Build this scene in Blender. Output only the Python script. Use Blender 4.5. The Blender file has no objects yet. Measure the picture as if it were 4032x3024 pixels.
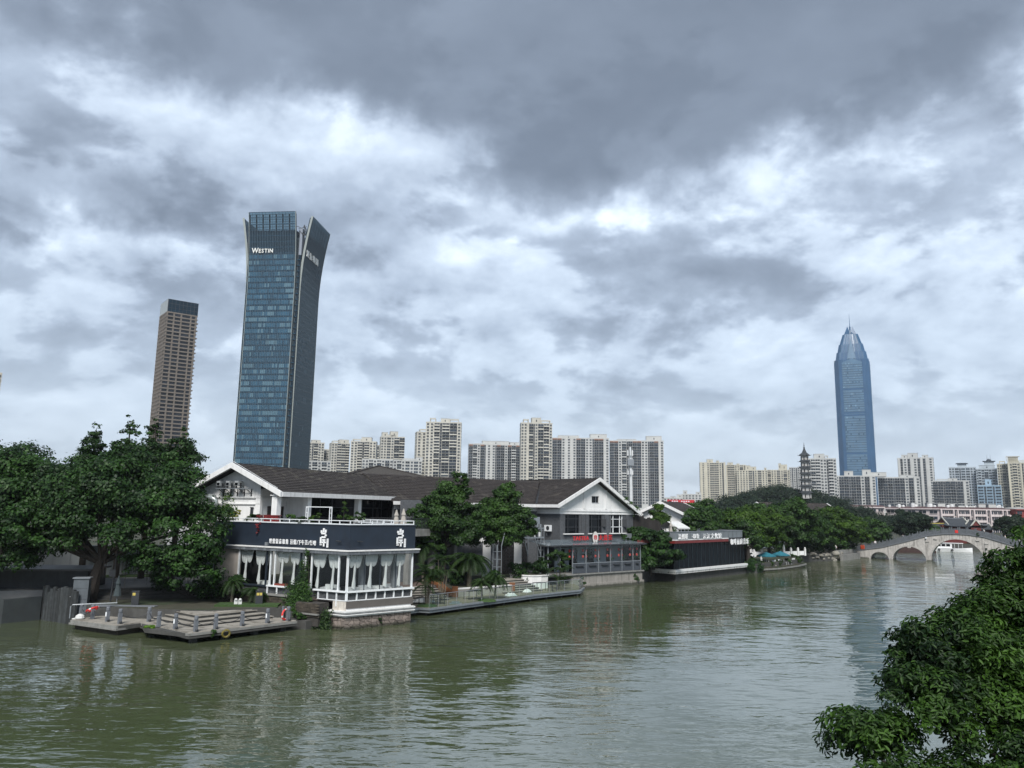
import bpy, bmesh, math, random
import numpy as np
from mathutils import Vector, Matrix
S = bpy.context.scene
COL = S.collection
R = math.radians
random.seed(11)
rng = np.random.default_rng(11)

# ---------------------------------------------------------------- camera
cam_d = bpy.data.cameras.new('camera')
cam_d.sensor_width = 36.0
cam_d.lens = 27.05
cam_d.clip_start = 0.1
cam_d.clip_end = 6000
cam = bpy.data.objects.new('camera', cam_d)
COL.objects.link(cam)
cam.matrix_world = Matrix.Translation((0, 0, 9.0)) @ Matrix.Rotation(R(99.3), 4, 'X') @ Matrix.Rotation(R(0.9), 4, 'Z')
S.camera = cam

# ---------------------------------------------------------------- colour management
S.view_settings.view_transform = 'Standard'
S.view_settings.look = 'None'
S.view_settings.exposure = 1.75
S.view_settings.gamma = 1.0
S.view_settings.use_curve_mapping = False
S.cycles.max_bounces = 6
S.cycles.diffuse_bounces = 3
S.cycles.glossy_bounces = 3
S.cycles.transparent_max_bounces = 10
S.cycles.volume_bounces = 0
S.cycles.sample_clamp_indirect = 6.0
S.cycles.use_denoising = True
S.cycles.caustics_reflective = False
S.cycles.caustics_refractive = False

# ---------------------------------------------------------------- world: daylight sky behind a broken deck of clouds
SUN_EL, SUN_AZ = 46.0, 183.0      # azimuth clockwise from +Y: behind the camera
W = bpy.data.worlds.new('World')
S.world = W
W.use_nodes = True
nt = W.node_tree
nt.nodes.clear()

class NT:
    """small node-graph writer"""
    def __init__(s, tree):
        s.t = tree
    def n(s, typ, **kw):
        nd = s.t.nodes.new(typ)
        for k, v in kw.items():
            setattr(nd, k, v)
        return nd
    def set(s, sock, v):
        if hasattr(v, 'is_output') or isinstance(v, bpy.types.NodeSocket):
            s.t.links.new(v, sock)
        else:
            sock.default_value = v
    def m(s, op, a, b=0.0, c=None, clamp=False):
        nd = s.n('ShaderNodeMath', operation=op, use_clamp=clamp)
        s.set(nd.inputs[0], a)
        s.set(nd.inputs[1], b)
        if c is not None:
            s.set(nd.inputs[2], c)
        return nd.outputs[0]
    def noise(s, vec, scale, detail=4, rough=0.5, dist=0.0, lac=2.0):
        nd = s.n('ShaderNodeTexNoise')
        if vec is not None:
            s.set(nd.inputs['Vector'], vec)
        nd.inputs['Scale'].default_value = scale
        nd.inputs['Detail'].default_value = detail
        nd.inputs['Roughness'].default_value = rough
        nd.inputs['Lacunarity'].default_value = lac
        nd.inputs['Distortion'].default_value = dist
        return nd.outputs['Fac']
    def ramp(s, fac, stops, interp='LINEAR'):
        nd = s.n('ShaderNodeValToRGB')
        nd.color_ramp.interpolation = interp
        el = nd.color_ramp.elements
        while len(el) < len(stops):
            el.new(0.5)
        for e, (p, c) in zip(el, stops):
            e.position = p
            e.color = (*c, 1) if len(c) == 3 else c
        s.set(nd.inputs['Fac'], fac)
        return nd.outputs['Color']
    def mix(s, fac, a, b, mode='MIX'):
        nd = s.n('ShaderNodeMix', data_type='RGBA', blend_type=mode)
        s.set(nd.inputs[0], fac)
        s.set(nd.inputs[6], a)
        s.set(nd.inputs[7], b)
        return nd.outputs[2]
    def mapping(s, vec, scale=(1, 1, 1), loc=(0, 0, 0), rot=(0, 0, 0)):
        nd = s.n('ShaderNodeMapping')
        s.set(nd.inputs['Vector'], vec)
        nd.inputs['Scale'].default_value = scale
        nd.inputs['Location'].default_value = loc
        nd.inputs['Rotation'].default_value = rot
        return nd.outputs[0]
    def sstep(s, v, a, b):
        nd = s.n('ShaderNodeMapRange', interpolation_type='SMOOTHSTEP')
        s.set(nd.inputs['Value'], v)
        nd.inputs['From Min'].default_value = a
        nd.inputs['From Max'].default_value = b
        return nd.outputs[0]

def build_sky():
    g = NT(nt)
    out = g.n('ShaderNodeOutputWorld')
    bg = g.n('ShaderNodeBackground')
    bg.inputs['Strength'].default_value = 0.1
    nt.links.new(bg.outputs[0], out.inputs[0])
    sky = g.n('ShaderNodeTexSky', sky_type='NISHITA')
    sky.sun_disc = False
    sky.sun_elevation = R(SUN_EL)
    sky.sun_rotation = R(SUN_AZ)
    tc = g.n('ShaderNodeTexCoord')
    sep = g.n('ShaderNodeSeparateXYZ')
    nt.links.new(tc.outputs['Generated'], sep.inputs[0])
    x, y, z = sep.outputs
    # cloud-base plane seen in perspective
    zc = g.m('ADD', g.m('MAXIMUM', z, 0.0), 0.50)
    comb = g.n('ShaderNodeCombineXYZ')
    nt.links.new(g.m('DIVIDE', x, zc), comb.inputs[0])
    nt.links.new(g.m('DIVIDE', y, zc), comb.inputs[1])
    nt.links.new(g.m('MULTIPLY', z, 1.1), comb.inputs[2])
    pv = comb.outputs[0]
    n1 = g.noise(g.mapping(pv, (1.0, 1.0, 1), (3.1, 1.7, 0.4)), 1.5, 6, 0.5, 0.3)
    n2 = g.noise(g.mapping(pv, (1, 1, 1), (7.7, 2.2, 3.0)), 7.5, 10, 0.58, 0.1)
    # relief: the same billows looked up a little higher give lit tops and dark bellies
    rA = g.noise(g.mapping(pv, (1, 1, 1), (1.3, 6.1, 2.0)), 3.9, 11, 0.56, 0.10)
    rB = g.noise(g.mapping(pv, (1, 1, 1), (1.3, 6.1 - 0.03, 2.04)), 3.9, 11, 0.56, 0.10)
    rel = g.m('MULTIPLY', g.m('SUBTRACT', rB, rA), 1.0)
    patch = g.m('MULTIPLY', g.m('SUBTRACT', g.sstep(rA, 0.485, 0.57), 0.40), 0.17)
    az = g.m('ARCTAN2', x, y)
    el = g.m('ARCSINE', z)
    wob = g.m('SUBTRACT', g.noise(tc.outputs['Generated'], 5.0, 9, 0.58), 0.5)
    wob2 = g.m('SUBTRACT', g.noise(g.mapping(tc.outputs['Generated'], (1, 1, 1), (5, 3, 8)), 4.2, 9, 0.58), 0.5)
    azw = g.m('ADD', az, g.m('MULTIPLY', wob2, 0.60))
    elw = g.m('ADD', el, g.m('MULTIPLY', wob, 0.30))
    L = g.m('ADD', 0.45, g.m('MULTIPLY', g.m('SUBTRACT', n1, 0.5), 0.28))
    # the heavy low deck of rain cloud that comes over from behind
    a2 = g.m('SUBTRACT', azw, 0.20)
    edge = g.m('MINIMUM', g.m('ADD', 0.435, g.m('MULTIPLY', g.m('MULTIPLY', a2, a2), 0.20)), 0.52)
    dk = g.sstep(g.m('SUBTRACT', elw, edge), -0.035, 0.060)
    soft = g.m('SUBTRACT', 1.0, g.m('MULTIPLY', dk, 0.62))        # the belly of the deck is smooth
    fine = g.m('SUBTRACT', g.m('ADD', rel, g.m('MULTIPLY', g.m('SUBTRACT', n2, 0.5), 0.15)), patch)
    L = g.m('ADD', L, g.m('MULTIPLY', fine, soft))
    L = g.m('SUBTRACT', L, g.m('MULTIPLY', dk, 0.42))
    def blob(L, a0, e0, sa, se, amp):
        da = g.m('DIVIDE', g.m('SUBTRACT', azw, a0), sa)
        de = g.m('DIVIDE', g.m('SUBTRACT', elw, e0), se)
        q = g.m('ADD', g.m('MULTIPLY', da, da), g.m('MULTIPLY', de, de))
        return g.m('ADD', L, g.m('MULTIPLY', g.m('EXPONENT', g.m('MULTIPLY', q, -1.0)), amp))
    L = blob(L, -0.48, 0.335, 0.26, 0.055, -0.33)     # dark bank on the left
    L = blob(L, 0.12, 0.385, 0.22, 0.026, 0.25)      # bright break under the deck
    L = blob(L, 0.52, 0.39, 0.12, 0.035, 0.20)
    L = blob(L, -0.23, 0.46, 0.04, 0.03, 0.10)
    L = blob(L, -0.56, 0.275, 0.14, 0.020, 0.22)
    L = blob(L, 0.22, 0.27, 0.12, 0.05, -0.10)
    L = blob(L, 0.48, 0.28, 0.16, 0.04, 0.10)
    # towards the horizon the layers merge into an even pale veil
    hz = g.sstep(el, 0.26, 0.04)
    L = g.m('ADD', g.m('MULTIPLY', L, g.m('SUBTRACT', 1.0, g.m('MULTIPLY', hz, 0.7))), g.m('MULTIPLY', hz, 0.7 * 0.57))
    col = g.ramp(g.m('DIVIDE', g.m('ADD', L, 0.25), 1.25), [(0.0, (0.050, 0.062, 0.082)), (0.20, (0.088, 0.107, 0.136)), (0.376, (0.138, 0.166, 0.208)), (0.536, (0.222, 0.264, 0.324)),
                     (0.68, (0.340, 0.395, 0.465)), (0.84, (0.51, 0.565, 0.625)), (1.0, (0.70, 0.735, 0.765))])
    vm = g.n('ShaderNodeVectorMath', operation='SCALE')
    nt.links.new(col, vm.inputs[0])
    vm.inputs['Scale'].default_value = 6.6
    mixed = g.mix(0.94, sky.outputs[0], vm.outputs[0])
    nt.links.new(mixed, bg.inputs['Color'])
build_sky()

sun_d = bpy.data.lights.new('sun', 'SUN')
sun_d.energy = 1.5
sun_d.angle = R(20)
sun_d.color = (1.0, 0.965, 0.92)
sun = bpy.data.objects.new('sun', sun_d)
COL.objects.link(sun)
_sd = Vector((math.sin(R(SUN_AZ)) * math.cos(R(SUN_EL)), math.cos(R(SUN_AZ)) * math.cos(R(SUN_EL)), math.sin(R(SUN_EL))))
sun.rotation_euler = _sd.to_track_quat('Z', 'Y').to_euler()
sun.location = _sd * 900

# ---------------------------------------------------------------- helpers
ROOTS = {}

class Fr:
    """a horizontal frame: origin and the angle of its x axis"""
    def __init__(s, o, ang, z=0.0):
        a = R(ang)
        s.o = (o[0], o[1], z)
        s.c, s.s, s.ang = math.cos(a), math.sin(a), a
    def w(s, x, y, z=0.0):
        return (s.o[0] + s.c * x - s.s * y, s.o[1] + s.s * x + s.c * y, s.o[2] + z)
IDF = Fr((0, 0), 0)

class MB:
    def __init__(s, fr=IDF):
        s.v, s.f, s.m, s.fr = [], [], [], fr
    def add(s, vs, fs, m=0):
        n = len(s.v)
        w = s.fr.w
        s.v += [w(*p) for p in vs]
        s.f += [tuple(i + n for i in f) for f in fs]
        s.m += [m] * len(fs)
        return s
    def box(s, x0, x1, y0, y1, z0, z1, m=0):
        return s.add([(x0, y0, z0), (x1, y0, z0), (x1, y1, z0), (x0, y1, z0), (x0, y0, z1), (x1, y0, z1), (x1, y1, z1), (x0, y1, z1)],
                     [(0, 3, 2, 1), (4, 5, 6, 7), (0, 1, 5, 4), (1, 2, 6, 5), (2, 3, 7, 6), (3, 0, 4, 7)], m)
    def beam(s, p, q, w, h=None, m=0, up=(0, 0, 1)):
        h = h or w
        p, q = Vector(p), Vector(q)
        d = (q - p).normalized()
        u = Vector(up)
        if abs(d.dot(u)) > 0.98:
            u = Vector((1, 0, 0))
        a = d.cross(u).normalized() * (w / 2)
        b = a.cross(d).normalized() * (h / 2)
        vs = [p - a - b, p + a - b, p + a + b, p - a + b, q - a - b, q + a - b, q + a + b, q - a + b]
        return s.add([tuple(v) for v in vs], [(0, 1, 2, 3), (7, 6, 5, 4), (0, 4, 5, 1), (1, 5, 6, 2), (2, 6, 7, 3), (3, 7, 4, 0)], m)
    def tube(s, pts, r, n=6, m=0):
        pts = [Vector(p) for p in pts]
        rs = r if isinstance(r, (list, tuple)) else [r] * len(pts)
        vs, fs = [], []
        for i, p in enumerate(pts):
            d = (pts[min(i + 1, len(pts) - 1)] - pts[max(i - 1, 0)])
            d = d.normalized() if d.length > 1e-6 else Vector((0, 0, 1))
            u = Vector((0, 0, 1)) if abs(d.z) < 0.9 else Vector((1, 0, 0))
            a = d.cross(u).normalized()
            b = a.cross(d)
            for k in range(n):
                t = 2 * math.pi * k / n
                vs.append(tuple(p + (a * math.cos(t) + b * math.sin(t)) * rs[i]))
        for i in range(len(pts) - 1):
            for k in range(n):
                k2 = (k + 1) % n
                fs.append((i * n + k, i * n + k2, (i + 1) * n + k2, (i + 1) * n + k))
        fs.append(tuple(range(n - 1, -1, -1)))
        fs.append(tuple((len(pts) - 1) * n + k for k in range(n)))
        return s.add(vs, fs, m)
    def lathe(s, prof, n=12, c=(0, 0, 0), m=0):
        vs, fs = [], []
        for r, z in prof:
            for k in range(n):
                t = 2 * math.pi * k / n
                vs.append((c[0] + r * math.cos(t), c[1] + r * math.sin(t), c[2] + z))
        for i in range(len(prof) - 1):
            for k in range(n):
                k2 = (k + 1) % n
                fs.append((i * n + k, i * n + k2, (i + 1) * n + k2, (i + 1) * n + k))
        fs.append(tuple(range(n - 1, -1, -1)))
        fs.append(tuple((len(prof) - 1) * n + k for k in range(n)))
        return s.add(vs, fs, m)
    def prism(s, poly, z0, z1, m=0, m_top=None):
        n = len(poly)
        ar = sum(poly[i][0] * poly[(i + 1) % n][1] - poly[(i + 1) % n][0] * poly[i][1] for i in range(n))
        if ar < 0:
            poly = poly[::-1]
        vs = [(p[0], p[1], z0) for p in poly] + [(p[0], p[1], z1) for p in poly]
        s.add(vs, [tuple(range(n - 1, -1, -1))] + [(i, (i + 1) % n, n + (i + 1) % n, n + i) for i in range(n)], m)
        s.add([(p[0], p[1], z1) for p in poly], [tuple(range(n))], m if m_top is None else m_top)
        return s
    def ribbon(s, path, off0, off1, z0, z1, m=0):
        """mitred wall strip along a 2-d path, from offset off0 to off1 (left of the path is positive)"""
        def offs(d):
            o = []
            for i, p in enumerate(path):
                nn = []
                if i > 0:
                    e = Vector(path[i]) - Vector(path[i - 1]); nn.append(Vector((-e.y, e.x)).normalized())
                if i < len(path) - 1:
                    e = Vector(path[i + 1]) - Vector(path[i]); nn.append(Vector((-e.y, e.x)).normalized())
                if len(nn) == 2:
                    b = (nn[0] + nn[1]).normalized()
                    k = d / max(0.3, b.dot(nn[0]))
                else:
                    b, k = nn[0], d
                o.append((p[0] + b.x * k, p[1] + b.y * k))
            return o
        A, B = offs(off0), offs(off1)
        n = len(path)
        for i in range(n - 1):
            a0, a1, b0, b1 = A[i], A[i + 1], B[i], B[i + 1]
            vs = [(*a0, z0), (*a1, z0), (*b1, z0), (*b0, z0), (*a0, z1), (*a1, z1), (*b1, z1), (*b0, z1)]
            fs = [(0, 3, 2, 1), (4, 5, 6, 7), (0, 1, 5, 4), (2, 3, 7, 6)]
            if i == 0: fs.append((3, 0, 4, 7))
            if i == n - 2: fs.append((1, 2, 6, 5))
            s.add(vs, fs, m)
        return s
    def mesh(s, name, mats, smooth=False):
        me = bpy.data.meshes.new(name)
        me.from_pydata(s.v, [], s.f)
        for mt in (mats if isinstance(mats, (list, tuple)) else [mats]):
            me.materials.append(mt)
        if any(s.m):
            me.polygons.foreach_set('material_index', s.m)
        if smooth:
            me.polygons.foreach_set('use_smooth', [True] * len(me.polygons))
        me.update()
        return me
    def build(s, name, mats, parent=None, smooth=False):
        """link as one mesh object; vertices are given in world space"""
        if parent is not None:
            s.v = [to_local(parent, p) for p in s.v]
        return link(name, s.mesh(name, mats, smooth), parent)

def to_local(parent, p):
    o, a = ROOTS[parent.name]
    x, y, z = p[0] - o[0], p[1] - o[1], p[2] - o[2]
    c, s_ = math.cos(a), math.sin(a)
    return (c * x + s_ * y, -s_ * x + c * y, z)

def link(name, data, parent=None, loc=(0, 0, 0), rz=0.0):
    o = bpy.data.objects.new(name, data)
    COL.objects.link(o)
    o.location = loc
    o.rotation_euler = (0, 0, rz)
    if parent is not None:
        o.parent = parent
        po, pa = ROOTS[parent.name]
        ROOTS[o.name] = (po, pa) if loc == (0, 0, 0) and rz == 0 else None
    else:
        ROOTS[o.name] = (tuple(loc), rz)
    return o

def inst(name, me, parent, p, rz=0.0, sc=None):
    """a part that shares its mesh: p and rz in world space"""
    o = bpy.data.objects.new(name, me)
    COL.objects.link(o)
    o.parent = parent
    o.location = to_local(parent, p)
    o.rotation_euler = (0, 0, rz - ROOTS[parent.name][1])
    if sc is not None:
        o.scale = sc
    ROOTS[o.name] = (p, rz)
    return o

def tag(o, label=None, cat=None, group=None, kind=None):
    if label: o['label'] = label
    if cat: o['category'] = cat
    if group: o['group'] = group
    if kind: o['kind'] = kind
    return o

def thing(name, label, cat, loc=(0, 0, 0), rz=0.0, group=None):
    o = link(name, None, None, loc, rz)
    o.empty_display_size = 0.3
    return tag(o, label, cat, group)

def single(name, mb, mats, label, cat, loc, rz=0.0, group=None, smooth=False):
    """a thing that is one mesh, with its origin at its base; vertices in world space"""
    o = link(name, None if False else bpy.data.meshes.new(name), None, loc, rz)
    mb.v = [to_local(o, p) for p in mb.v]
    o.data = mb.mesh(name, mats, smooth)
    return tag(o, label, cat, group)

def ordn(k):
    return (['leftmost', 'second', 'third', 'fourth', 'fifth', 'sixth', 'seventh', 'eighth', 'ninth', 'tenth', 'eleventh', 'twelfth', 'thirteenth', 'fourteenth', 'fifteenth', 'sixteenth', 'seventeenth', 'eighteenth', 'nineteenth', 'twentieth'] + ['twenty-' + q for q in ('first', 'second', 'third', 'fourth', 'fifth', 'sixth', 'seventh')])[k]

# ---------------------------------------------------------------- materials
MATS = {}
def pm(name, col, rough=0.65, var=0.18, scale=2.0, metal=0.0, bump=0.0, bscale=20.0, streak=0.0, streak_col=(0.05, 0.05, 0.05),
       rnd=0.0, spec=0.5, patch=None, algae=0.0):
    """principled material with noise variation, optional rain streaks, per-object tint, patches of another colour"""
    if name in MATS:
        return MATS[name]
    mt = bpy.data.materials.new(name)
    mt.use_nodes = True
    g = NT(mt.node_tree)
    b = mt.node_tree.nodes['Principled BSDF']
    geo = g.n('ShaderNodeNewGeometry')
    pos = geo.outputs['Position']
    c0 = tuple(max(0, c * (1 - var)) for c in col)
    c1 = tuple(min(1, c * (1 + var)) for c in col)
    n = g.noise(pos, scale, 6, 0.6)
    colr = g.ramp(n, [(0.3, c0), (0.7, c1)])
    if patch:
        pc, ps, pt = patch
        f = g.ramp(g.noise(pos, ps, 7, 0.62), [(pt, (0, 0, 0)), (pt + 0.08, (1, 1, 1))])
        colr = g.mix(f, colr, (*pc, 1))
    if streak > 0:
        f = g.noise(g.mapping(pos, (2.2, 2.2, 0.16)), 1.6, 6, 0.65)
        fr_ = g.ramp(f, [(0.50, (0, 0, 0)), (0.72, (1, 1, 1))])
        colr = g.mix(g.m('MULTIPLY', fr_, streak), colr, (*streak_col, 1))
    if algae > 0:      # dark slimy band left by the river up to this height
        sz = g.n('ShaderNodeSeparateXYZ')
        g.set(sz.inputs[0], pos)
        hgt = g.m('ADD', sz.outputs[2], g.m('MULTIPLY', g.m('SUBTRACT', g.noise(pos, 1.7, 5, 0.6), 0.5), 0.5))
        colr = g.mix(g.m('MULTIPLY', g.sstep(hgt, algae + 0.12, algae - 0.12), 0.85), colr, (0.022, 0.026, 0.014, 1))
    if rnd > 0:
        oi = g.n('ShaderNodeObjectInfo')
        k = g.m('ADD', 1 - rnd, g.m('MULTIPLY', oi.outputs['Random'], 2 * rnd))
        vm = g.n('ShaderNodeVectorMath', operation='SCALE')
        g.set(vm.inputs[0], colr)
        g.set(vm.inputs['Scale'], k)
        colr = vm.outputs[0]
    g.set(b.inputs['Base Color'], colr)
    b.inputs['Roughness'].default_value = rough
    b.inputs['Metallic'].default_value = metal
    b.inputs['Specular IOR Level'].default_value = spec
    if bump > 0:
        bn = g.n('ShaderNodeBump')
        bn.inputs['Strength'].default_value = bump
        bn.inputs['Distance'].default_value = 0.03
        g.set(bn.inputs['Height'], g.noise(pos, bscale, 5, 0.6))
        g.set(b.inputs['Normal'], bn.outputs[0])
    MATS[name] = mt
    return mt

def leaf_mat(name, c_dark, c_light, trans=0.25, rough=0.55):
    if name in MATS:
        return MATS[name]
    mt = bpy.data.materials.new(name)
    mt.use_nodes = True
    g = NT(mt.node_tree)
    b = mt.node_tree.nodes['Principled BSDF']
    at = g.n('ShaderNodeAttribute', attribute_name='v')
    geo = g.n('ShaderNodeNewGeometry')
    n = g.noise(geo.outputs['Position'], 0.45, 4, 0.55)
    f = g.m('ADD', g.m('MULTIPLY', at.outputs['Fac'], 0.7), g.m('MULTIPLY', g.m('SUBTRACT', n, 0.35), 0.9), clamp=True)
    col = g.ramp(f, [(0.15, c_dark), (0.62, tuple((a + c) / 2 for a, c in zip(c_dark, c_light))), (0.98, c_light)])
    g.set(b.inputs['Base Color'], col)
    b.inputs['Roughness'].default_value = rough
    b.inputs['Specular IOR Level'].default_value = 0.3
    tr = g.n('ShaderNodeBsdfTranslucent')
    g.set(tr.inputs['Color'], col)
    mx = g.n('ShaderNodeMixShader')
    mx.inputs[0].default_value = trans
    out = mt.node_tree.nodes['Material Output']
    mt.node_tree.links.new(b.outputs[0], mx.inputs[1])
    mt.node_tree.links.new(tr.outputs[0], mx.inputs[2])
    mt.node_tree.links.new(mx.outputs[0], out.inputs['Surface'])
    MATS[name] = mt
    return mt

def thin_glass(name, tint=(0.8, 0.9, 0.92), ior=1.5):
    if name in MATS:
        return MATS[name]
    mt = bpy.data.materials.new(name)
    mt.use_nodes = True
    g = NT(mt.node_tree)
    mt.node_tree.nodes.remove(mt.node_tree.nodes['Principled BSDF'])
    out = mt.node_tree.nodes['Material Output']
    lw = g.n('ShaderNodeLayerWeight'); lw.inputs['Blend'].default_value = 0.5
    fac = g.m('ADD', 0.025, g.m('MULTIPLY', g.m('POWER', lw.outputs['Facing'], 5.0), 0.9), clamp=True)
    tp = g.n('ShaderNodeBsdfTransparent'); tp.inputs['Color'].default_value = (*tint, 1)
    gl = g.n('ShaderNodeBsdfGlossy'); gl.inputs['Roughness'].default_value = 0.03
    mx = g.n('ShaderNodeMixShader')
    L = mt.node_tree.links.new
    L(fac, mx.inputs[0]); L(tp.outputs[0], mx.inputs[1]); L(gl.outputs[0], mx.inputs[2]); L(mx.outputs[0], out.inputs['Surface'])
    MATS[name] = mt
    return mt

M_WHITE = pm('white_plaster', (0.70, 0.705, 0.70), 0.8, 0.05, 1.2, streak=0.22, streak_col=(0.33, 0.33, 0.31), bump=0.15)
M_TRIM = pm('white_trim', (0.66, 0.665, 0.66), 0.7, 0.06, 3, streak=0.35, streak_col=(0.26, 0.26, 0.24), bump=0.2)
M_FRAME = pm('white_frame', (0.70, 0.73, 0.75), 0.5, 0.08, 4, streak=0.25, streak_col=(0.3, 0.28, 0.25))
M_NAVY = pm('navy_fascia', (0.0085, 0.0160, 0.0290), 0.6, 0.25, 1.1, streak=0.2, streak_col=(0.016, 0.024, 0.036))
M_NAVYTRIM = pm('navy_trim', (0.018, 0.026, 0.038), 0.5, 0.15)
M_TILE = pm('roof_tile', (0.026, 0.0225, 0.0215), 0.85, 0.42, 3.2, rnd=0.18, bump=0.3, bscale=14, patch=((0.062, 0.058, 0.048), 1.3, 0.55))
M_TILE2 = pm('roof_tile_brown', (0.028, 0.0235, 0.022), 0.85, 0.40, 2.6, rnd=0.18, bump=0.3, bscale=14, patch=((0.060, 0.054, 0.046), 0.9, 0.56))
M_DARKGLASS = pm('dark_glass', (0.003, 0.004, 0.0055), 0.06, 0.2, 0.8, spec=0.22)
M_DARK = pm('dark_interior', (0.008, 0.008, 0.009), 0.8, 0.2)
M_ALU = pm('grey_aluminium', (0.22, 0.24, 0.26), 0.4, 0.1, 3, metal=0.3)
M_STEEL = pm('galvanised_steel', (0.22, 0.245, 0.265), 0.45, 0.15, 3, metal=0.3, streak=0.2, streak_col=(0.15, 0.12, 0.1))
M_DARKMETAL = pm('dark_metal', (0.024, 0.027, 0.031), 0.5, 0.15)
M_CONC = pm('concrete', (0.20, 0.20, 0.19), 0.85, 0.2, 1.6, bump=0.3, streak=0.55, streak_col=(0.07, 0.07, 0.06))
M_CONCD = pm('dark_concrete', (0.055, 0.055, 0.052), 0.9, 0.3, 1.4, bump=0.3, streak=0.5, streak_col=(0.03, 0.03, 0.028))
M_PAVE = pm('paving', (0.26, 0.245, 0.215), 0.85, 0.22, 1.3, bump=0.2, patch=((0.14, 0.128, 0.108), 0.8, 0.56), rnd=0.08)
M_SAND = pm('sandy_floor', (0.16, 0.145, 0.105), 0.9, 0.18, 1.0, bump=0.2, patch=((0.15, 0.14, 0.10), 0.9, 0.6))
M_GBRICK = pm('grey_brick', (0.070, 0.076, 0.084), 0.85, 0.3, 5, bump=0.5, bscale=9, rnd=0.22)
M_BROWNSTONE = pm('brown_stone', (0.050, 0.042, 0.032), 0.9, 0.4, 3.0, bump=0.4, rnd=0.4)
M_PINKSTONE = pm('pinkish_stone', (0.185, 0.155, 0.137), 0.9, 0.22, 3.0, bump=0.4, rnd=0.28, algae=0.22)
M_MORTAR = pm('mortar', (0.04, 0.037, 0.034), 0.95, 0.3, 4)
M_BARK = pm('bark', (0.024, 0.020, 0.017), 0.95, 0.35, 5, bump=0.6, bscale=10)
M_PBARK = pm('palm_bark', (0.13, 0.115, 0.085), 0.9, 0.3, 6, bump=0.5, bscale=12)
M_SHEER = leaf_mat('sheer_curtain', (0.66, 0.67, 0.66), (0.76, 0.77, 0.76), 0.2, 0.8)
M_CLOTH = pm('white_cloth', (0.56, 0.57, 0.56), 0.9, 0.12, 3)
M_RED = pm('red_paint', (0.55, 0.03, 0.025), 0.5, 0.12)
M_ORANGE = pm('orange_plastic', (0.75, 0.10, 0.02), 0.5, 0.1)
M_GLASS = thin_glass('clear_glass', (0.965, 0.98, 0.98))
M_GLASSG = thin_glass('greenish_glass', (0.90, 0.97, 0.94))
M_STONEG = pm('grey_granite', (0.125, 0.137, 0.155), 0.8, 0.18, 9, bump=0.2, rnd=0.08)
L_BANYAN = leaf_mat('banyan_leaf', (0.0042, 0.0160, 0.0050), (0.040, 0.105, 0.0160))
L_MID = leaf_mat('mid_leaf', (0.0062, 0.0220, 0.0055), (0.055, 0.125, 0.0200))
L_BRIGHT = leaf_mat('bright_leaf', (0.0080, 0.0290, 0.0042), (0.066, 0.135, 0.0090))
L_HILL = leaf_mat('hill_leaf', (0.0065, 0.0180, 0.0090), (0.0195, 0.041, 0.0155))
L_NEAR = leaf_mat('near_leaf', (0.0042, 0.0170, 0.0048), (0.0540, 0.125, 0.0130), 0.25, 0.55)
L_PALM = leaf_mat('palm_leaf', (0.0105, 0.0300, 0.0090), (0.046, 0.085, 0.0195), 0.3)
L_YELLOW = leaf_mat('yellowish_leaf', (0.16, 0.17, 0.03), (0.45, 0.40, 0.10), 0.3)
L_REDFL = leaf_mat('red_flower', (0.12, 0.02, 0.02), (0.38, 0.05, 0.06), 0.3)
L_LIME = leaf_mat('lime_leaf', (0.07, 0.16, 0.015), (0.20, 0.36, 0.03), 0.3)

# ---------------------------------------------------------------- foliage
def leaf_mesh(name, P, N, size, mat, shape=0, seed=0, vbias=None):
    """one mesh of small leaf faces at points P with normals N"""
    r = np.random.default_rng(seed)
    n = len(P)
    N = N / np.maximum(np.linalg.norm(N, axis=1, keepdims=True), 1e-6)
    a = r.normal(size=(n, 3))
    T = a - N * np.sum(a * N, axis=1, keepdims=True)
    T /= np.maximum(np.linalg.norm(T, axis=1, keepdims=True), 1e-6)
    B = np.cross(N, T)
    s = (size * r.uniform(0.65, 1.3, n))[:, None]
    if shape == 0:      # a rhombic leaf
        V = np.stack([P - T * s, P + B * s * 0.55 + N * s * 0.12, P + T * s, P - B * s * 0.55 + N * s * 0.12], 1)
        k = 4
        F = np.arange(n * 4).reshape(n, 4)
    else:               # a folded pointed leaf: six corners, two halves
        w = s * 0.36
        V = np.stack([P - T * s, P - T * s * 0.1 + B * w + N * w * 0.5, P + T * s * 0.55 + B * w * 0.8 + N * w * 0.4, P + T * s * 1.1 - N * s * 0.15,
                      P + T * s * 0.55 - B * w * 0.8 + N * w * 0.4, P - T * s * 0.1 - B * w + N * w * 0.5], 1)
        k = 6
        base = np.arange(n)[:, None] * 6
        F = np.concatenate([base + np.array([[0, 1, 2, 3]]), base + np.array([[0, 3, 4, 5]])], 0)
    me = bpy.data.meshes.new(name)
    V = V.reshape(-1, 3)
    me.vertices.add(len(V))
    me.vertices.foreach_set('co', V.astype(np.float32).ravel())
    me.loops.add(F.size)
    me.loops.foreach_set('vertex_index', F.astype(np.int32).ravel())
    me.polygons.add(len(F))
    me.polygons.foreach_set('loop_start', np.arange(0, F.size, 4, dtype=np.int32))
    try:
        me.polygons.foreach_set('loop_total', np.full(len(F), 4, dtype=np.int32))
    except Exception:
        pass
    at = me.attributes.new('v', 'FLOAT', 'POINT')
    v = r.uniform(0, 1, n) if vbias is None else np.clip(r.uniform(0, 1, n) * 0.6 + vbias, 0, 1)
    at.data.foreach_set('value', np.repeat(v, k).astype(np.float32))
    me.materials.append(mat)
    me.update()
    me.validate()
    return me

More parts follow.
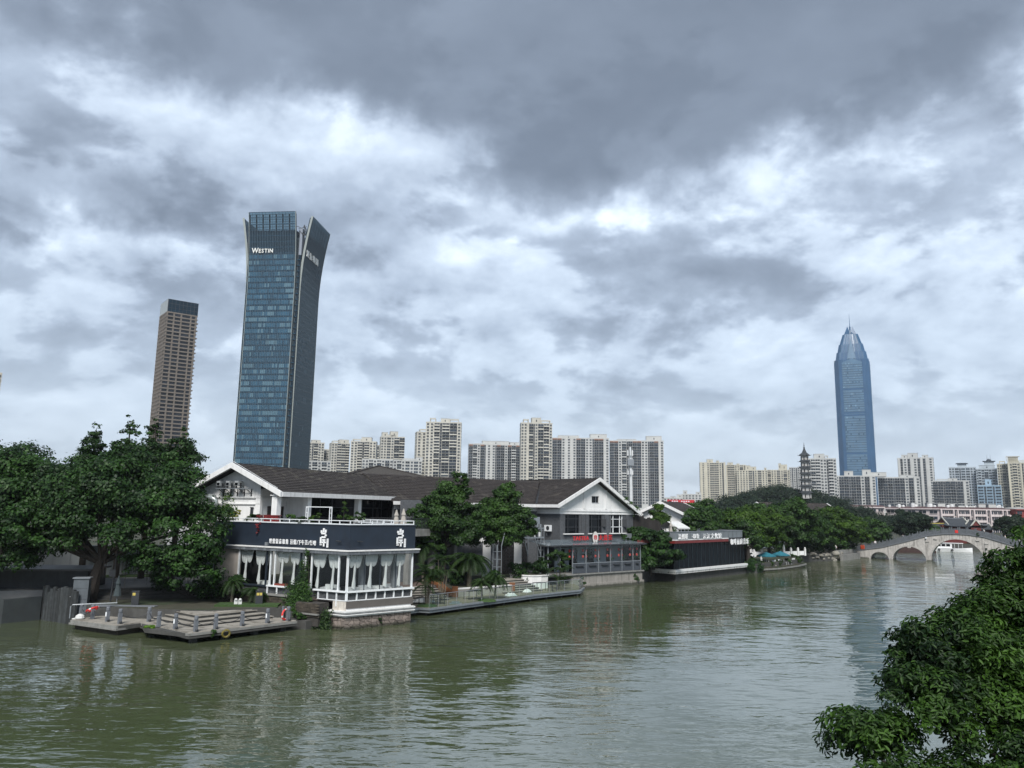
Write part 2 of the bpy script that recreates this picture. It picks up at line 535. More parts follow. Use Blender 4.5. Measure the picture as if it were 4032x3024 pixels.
def crown_points(clumps, n, seed, sub=9, subr=0.34, up=0.35, stray=0.16):
    """points on the shells of sub-clumps that sit around the shells of the main clumps"""
    r = np.random.default_rng(seed)
    subs = []
    for (cx, cy, cz, rx, ry, rz) in clumps:
        k = max(4, int(sub * (rx * ry * rz) ** (1 / 3.0)))
        d = r.normal(size=(k, 3)); d /= np.linalg.norm(d, axis=1, keepdims=True)
        d[:, 2] = np.where(d[:, 2] < -0.55, -d[:, 2], d[:, 2])
        rad = r.uniform(0.55, 0.95, (k, 1))
        c = np.array([cx, cy, cz]) + d * rad * np.array([rx, ry, rz])
        sr = r.uniform(0.7, 1.35, k) * subr * (rx * ry * rz) ** (1 / 3.0)
        subs.append(np.concatenate([c, sr[:, None], np.tile(np.array([[cx, cy, cz]]), (k, 1))], 1))
    subs = np.concatenate(subs, 0)
    wgt = subs[:, 3] ** 2
    idx = r.choice(len(subs), n, p=wgt / wgt.sum())
    q = subs[idx]
    d = r.normal(size=(n, 3)); d /= np.linalg.norm(d, axis=1, keepdims=True)
    flip = (d[:, 2] < -0.2) & (r.uniform(size=n) < 0.6)
    d[flip, 2] *= -1
    rad = q[:, 3:4] * (1 - 0.6 * r.uniform(size=(n, 1)) ** 2.2) * r.uniform(0.9, 1.12, (n, 1))
    rad *= np.where(r.uniform(size=(n, 1)) < stray, r.uniform(1.05, 1.2 + 2.5 * stray, (n, 1)), 1.0)
    P = q[:, :3] + d * rad * np.array([1.15, 1.15, 0.78])
    out = P - q[:, 4:7]
    out /= np.maximum(np.linalg.norm(out, axis=1, keepdims=True), 1e-6)
    N = d * 0.75 + out * 0.35 + np.array([0, 0, up]) + r.normal(size=(n, 3)) * 0.45
    tint = (r.uniform(0, 1, len(subs)) ** 1.6 * 0.62)[idx]
    return P, N, tint

def tree(name, label, base, clumps, n, size, mat, trunk_r=0.3, fork=0.4, group=None, seed=0, cat='tree', sub=9, subr=0.34, bark=None, lean=(0, 0), shape=0, parent=None, up=0.35):
    """a tree: tapered trunk with limbs into each clump, crown of leaf faces; clumps are relative to the base"""
    t = thing(name, label, cat, base, 0, group)
    bx, by, bz = base
    W_ = [(c[0] + bx, c[1] + by, c[2] + bz, c[3], c[4], c[5]) for c in clumps]
    mb = MB()
    top = max(c[2] for c in clumps)
    f = Vector((bx + lean[0], by + lean[1], bz + top * fork))
    b0 = Vector(base)
    mid = (b0 + f) / 2 + Vector((random.uniform(-.1, .1), random.uniform(-.1, .1), 0)) * trunk_r * 2
    mb.tube([b0 - Vector((0, 0, .25)), b0 + Vector((0, 0, .05)), mid, f], [trunk_r * 1.5, trunk_r * 1.15, trunk_r * .9, trunk_r * .75], 8)
    for c in W_:
        e = Vector(c[:3])
        if e.z - f.z < .22 * math.hypot(e.x - f.x, e.y - f.y):
            continue
        m1 = f.lerp(e, 0.45) + Vector((random.uniform(-.3, .3), random.uniform(-.3, .3), random.uniform(0, .5)))
        mb.tube([f - Vector((0, 0, trunk_r * .5)), m1, e], [trunk_r * .45, trunk_r * .26, trunk_r * .07], 5)
    mb.build('trunk', bark or M_BARK, t)
    P, N, tint = crown_points(W_, n, seed, sub, subr, up, .05 if shape else .16)
    P = P - np.array(base)
    me = leaf_mesh('crown', P, N, size, mat, shape, seed + 1, tint)
    link('crown', me, t)
    return t

def bush(name, label, base, clumps, n, size, mat, group=None, seed=0, cat='shrub', parent=None, sub=12, subr=0.36):
    """a shrub: stems plus leaf mass"""
    t = thing(name, label, cat, base, 0, group)
    W_ = [(c[0] + base[0], c[1] + base[1], c[2] + base[2], c[3], c[4], c[5]) for c in clumps]
    mb = MB()
    for c in W_:
        mb.tube([base, (Vector(base) + Vector(c[:3])) / 2 + Vector((0, 0, .05)), c[:3]], [.03, .02, .008], 4)
    mb.build('stem', M_BARK, t)
    P, N, tint = crown_points(W_, n, seed, sub, subr)
    link('foliage', leaf_mesh('foliage', P - np.array(base), N, size, mat, 0, seed + 1, tint), t)
    return t

def blobs(n, rx, ry, z0, z1, r0, r1, seed):
    r = random.Random(seed)
    o = []
    for i in range(n):
        a, q = r.uniform(0, 6.283), math.sqrt(r.uniform(0, 1))
        z = r.uniform(z0, z1)
        k = 1 - 0.55 * max(0, (z - z0) / max(0.01, z1 - z0)) ** 2
        s = r.uniform(r0, r1)
        o.append((math.cos(a) * q * rx * k, math.sin(a) * q * ry * k, z, s, s, s * r.uniform(.7, .95)))
    return o

_fr_cache = {}
def frond_mesh(kind):
    if kind in _fr_cache:
        return _fr_cache[kind]
    r = np.random.default_rng(5 + len(_fr_cache))
    L, droop, nl, ll = {'areca': (1.7, 0.75, 26, 0.42), 'date': (1.9, 1.0, 40, 0.36), 'small': (0.8, 0.6, 20, 0.22)}[kind]
    vs, fs = [], []
    pts = []
    for i in range(nl + 1):
        t = i / nl
        pts.append(np.array([L * t * (1 - .12 * t), 0, L * (0.62 * t - droop * t * t)]))
    for i in range(1, nl + 1):
        p = pts[i]; d = pts[i] - pts[i - 1]; d /= np.linalg.norm(d)
        s = ll * (0.45 + 0.9 * math.sin(math.pi * min(1, (i / nl) * .85 + .1)))
        for sg in (-1, 1):
            tip = p + d * s * .55 + np.array([0, sg * s * .85, -s * (.25 + .25 * r.uniform())])
            w = 0.022 if kind != 'small' else .013
            n = len(vs)
            vs += [tuple(p - d * w), tuple(p + d * w), tuple((p + tip) / 2 + d * w + np.array([0, 0, .02])), tuple(tip), tuple((p + tip) / 2 - d * w)]
            fs.append((n, n + 1, n + 2, n + 3, n + 4))
    for i in range(nl):     # midrib
        n = len(vs)
        w = .018 * (1 - i / nl) + .004
        a, b = pts[i], pts[i + 1]
        vs += [tuple(a + [0, w, 0]), tuple(a - [0, w, 0]), tuple(b - [0, w, 0]), tuple(b + [0, w, 0])]
        fs.append((n, n + 1, n + 2, n + 3))
    me = bpy.data.meshes.new('frond')
    me.from_pydata(vs, [], fs)
    at = me.attributes.new('v', 'FLOAT', 'POINT')
    at.data.foreach_set('value', r.uniform(.1, .9, len(vs)).astype(np.float32))
    me.materials.append(L_PALM)
    _fr_cache[kind] = me
    return me

def palm(name, label, base, h, kind='date', nf=16, r=0.12, stems=1, group=None, seed=0, sc=1.0, lean=0.0):
    t = thing(name, label, 'palm', base, 0, group)
    rr = random.Random(seed)
    me = frond_mesh(kind)
    for s in range(stems):
        a = rr.uniform(0, 6.28)
        off = 0.0 if stems == 1 else rr.uniform(.1, .3)
        hh = h * (1 if stems == 1 else rr.uniform(.45, 1.0))
        b = Vector(base) + Vector((math.cos(a) * off, math.sin(a) * off, 0))
        top = b + Vector((math.cos(a) * (off + lean), math.sin(a) * (off + lean) * .5, hh))
        mb = MB()
        mb.tube([b - Vector((0, 0, .1)), (b + top) / 2 + Vector((0, 0, .03)), top], [r * 1.15, r, r * .8], 7)
        mb.build('trunk', M_PBARK, t)
        k = nf if stems == 1 else max(5, nf // 2)
        for i in range(k):
            az = 6.283 * (i * .382 + rr.uniform(-.03, .03))
            o = inst('frond', me, t, tuple(top), az, (sc * rr.uniform(.8, 1.1),) * 3)
            o.rotation_euler.y = rr.uniform(-.55, .45)
    return t

# ---------------------------------------------------------------- lettering
def glyphs(txt, size, ext=0.04, bold=0.0):
    """list of (mesh data as verts, faces, advance centre) for each character, upright in xz, facing -y"""
    out = []
    x = 0.0
    for ch in txt:
        if ch == ' ':
            x += size * .5
            continue
        cu = bpy.data.curves.new('letter', 'FONT')
        cu.body = ch
        cu.size = size
        cu.extrude = ext
        cu.offset = bold
        cu.resolution_u = 2
        ob = bpy.data.objects.new('letter', cu)
        COL.objects.link(ob)
        dg = bpy.context.evaluated_depsgraph_get()
        me = ob.evaluated_get(dg).to_mesh()
        vs = [tuple(v.co) for v in me.vertices]
        fs = [tuple(p.vertices) for p in me.polygons]
        ob.to_mesh_clear()
        bpy.data.objects.remove(ob)
        bpy.data.curves.remove(cu)
        if not vs:
            continue
        xs = [v[0] for v in vs]
        w = max(xs) - min(xs)
        vs = [(v[0] - min(xs) + x, -v[2], v[1]) for v in vs]
        out.append((vs, fs))
        x += w + size * (.16 if ord(ch) < 128 else .26)
    return out, x

def letters(parent, txt, fr, x, y, z, size, mat, ext=0.03, bold=0.0, width=None, flip=False, name='letter'):
    """letters as separate parts on the plane y of a frame, starting at x and running along +x"""
    gl, w = glyphs(txt, size, ext, bold)
    k = 1.0 if width is None else width / max(w - size * .16, 1e-3)
    for vs, fs in gl:
        mb = MB(fr)
        mb.add([(x + v[0] * k, y + v[1], z + v[2]) for v in vs], fs)
        mb.build(name, mat, parent)
# ================================================================ the setting
def water_mat():
    mt = bpy.data.materials.new('river_water')
    mt.use_nodes = True
    g = NT(mt.node_tree)
    b = mt.node_tree.nodes['Principled BSDF']
    geo = g.n('ShaderNodeNewGeometry')
    pos = geo.outputs['Position']
    col = g.ramp(g.noise(pos, 0.05, 3, 0.5), [(0.35, (0.056, 0.072, 0.036)), (0.7, (0.070, 0.084, 0.046))])
    g.set(b.inputs['Base Color'], col)
    b.inputs['Roughness'].default_value = 0.012
    b.inputs['IOR'].default_value = 2.6
    b.inputs['Specular IOR Level'].default_value = 0.5
    # wind ripples: three wavelengths, stronger where the breeze reaches the surface
    p1 = g.mapping(pos, (0.55, 1.25, 1), rot=(0, 0, R(8)))
    n1 = g.noise(p1, 0.70, 2, 0.42, 0.5)
    n2 = g.noise(g.mapping(pos, (0.6, 1.4, 1), (9, 4, 0), (0, 0, R(-10))), 2.0, 2, 0.5, 0.4)
    n3 = g.noise(g.mapping(pos, (1, 1.2, 1), (3, 8, 0)), 0.22, 2, 0.5)
    gust = g.ramp(g.noise(g.mapping(pos, (1, 1, 1), (40, 12, 0)), 0.045, 3, 0.5), [(0.36, (0.30, 0.30, 0.30)), (0.60, (1, 1, 1))])
    h = g.m('ADD', g.m('MULTIPLY', n1, 0.62), g.m('ADD', g.m('MULTIPLY', n2, 0.20), g.m('MULTIPLY', n3, 0.8)))
    sp = g.n('ShaderNodeSeparateXYZ')
    g.set(sp.inputs[0], pos)
    h = g.m('MULTIPLY', h, g.m('ADD', gust, g.m('MULTIPLY', g.sstep(sp.outputs[1], 130, 185), 4.0)))      # open reach beyond the bridge
    bn = g.n('ShaderNodeBump')
    bn.inputs['Strength'].default_value = 1.0
    bn.inputs['Distance'].default_value = 0.15
    g.set(bn.inputs['Height'], h)
    g.set(b.inputs['Normal'], bn.outputs[0])
    return mt

def structure(name, mb, mats):
    return tag(mb.build(name, mats), kind='structure')

structure('river', MB().add([(-700, -120, 0), (1800, -120, 0), (1800, 700, 0), (-700, 700, 0)], [(0, 1, 2, 3)]), water_mat())

BANK = [(-1500, 61), (-60, 61), (-38.3, 60.4), (-36.6, 62.8), (-33.2, 60.6), (-31, 60.2), (-27.5, 58.6), (-22, 58.3), (-17.2, 61), (-14.5, 61.6), (-11.9, 60.9), (-8.9, 65.0),
        (-9.4, 72), (-9.2, 78), (-5.6, 81.6), (-0.6, 86.2), (3.4, 91.6), (6.8, 92.9), (7.9, 92.6), (16.9, 101.0), (18.6, 105.5), (19.8, 106.5), (22.0, 104.4), (36.2, 120.4), (38, 121.2),
        (40.6, 124.6), (43.3, 127.0), (48.7, 133.8), (51.6, 138.6), (51.5, 142), (53, 149), (57, 151.9), (64, 156.2), (74, 167.8),
        (80, 176), (92, 196), (108, 219), (135, 221), (160, 219), (400, 226), (1500, 240)]
M_EARTH = pm('earth', (0.042, 0.042, 0.026), 0.95, 0.35, 0.6, bump=0.3, patch=((0.018, 0.032, 0.010), 0.3, 0.5))
def land():
    poly = BANK + [(1500, 3500), (-1500, 3500)]
    bm = bmesh.new()
    top = [bm.verts.new((x, y, 1.42)) for x, y in poly]
    f = bm.faces.new(top)
    n = len(BANK)
    low = [bm.verts.new((x, y, -1.2)) for x, y in BANK]
    for i in range(n - 1):
        w = bm.faces.new((low[i], low[i + 1], top[i + 1], top[i]))
        w.material_index = 1
    bmesh.ops.triangulate(bm, faces=[f])
    me = bpy.data.meshes.new('riverbank_ground')
    bm.to_mesh(me); bm.free()
    me.materials.append(M_EARTH); me.materials.append(M_CONCD)
    tag(link('riverbank_ground', me), kind='structure')
land()

# ---- upper square behind the banyan, seen through the branches
UP = Fr((-33.6, 64.2), 26)
mb = MB(UP)
for k in range(4):      # four long steps from the lower terrace
    mb.box(-2.5, 14.5, -0.4 * (4 - k) - .02 * k, 0.02 * k, 1.3, 1.5 + .22 * k)
structure('plaza_steps', mb, M_CONCD)
mb = MB(UP).box(-40, 13, 0.1, 40, 1.3, 2.2)
structure('upper_plaza', mb, pm('pale_paving', (0.17, 0.175, 0.175), 0.8, 0.12, 0.9, patch=((0.3, 0.3, 0.3), 0.5, 0.6)))
mb = MB(UP).box(-12, 14, 10.2, 12.6, 2.0, 2.28)
structure('lawn_strip', mb, pm('lawn', (0.028, 0.062, 0.012), 0.9, 0.3, 4, bump=0.5))
mb = MB(UP)
mb.box(-14, 10.5, 12.8, 13.1, 2.2, 4.9)
mb.box(-14, 10.5, 12.7, 13.2, 4.9, 5.02)
for k in range(18):
    mb.box(-13.8 + k * 1.4, -13.74 + k * 1.4, 12.77, 12.8, 2.2, 4.9, 1)
single('site_hoarding', mb, [pm('hoarding_white', (0.24, 0.265, 0.28), 0.6, 0.1, 0.7, streak=.3, streak_col=(.3, .33, .33)), M_ALU], 'long white hoarding behind the lawn, seen between the banyan branches', 'hoarding', UP.w(0, 12.9, 2.2), UP.ang)

# ---- left landing stage: two platforms, steps, paving slabs
def slab_floor(parent, fr, x0, x1, y0, y1, z, nx, ny, mat, keep=None, th=0.05, gap=0.012, name='paving_slab'):
    """individual slabs sharing one mesh"""
    sx, sy = (x1 - x0) / nx, (y1 - y0) / ny
    me = MB().box(-sx / 2 + gap, sx / 2 - gap, -sy / 2 + gap, sy / 2 - gap, 0, th).mesh(name, mat)
    for i in range(nx):
        for j in range(ny):
            x, y = x0 + (i + .5) * sx, y0 + (j + .5) * sy
            if keep and not keep(x, y):
                continue
            p = fr.w(x, y, z + random.uniform(-.006, .006))
            inst(name, me, parent, p, fr.ang)

D1 = Fr((-20.9, 52.45), 50.7)     # right platform: front-left corner, x along its right-hand edge, y inland
dock = thing('landing_stage', 'stepped paved landing stage with granite posts under the banyan', 'landing stage', (-22, 57, 0))
mb = MB(D1)
mb.box(0, 8.4, 0, 9.0, 0.50, 0.66)
mb.box(-.06, 8.5, -.06, 9.0, 0.34, 0.44, 1)
mb.build('deck_edge', [M_CONC, M_CONCD], dock)
pier_me = MB().box(-.2, .2, -.2, .2, -1.5, .34).mesh('deck_pier', M_CONCD)
for i in range(4):
    for j in range(3):
        inst('deck_pier', pier_me, dock, D1.w(.7 + i * 2.3, .7 + j * 2.8, 0), D1.ang)
slab_floor(dock, D1, 0.05, 8.35, 0.05, 2.2, 0.66, 9, 3, M_PAVE)
slab_floor(dock, D1, 0.05, 1.4, 2.2, 8.9, 0.66, 2, 8, M_PAVE)
for k in range(3):      # three steps up to the terrace
    y = 2.22 + k * .55
    mb = MB(D1)
    mb.box(1.5 + k * .5, 7.8 - k * .35, y, 9.6, .66 + .21 * k, .66 + .21 * (k + 1) - .06, 1)
    mb.box(1.45 + k * .5, 7.85 - k * .35, y - .05, 9.6, .66 + .21 * (k + 1) - .06, .66 + .21 * (k + 1))
    mb.build('step', [M_PAVE, M_CONCD], dock)
slab_floor(dock, D1, 2.6, 7.1, 3.4, 9.4, 1.29, 9, 8, M_PAVE)
D0 = Fr((-27.05, 55.2), 151)       # left platform: corner, x to the left, y = towards the water (negative is inland)
mb = MB(D0)
mb.box(0, 5.3, -5.0, 0, 0.48, 0.66)
mb.box(-.06, 5.36, -5.0, .06, .36, .48, 1)
mb.box(.25, 5.2, -4.9, -.35, -1.2, .36, 2)
mb.build('deck_edge', [M_CONC, M_CONC, M_BROWNSTONE], dock)
slab_floor(dock, D0, 0.05, 5.25, -4.95, -.05, 0.66, 6, 5, M_PAVE)
mb = MB()      # link between the two platforms
mb.prism([(-27.0, 55.3), (-26.0, 56.7), (-24.7, 54.35), (-20.95, 52.6), (-24.5, 60), (-28, 60)], .40, .655)
mb.build('link_deck', M_CONCD, dock)
mb = MB()      # bench-like low wall with a slab on top along the back
a, b = Vector((-31.0, 61.2, 0)), Vector((-26.9, 60.9, 0))
mb.beam((-31.2, 60.0, 1.0), (-26.6, 59.9, 1.0), .5, .75, 1)
mb.beam((-31.3, 60.0, 1.42), (-26.5, 59.9, 1.42), .62, .09)
single('stone_bench', mb, [M_STONEG, M_CONCD], 'long low stone bench wall behind the granite posts on the landing', 'bench', (-29, 60, .65))

# rails under the handrail at the left
mb = MB()
mb.tube([(-32.2, 58.6, .66), (-32.2, 58.6, 1.5), (-32.05, 58.55, 1.62), (-30.9, 58.9, 1.66), (-29.3, 59.6, 1.68)], .045, 8)
single('pipe_rail', mb, M_STEEL, 'bent grey pipe rail at the left end of the landing stage', 'railing', (-32.2, 58.6, .66))

# ---- granite posts with chains
def post_mesh():
    mb = MB()
    mb.box(-.11, .11, -.11, .11, 0, .72)
    mb.box(-.085, .085, -.085, .085, .72, .76)
    mb.lathe([(.115, .76), (.135, .80), (.135, .98), (.11, 1.02), (.03, 1.03)], 8)
    return mb.mesh('shaft', M_STONEG)
PM_ = post_mesh()
LAMPM = MB().lathe([(.02, 0), (.085, .02), (.10, .10), (.06, .16), (.01, .17)], 10).mesh('spotlight', M_DARKMETAL)
PLATE = MB().box(-.04, .04, -.004, .004, 0, .3).mesh('plate', M_FRAME)
POSTS = [(-31.51, 58.81), (-30.25, 58.04), (-28.58, 56.91), (-27.27, 56.05), (-25.76, 57.2), (-24.06, 55.0), (-22.5, 54.04), (-20.75, 53.1), (-19.89, 54.34), (-18.63, 55.9), (-17.32, 57.4), (-16.2, 58.7)]
PLAB = ['leftmost granite post, in front of the grey cabinet', 'granite post with the red lifebuoy slung over it, left of the landing', 'granite post with a white plate, third from the left', 'granite post at the outer corner of the left platform, lamp at its foot',
        'taller-looking granite post set back between the two platforms', 'granite post beside the lime green tuft', 'granite post with a white plate on its left side, right of the lime tuft', 'granite post at the front corner of the right platform',
        'granite post just left of the yellow ring buoy', 'granite post third from the right on the stepped platform', 'granite post with a white plate, second from the right end', 'rightmost granite post, red lifebuoy hanging beside it']
for i, (x, y) in enumerate(POSTS):
    z = .70
    p = thing('granite_post', PLAB[i], 'bollard', (x, y, z), R(50), 'granite posts along the landing stage')
    inst('shaft', PM_, p, (x, y, z), R(50))
    if i not in (1, 5):
        inst('spotlight', LAMPM, p, (x + .14, y - .12, z + .04), 0)
    if i in (2, 6, 10):
        inst('plate', PLATE, p, (x - .06, y - .135, z + .38), R(10))
CH = [(0, 1), (1, 2), (3, 4), (4, 5), (5, 6), (6, 7), (7, 8), (8, 9), (9, 10)]
CHL = ['iron chain between the cabinet and the lifebuoy post', 'iron chain right of the red lifebuoy post', 'iron chain spanning the inner corner of the left platform', 'iron chain crossing from the left to the right platform', 'iron chain right of the lime green tuft',
       'iron chain along the front corner of the right platform', 'iron chain left of the yellow ring buoy', 'iron chain above the yellow ring buoy', 'iron chain nearest the red hanging lifebuoy']
for (i, j), lb in zip(CH, CHL):
    a, b = Vector((*POSTS[i], 1.36)), Vector((*POSTS[j], 1.36))
    mb = MB()
    pts = []
    for k in range(9):
        t = k / 8
        p = a.lerp(b, t)
        p.z -= .30 * 4 * t * (1 - t)
        pts.append(p)
    mb.tube(pts, .022, 5)
    single('chain', mb, M_DARKMETAL, lb, 'chain', tuple(a), 0, 'chains between the granite posts')

def torus(mb, c, Rr, r, ax1, ax2, n=20, k=8, m=0, m2=None):
    c, a1, a2 = Vector(c), Vector(ax1).normalized(), Vector(ax2).normalized()
    a3 = a1.cross(a2)
    vs, fs, ms = [], [], []
    for i in range(n):
        t = 2 * math.pi * i / n
        d = a1 * math.cos(t) + a2 * math.sin(t)
        for j in range(k):
            u = 2 * math.pi * j / k
            vs.append(tuple(c + d * (Rr + r * math.cos(u)) + a3 * r * math.sin(u)))
    for i in range(n):
        for j in range(k):
            f = (i * k + j, ((i + 1) % n) * k + j, ((i + 1) % n) * k + (j + 1) % k, i * k + (j + 1) % k)
            mb.add([vs[q] for q in f], [(0, 1, 2, 3)], (m2 if m2 is not None and i % 5 == 0 else m))
mb = MB(); torus(mb, (-30.2, 57.85, 1.42), .36, .07, (.93, .2, .45), (0.1, .95, -.1), m2=1)
single('lifebuoy', mb, [M_RED, M_CLOTH], 'red lifebuoy looped over a granite post at the left', 'lifebuoy', (-30.2, 57.85, 1.1), smooth=True)
mb = MB(); torus(mb, (-16.42, 58.75, 1.15), .36, .07, (.35, .75, .1), (0, 0, 1), m2=1)
single('lifebuoy', mb, [M_RED, M_CLOTH], 'red lifebuoy hanging edge-on below the cafe vines', 'lifebuoy', (-16.42, 58.75, .75), smooth=True)
mb = MB(); torus(mb, (-19.15, 54.35, .42), .25, .075, (.75, .62, 0), (.1, -.3, .95))
single('ring_fender', mb, pm('yellow_tyre', (.16, .13, .025), .7, .4, 6, patch=((.03, .03, .03), 3, .55)), 'worn yellow and black ring buoy hung on the platform edge', 'fender', (-19.15, 54.35, .1), smooth=True)
bush('weed_tuft', 'bright lime green tuft growing from the platform joint', (-24.55, 54.7, .66), [(0, 0, .12, .3, .25, .18), (.2, -.1, .05, .22, .2, .15)], 420, .07, L_LIME, seed=3, cat='plant')
bush('weed_tuft', 'small green weed hanging beside the yellow ring buoy', (-19.75, 53.85, .6), [(0, -.1, .0, .3, .15, .12), (-.02, -.2, -.3, .08, .08, .25)], 260, .07, L_MID, seed=4, cat='plant')
mb = MB(); mb.lathe([(.25, 0), (.33, .08), (.28, .25), (.12, .36), (.02, .38)], 9, (-31.1, 57.95, .70)); mb.box(-31.6, -30.9, 57.8, 58.1, .70, .76)
single('sack', mb, M_CLOTH, 'crumpled white sack on the planks beside the leftmost posts', 'sack', (-31.1, 57.95, .7))

# ---- electrical cabinet, river wall, cabin under the tree
EC = Fr((-33.0, 60.1), 14)
t = thing('electrical_cabinet', 'tall grey metal cabinet with a small roof under the banyan', 'cabinet', EC.w(0, 0, .7), EC.ang)
MB(EC).box(0, 1.05, 0, .7, .7, 3.35).build('casing', pm('cabinet_grey', (.075, .088, .10), .55, .18, 2, streak=.3, streak_col=(.07, .08, .09)), t)
MB(EC).box(-.08, 1.14, -.1, .8, 3.35, 3.42).build('roof', M_ALU, t)
mb = MB(EC); mb.box(.06, .10, -.02, 0, 2.0, 2.2); mb.box(-.18, .0, .1, .14, 1.98, 2.04)
mb.build('handle', M_FRAME, t)
mb = MB(EC)
for k in range(3): mb.box(.05, 1.0, -.008, 0, 1.0 + k * .8, 1.02 + k * .8)
mb.build('seam', M_DARKMETAL, t)
# sheet-pile river wall at the far left
RW = Fr((-38.2, 60.2), 0)
t = thing('river_wall', 'dark timber sheet river wall below the banyan at the left', 'wall', (-36, 61, 0))
sh = MB().box(-.17, .17, -.09, .09, 0, 3.0).mesh('wall_plank', pm('weathered_plank', (.030, .035, .038), .85, .4, 3, streak=.6, streak_col=(.02, .022, .02), rnd=.45))
pA, pB = Vector((-36.4, 62.3)), Vector((-32.6, 59.9))
for k in range(13):
    q = pA.lerp(pB, k / 12)
    inst('wall_plank', sh, t, (q.x, q.y, -.3 + random.uniform(-.1, .1)), R(-32) + random.uniform(-.05, .05), (1, 1, random.uniform(.8, 1.0)))
mb = MB(); mb.prism([(-70, 60.2), (-38.0, 59.9), (-36.45, 62.1), (-36.7, 62.5), (-38.3, 60.35), (-70, 60.6)], -.5, 1.75)
single('flood_wall', mb, pm('dark_wall', (.030, .037, .040), .9, .25, .8, streak=.35, streak_col=(.03, .035, .03)), 'smooth dark concrete flood wall at the far left waterline', 'wall', (-45, 60.3, 0))
CB = Fr((-39.5, 63.2), 8)
t = thing('waterside_cabin', 'dark cabin with corrugated sides behind the flood wall', 'cabin', CB.w(0, 0, 1.45), CB.ang)
MB(CB).box(-8, 5.5, 0, 4, 1.45, 3.6).build('wall', pm('cabin_grey', (.018, .022, .025), .7, .3, 2, streak=.4, streak_col=(.05, .055, .055)), t)
MB(CB).box(-8.3, 5.8, -.3, 4.3, 3.6, 3.75).build('roof', M_DARKMETAL, t)
MB(CB).box(-6.5, -2.5, -.05, 0, 3.0, 3.1).build('ledge', M_ALU, t)
# folded parasol, lamp post, bins and steps under the tree
def closed_parasol(label, p, h, mat, group=None):
    t = thing('closed_parasol', label, 'parasol', p, 0, group)
    mb = MB(); mb.tube([p, (p[0], p[1], p[2] + h)], .03, 6); mb.build('pole', M_ALU, t)
    mb = MB(); mb.lathe([(.06, h * .98), (.10, h * .88), (.20, h * .72), (.15, h * .66), (.24, h * .45), (.30, h * .28), (.22, h * .27)], 8, p)
    mb.build('canopy', mat, t)
    return t
closed_parasol('dark green folded parasol beside the lamp post under the banyan', (-30.0, 60.9, 1.45), 2.1, pm('dark_canvas', (.04, .055, .06), .9, .2))
t = thing('lamp_post', 'slim dark lamp post with a square board, right of the banyan trunk', 'lamp post', (-31.2, 62.3, 1.45))
mb = MB(); mb.tube([(-31.2, 62.3, 1.45), (-31.0, 62.3, 5.4)], [.07, .05], 7); mb.build('pole', M_DARKMETAL, t)
mb = MB(); mb.box(-31.45, -30.95, 62.2, 62.25, 3.35, 3.9); mb.build('board', M_DARKMETAL, t)
for i, (p, lb) in enumerate([((-28.5, 60.7, 1.45), 'dark litter bin with a yellow sticker on the terrace'), ((-19.35, 61.6, 1.5), 'dark litter bin with two yellow stickers by the cafe wall')]):
    t = thing('litter_bin', lb, 'litter bin', p, R(20), 'litter bins')
    f = Fr((p[0], p[1]), 20)
    MB(f).box(-.26, .26, -.2, .2, p[2], p[2] + .95).box(-.29, .29, -.23, .23, p[2] + .95, p[2] + 1.0).build('bin_body', M_DARKMETAL, t)
    mb = MB(f)
    for k in range(i + 1): mb.box(-.2 + k * .24, .0 + k * .2, -.206, -.2, p[2] + .68, p[2] + .88)
    mb.build('sticker', pm('sticker_yellow', (.45, .36, .08), .6), t)
mb = MB()
for k in range(2):
    x = -21.0 + k * .32
    mb.prism([(x, 60.85), (x + .24, 60.95), (x + .22, 61.0), (x - .02, 60.9)], 1.5, 1.88)
    mb.lathe([(.12, 0), (.11, .08), (.05, .13), (.0, .14)], 8, (x + .11, 60.92, 1.86))
single('marker_stones', mb, M_CLOTH, 'pair of small white rounded marker boards on the grass edge', 'marker', (-20.8, 60.9, 1.5))
mb = MB(); mb.prism([(-22.3, 60.3), (-17.6, 60.7), (-17.8, 62.2), (-22.5, 62.0)], 1.40, 1.56)
structure('grass_bed', mb, MATS['lawn'])
# ================================================================ the riverside cafe
CC = (-12.16, 59.61)
FL = Fr((-25.16, 66.92), -29.35)      # left face: x from its far left end (0) to the corner (14.91), y inwards
FRR = Fr(CC, 41.71)                    # right face: x from the corner (0) to its right end (6.04), y inwards
HF = Fr((-19.75, 66.84), 68)           # upper house: x along the ridge, y across to the left; origin at the near eave corner
cafe = thing('cafe_building', 'white gabled cafe with a navy fascia and glazed ground floor at the water', 'building', (-14, 64, 0))
pL, pC, pR = FL.w(0, 0)[:2], CC, FRR.w(6.04, 0)[:2]
pB = FRR.w(6.04, 9)[:2]
PATH = [pL, pC, pR, pB]               # left of the path is inside
MB().ribbon(PATH, 0, .3, 5.80, 7.64).build('fascia', M_NAVY, cafe)
MB().ribbon(PATH, -.05, .36, 7.60, 7.68).build('parapet_coping', M_NAVYTRIM, cafe)
MB().ribbon(PATH, -.32, .2, 5.70, 5.80).build('ledge', M_TRIM, cafe)
MB().ribbon(PATH, -.27, .2, 5.46, 5.70).build('beam', pm('beam_grey', (.085, .095, .108), .7, .2, 3, streak=.7, streak_col=(.24, .27, .29)), cafe)
MB().prism([FL.w(.2, .3)[:2], FL.w(14.7, .3)[:2], FRR.w(5.8, .3)[:2], FRR.w(5.8, 9)[:2], HF.w(24, 2)[:2], HF.w(24, 11)[:2], HF.w(1, 11)[:2]], 6.9, 7.15).build('terrace_floor', M_CONC, cafe)
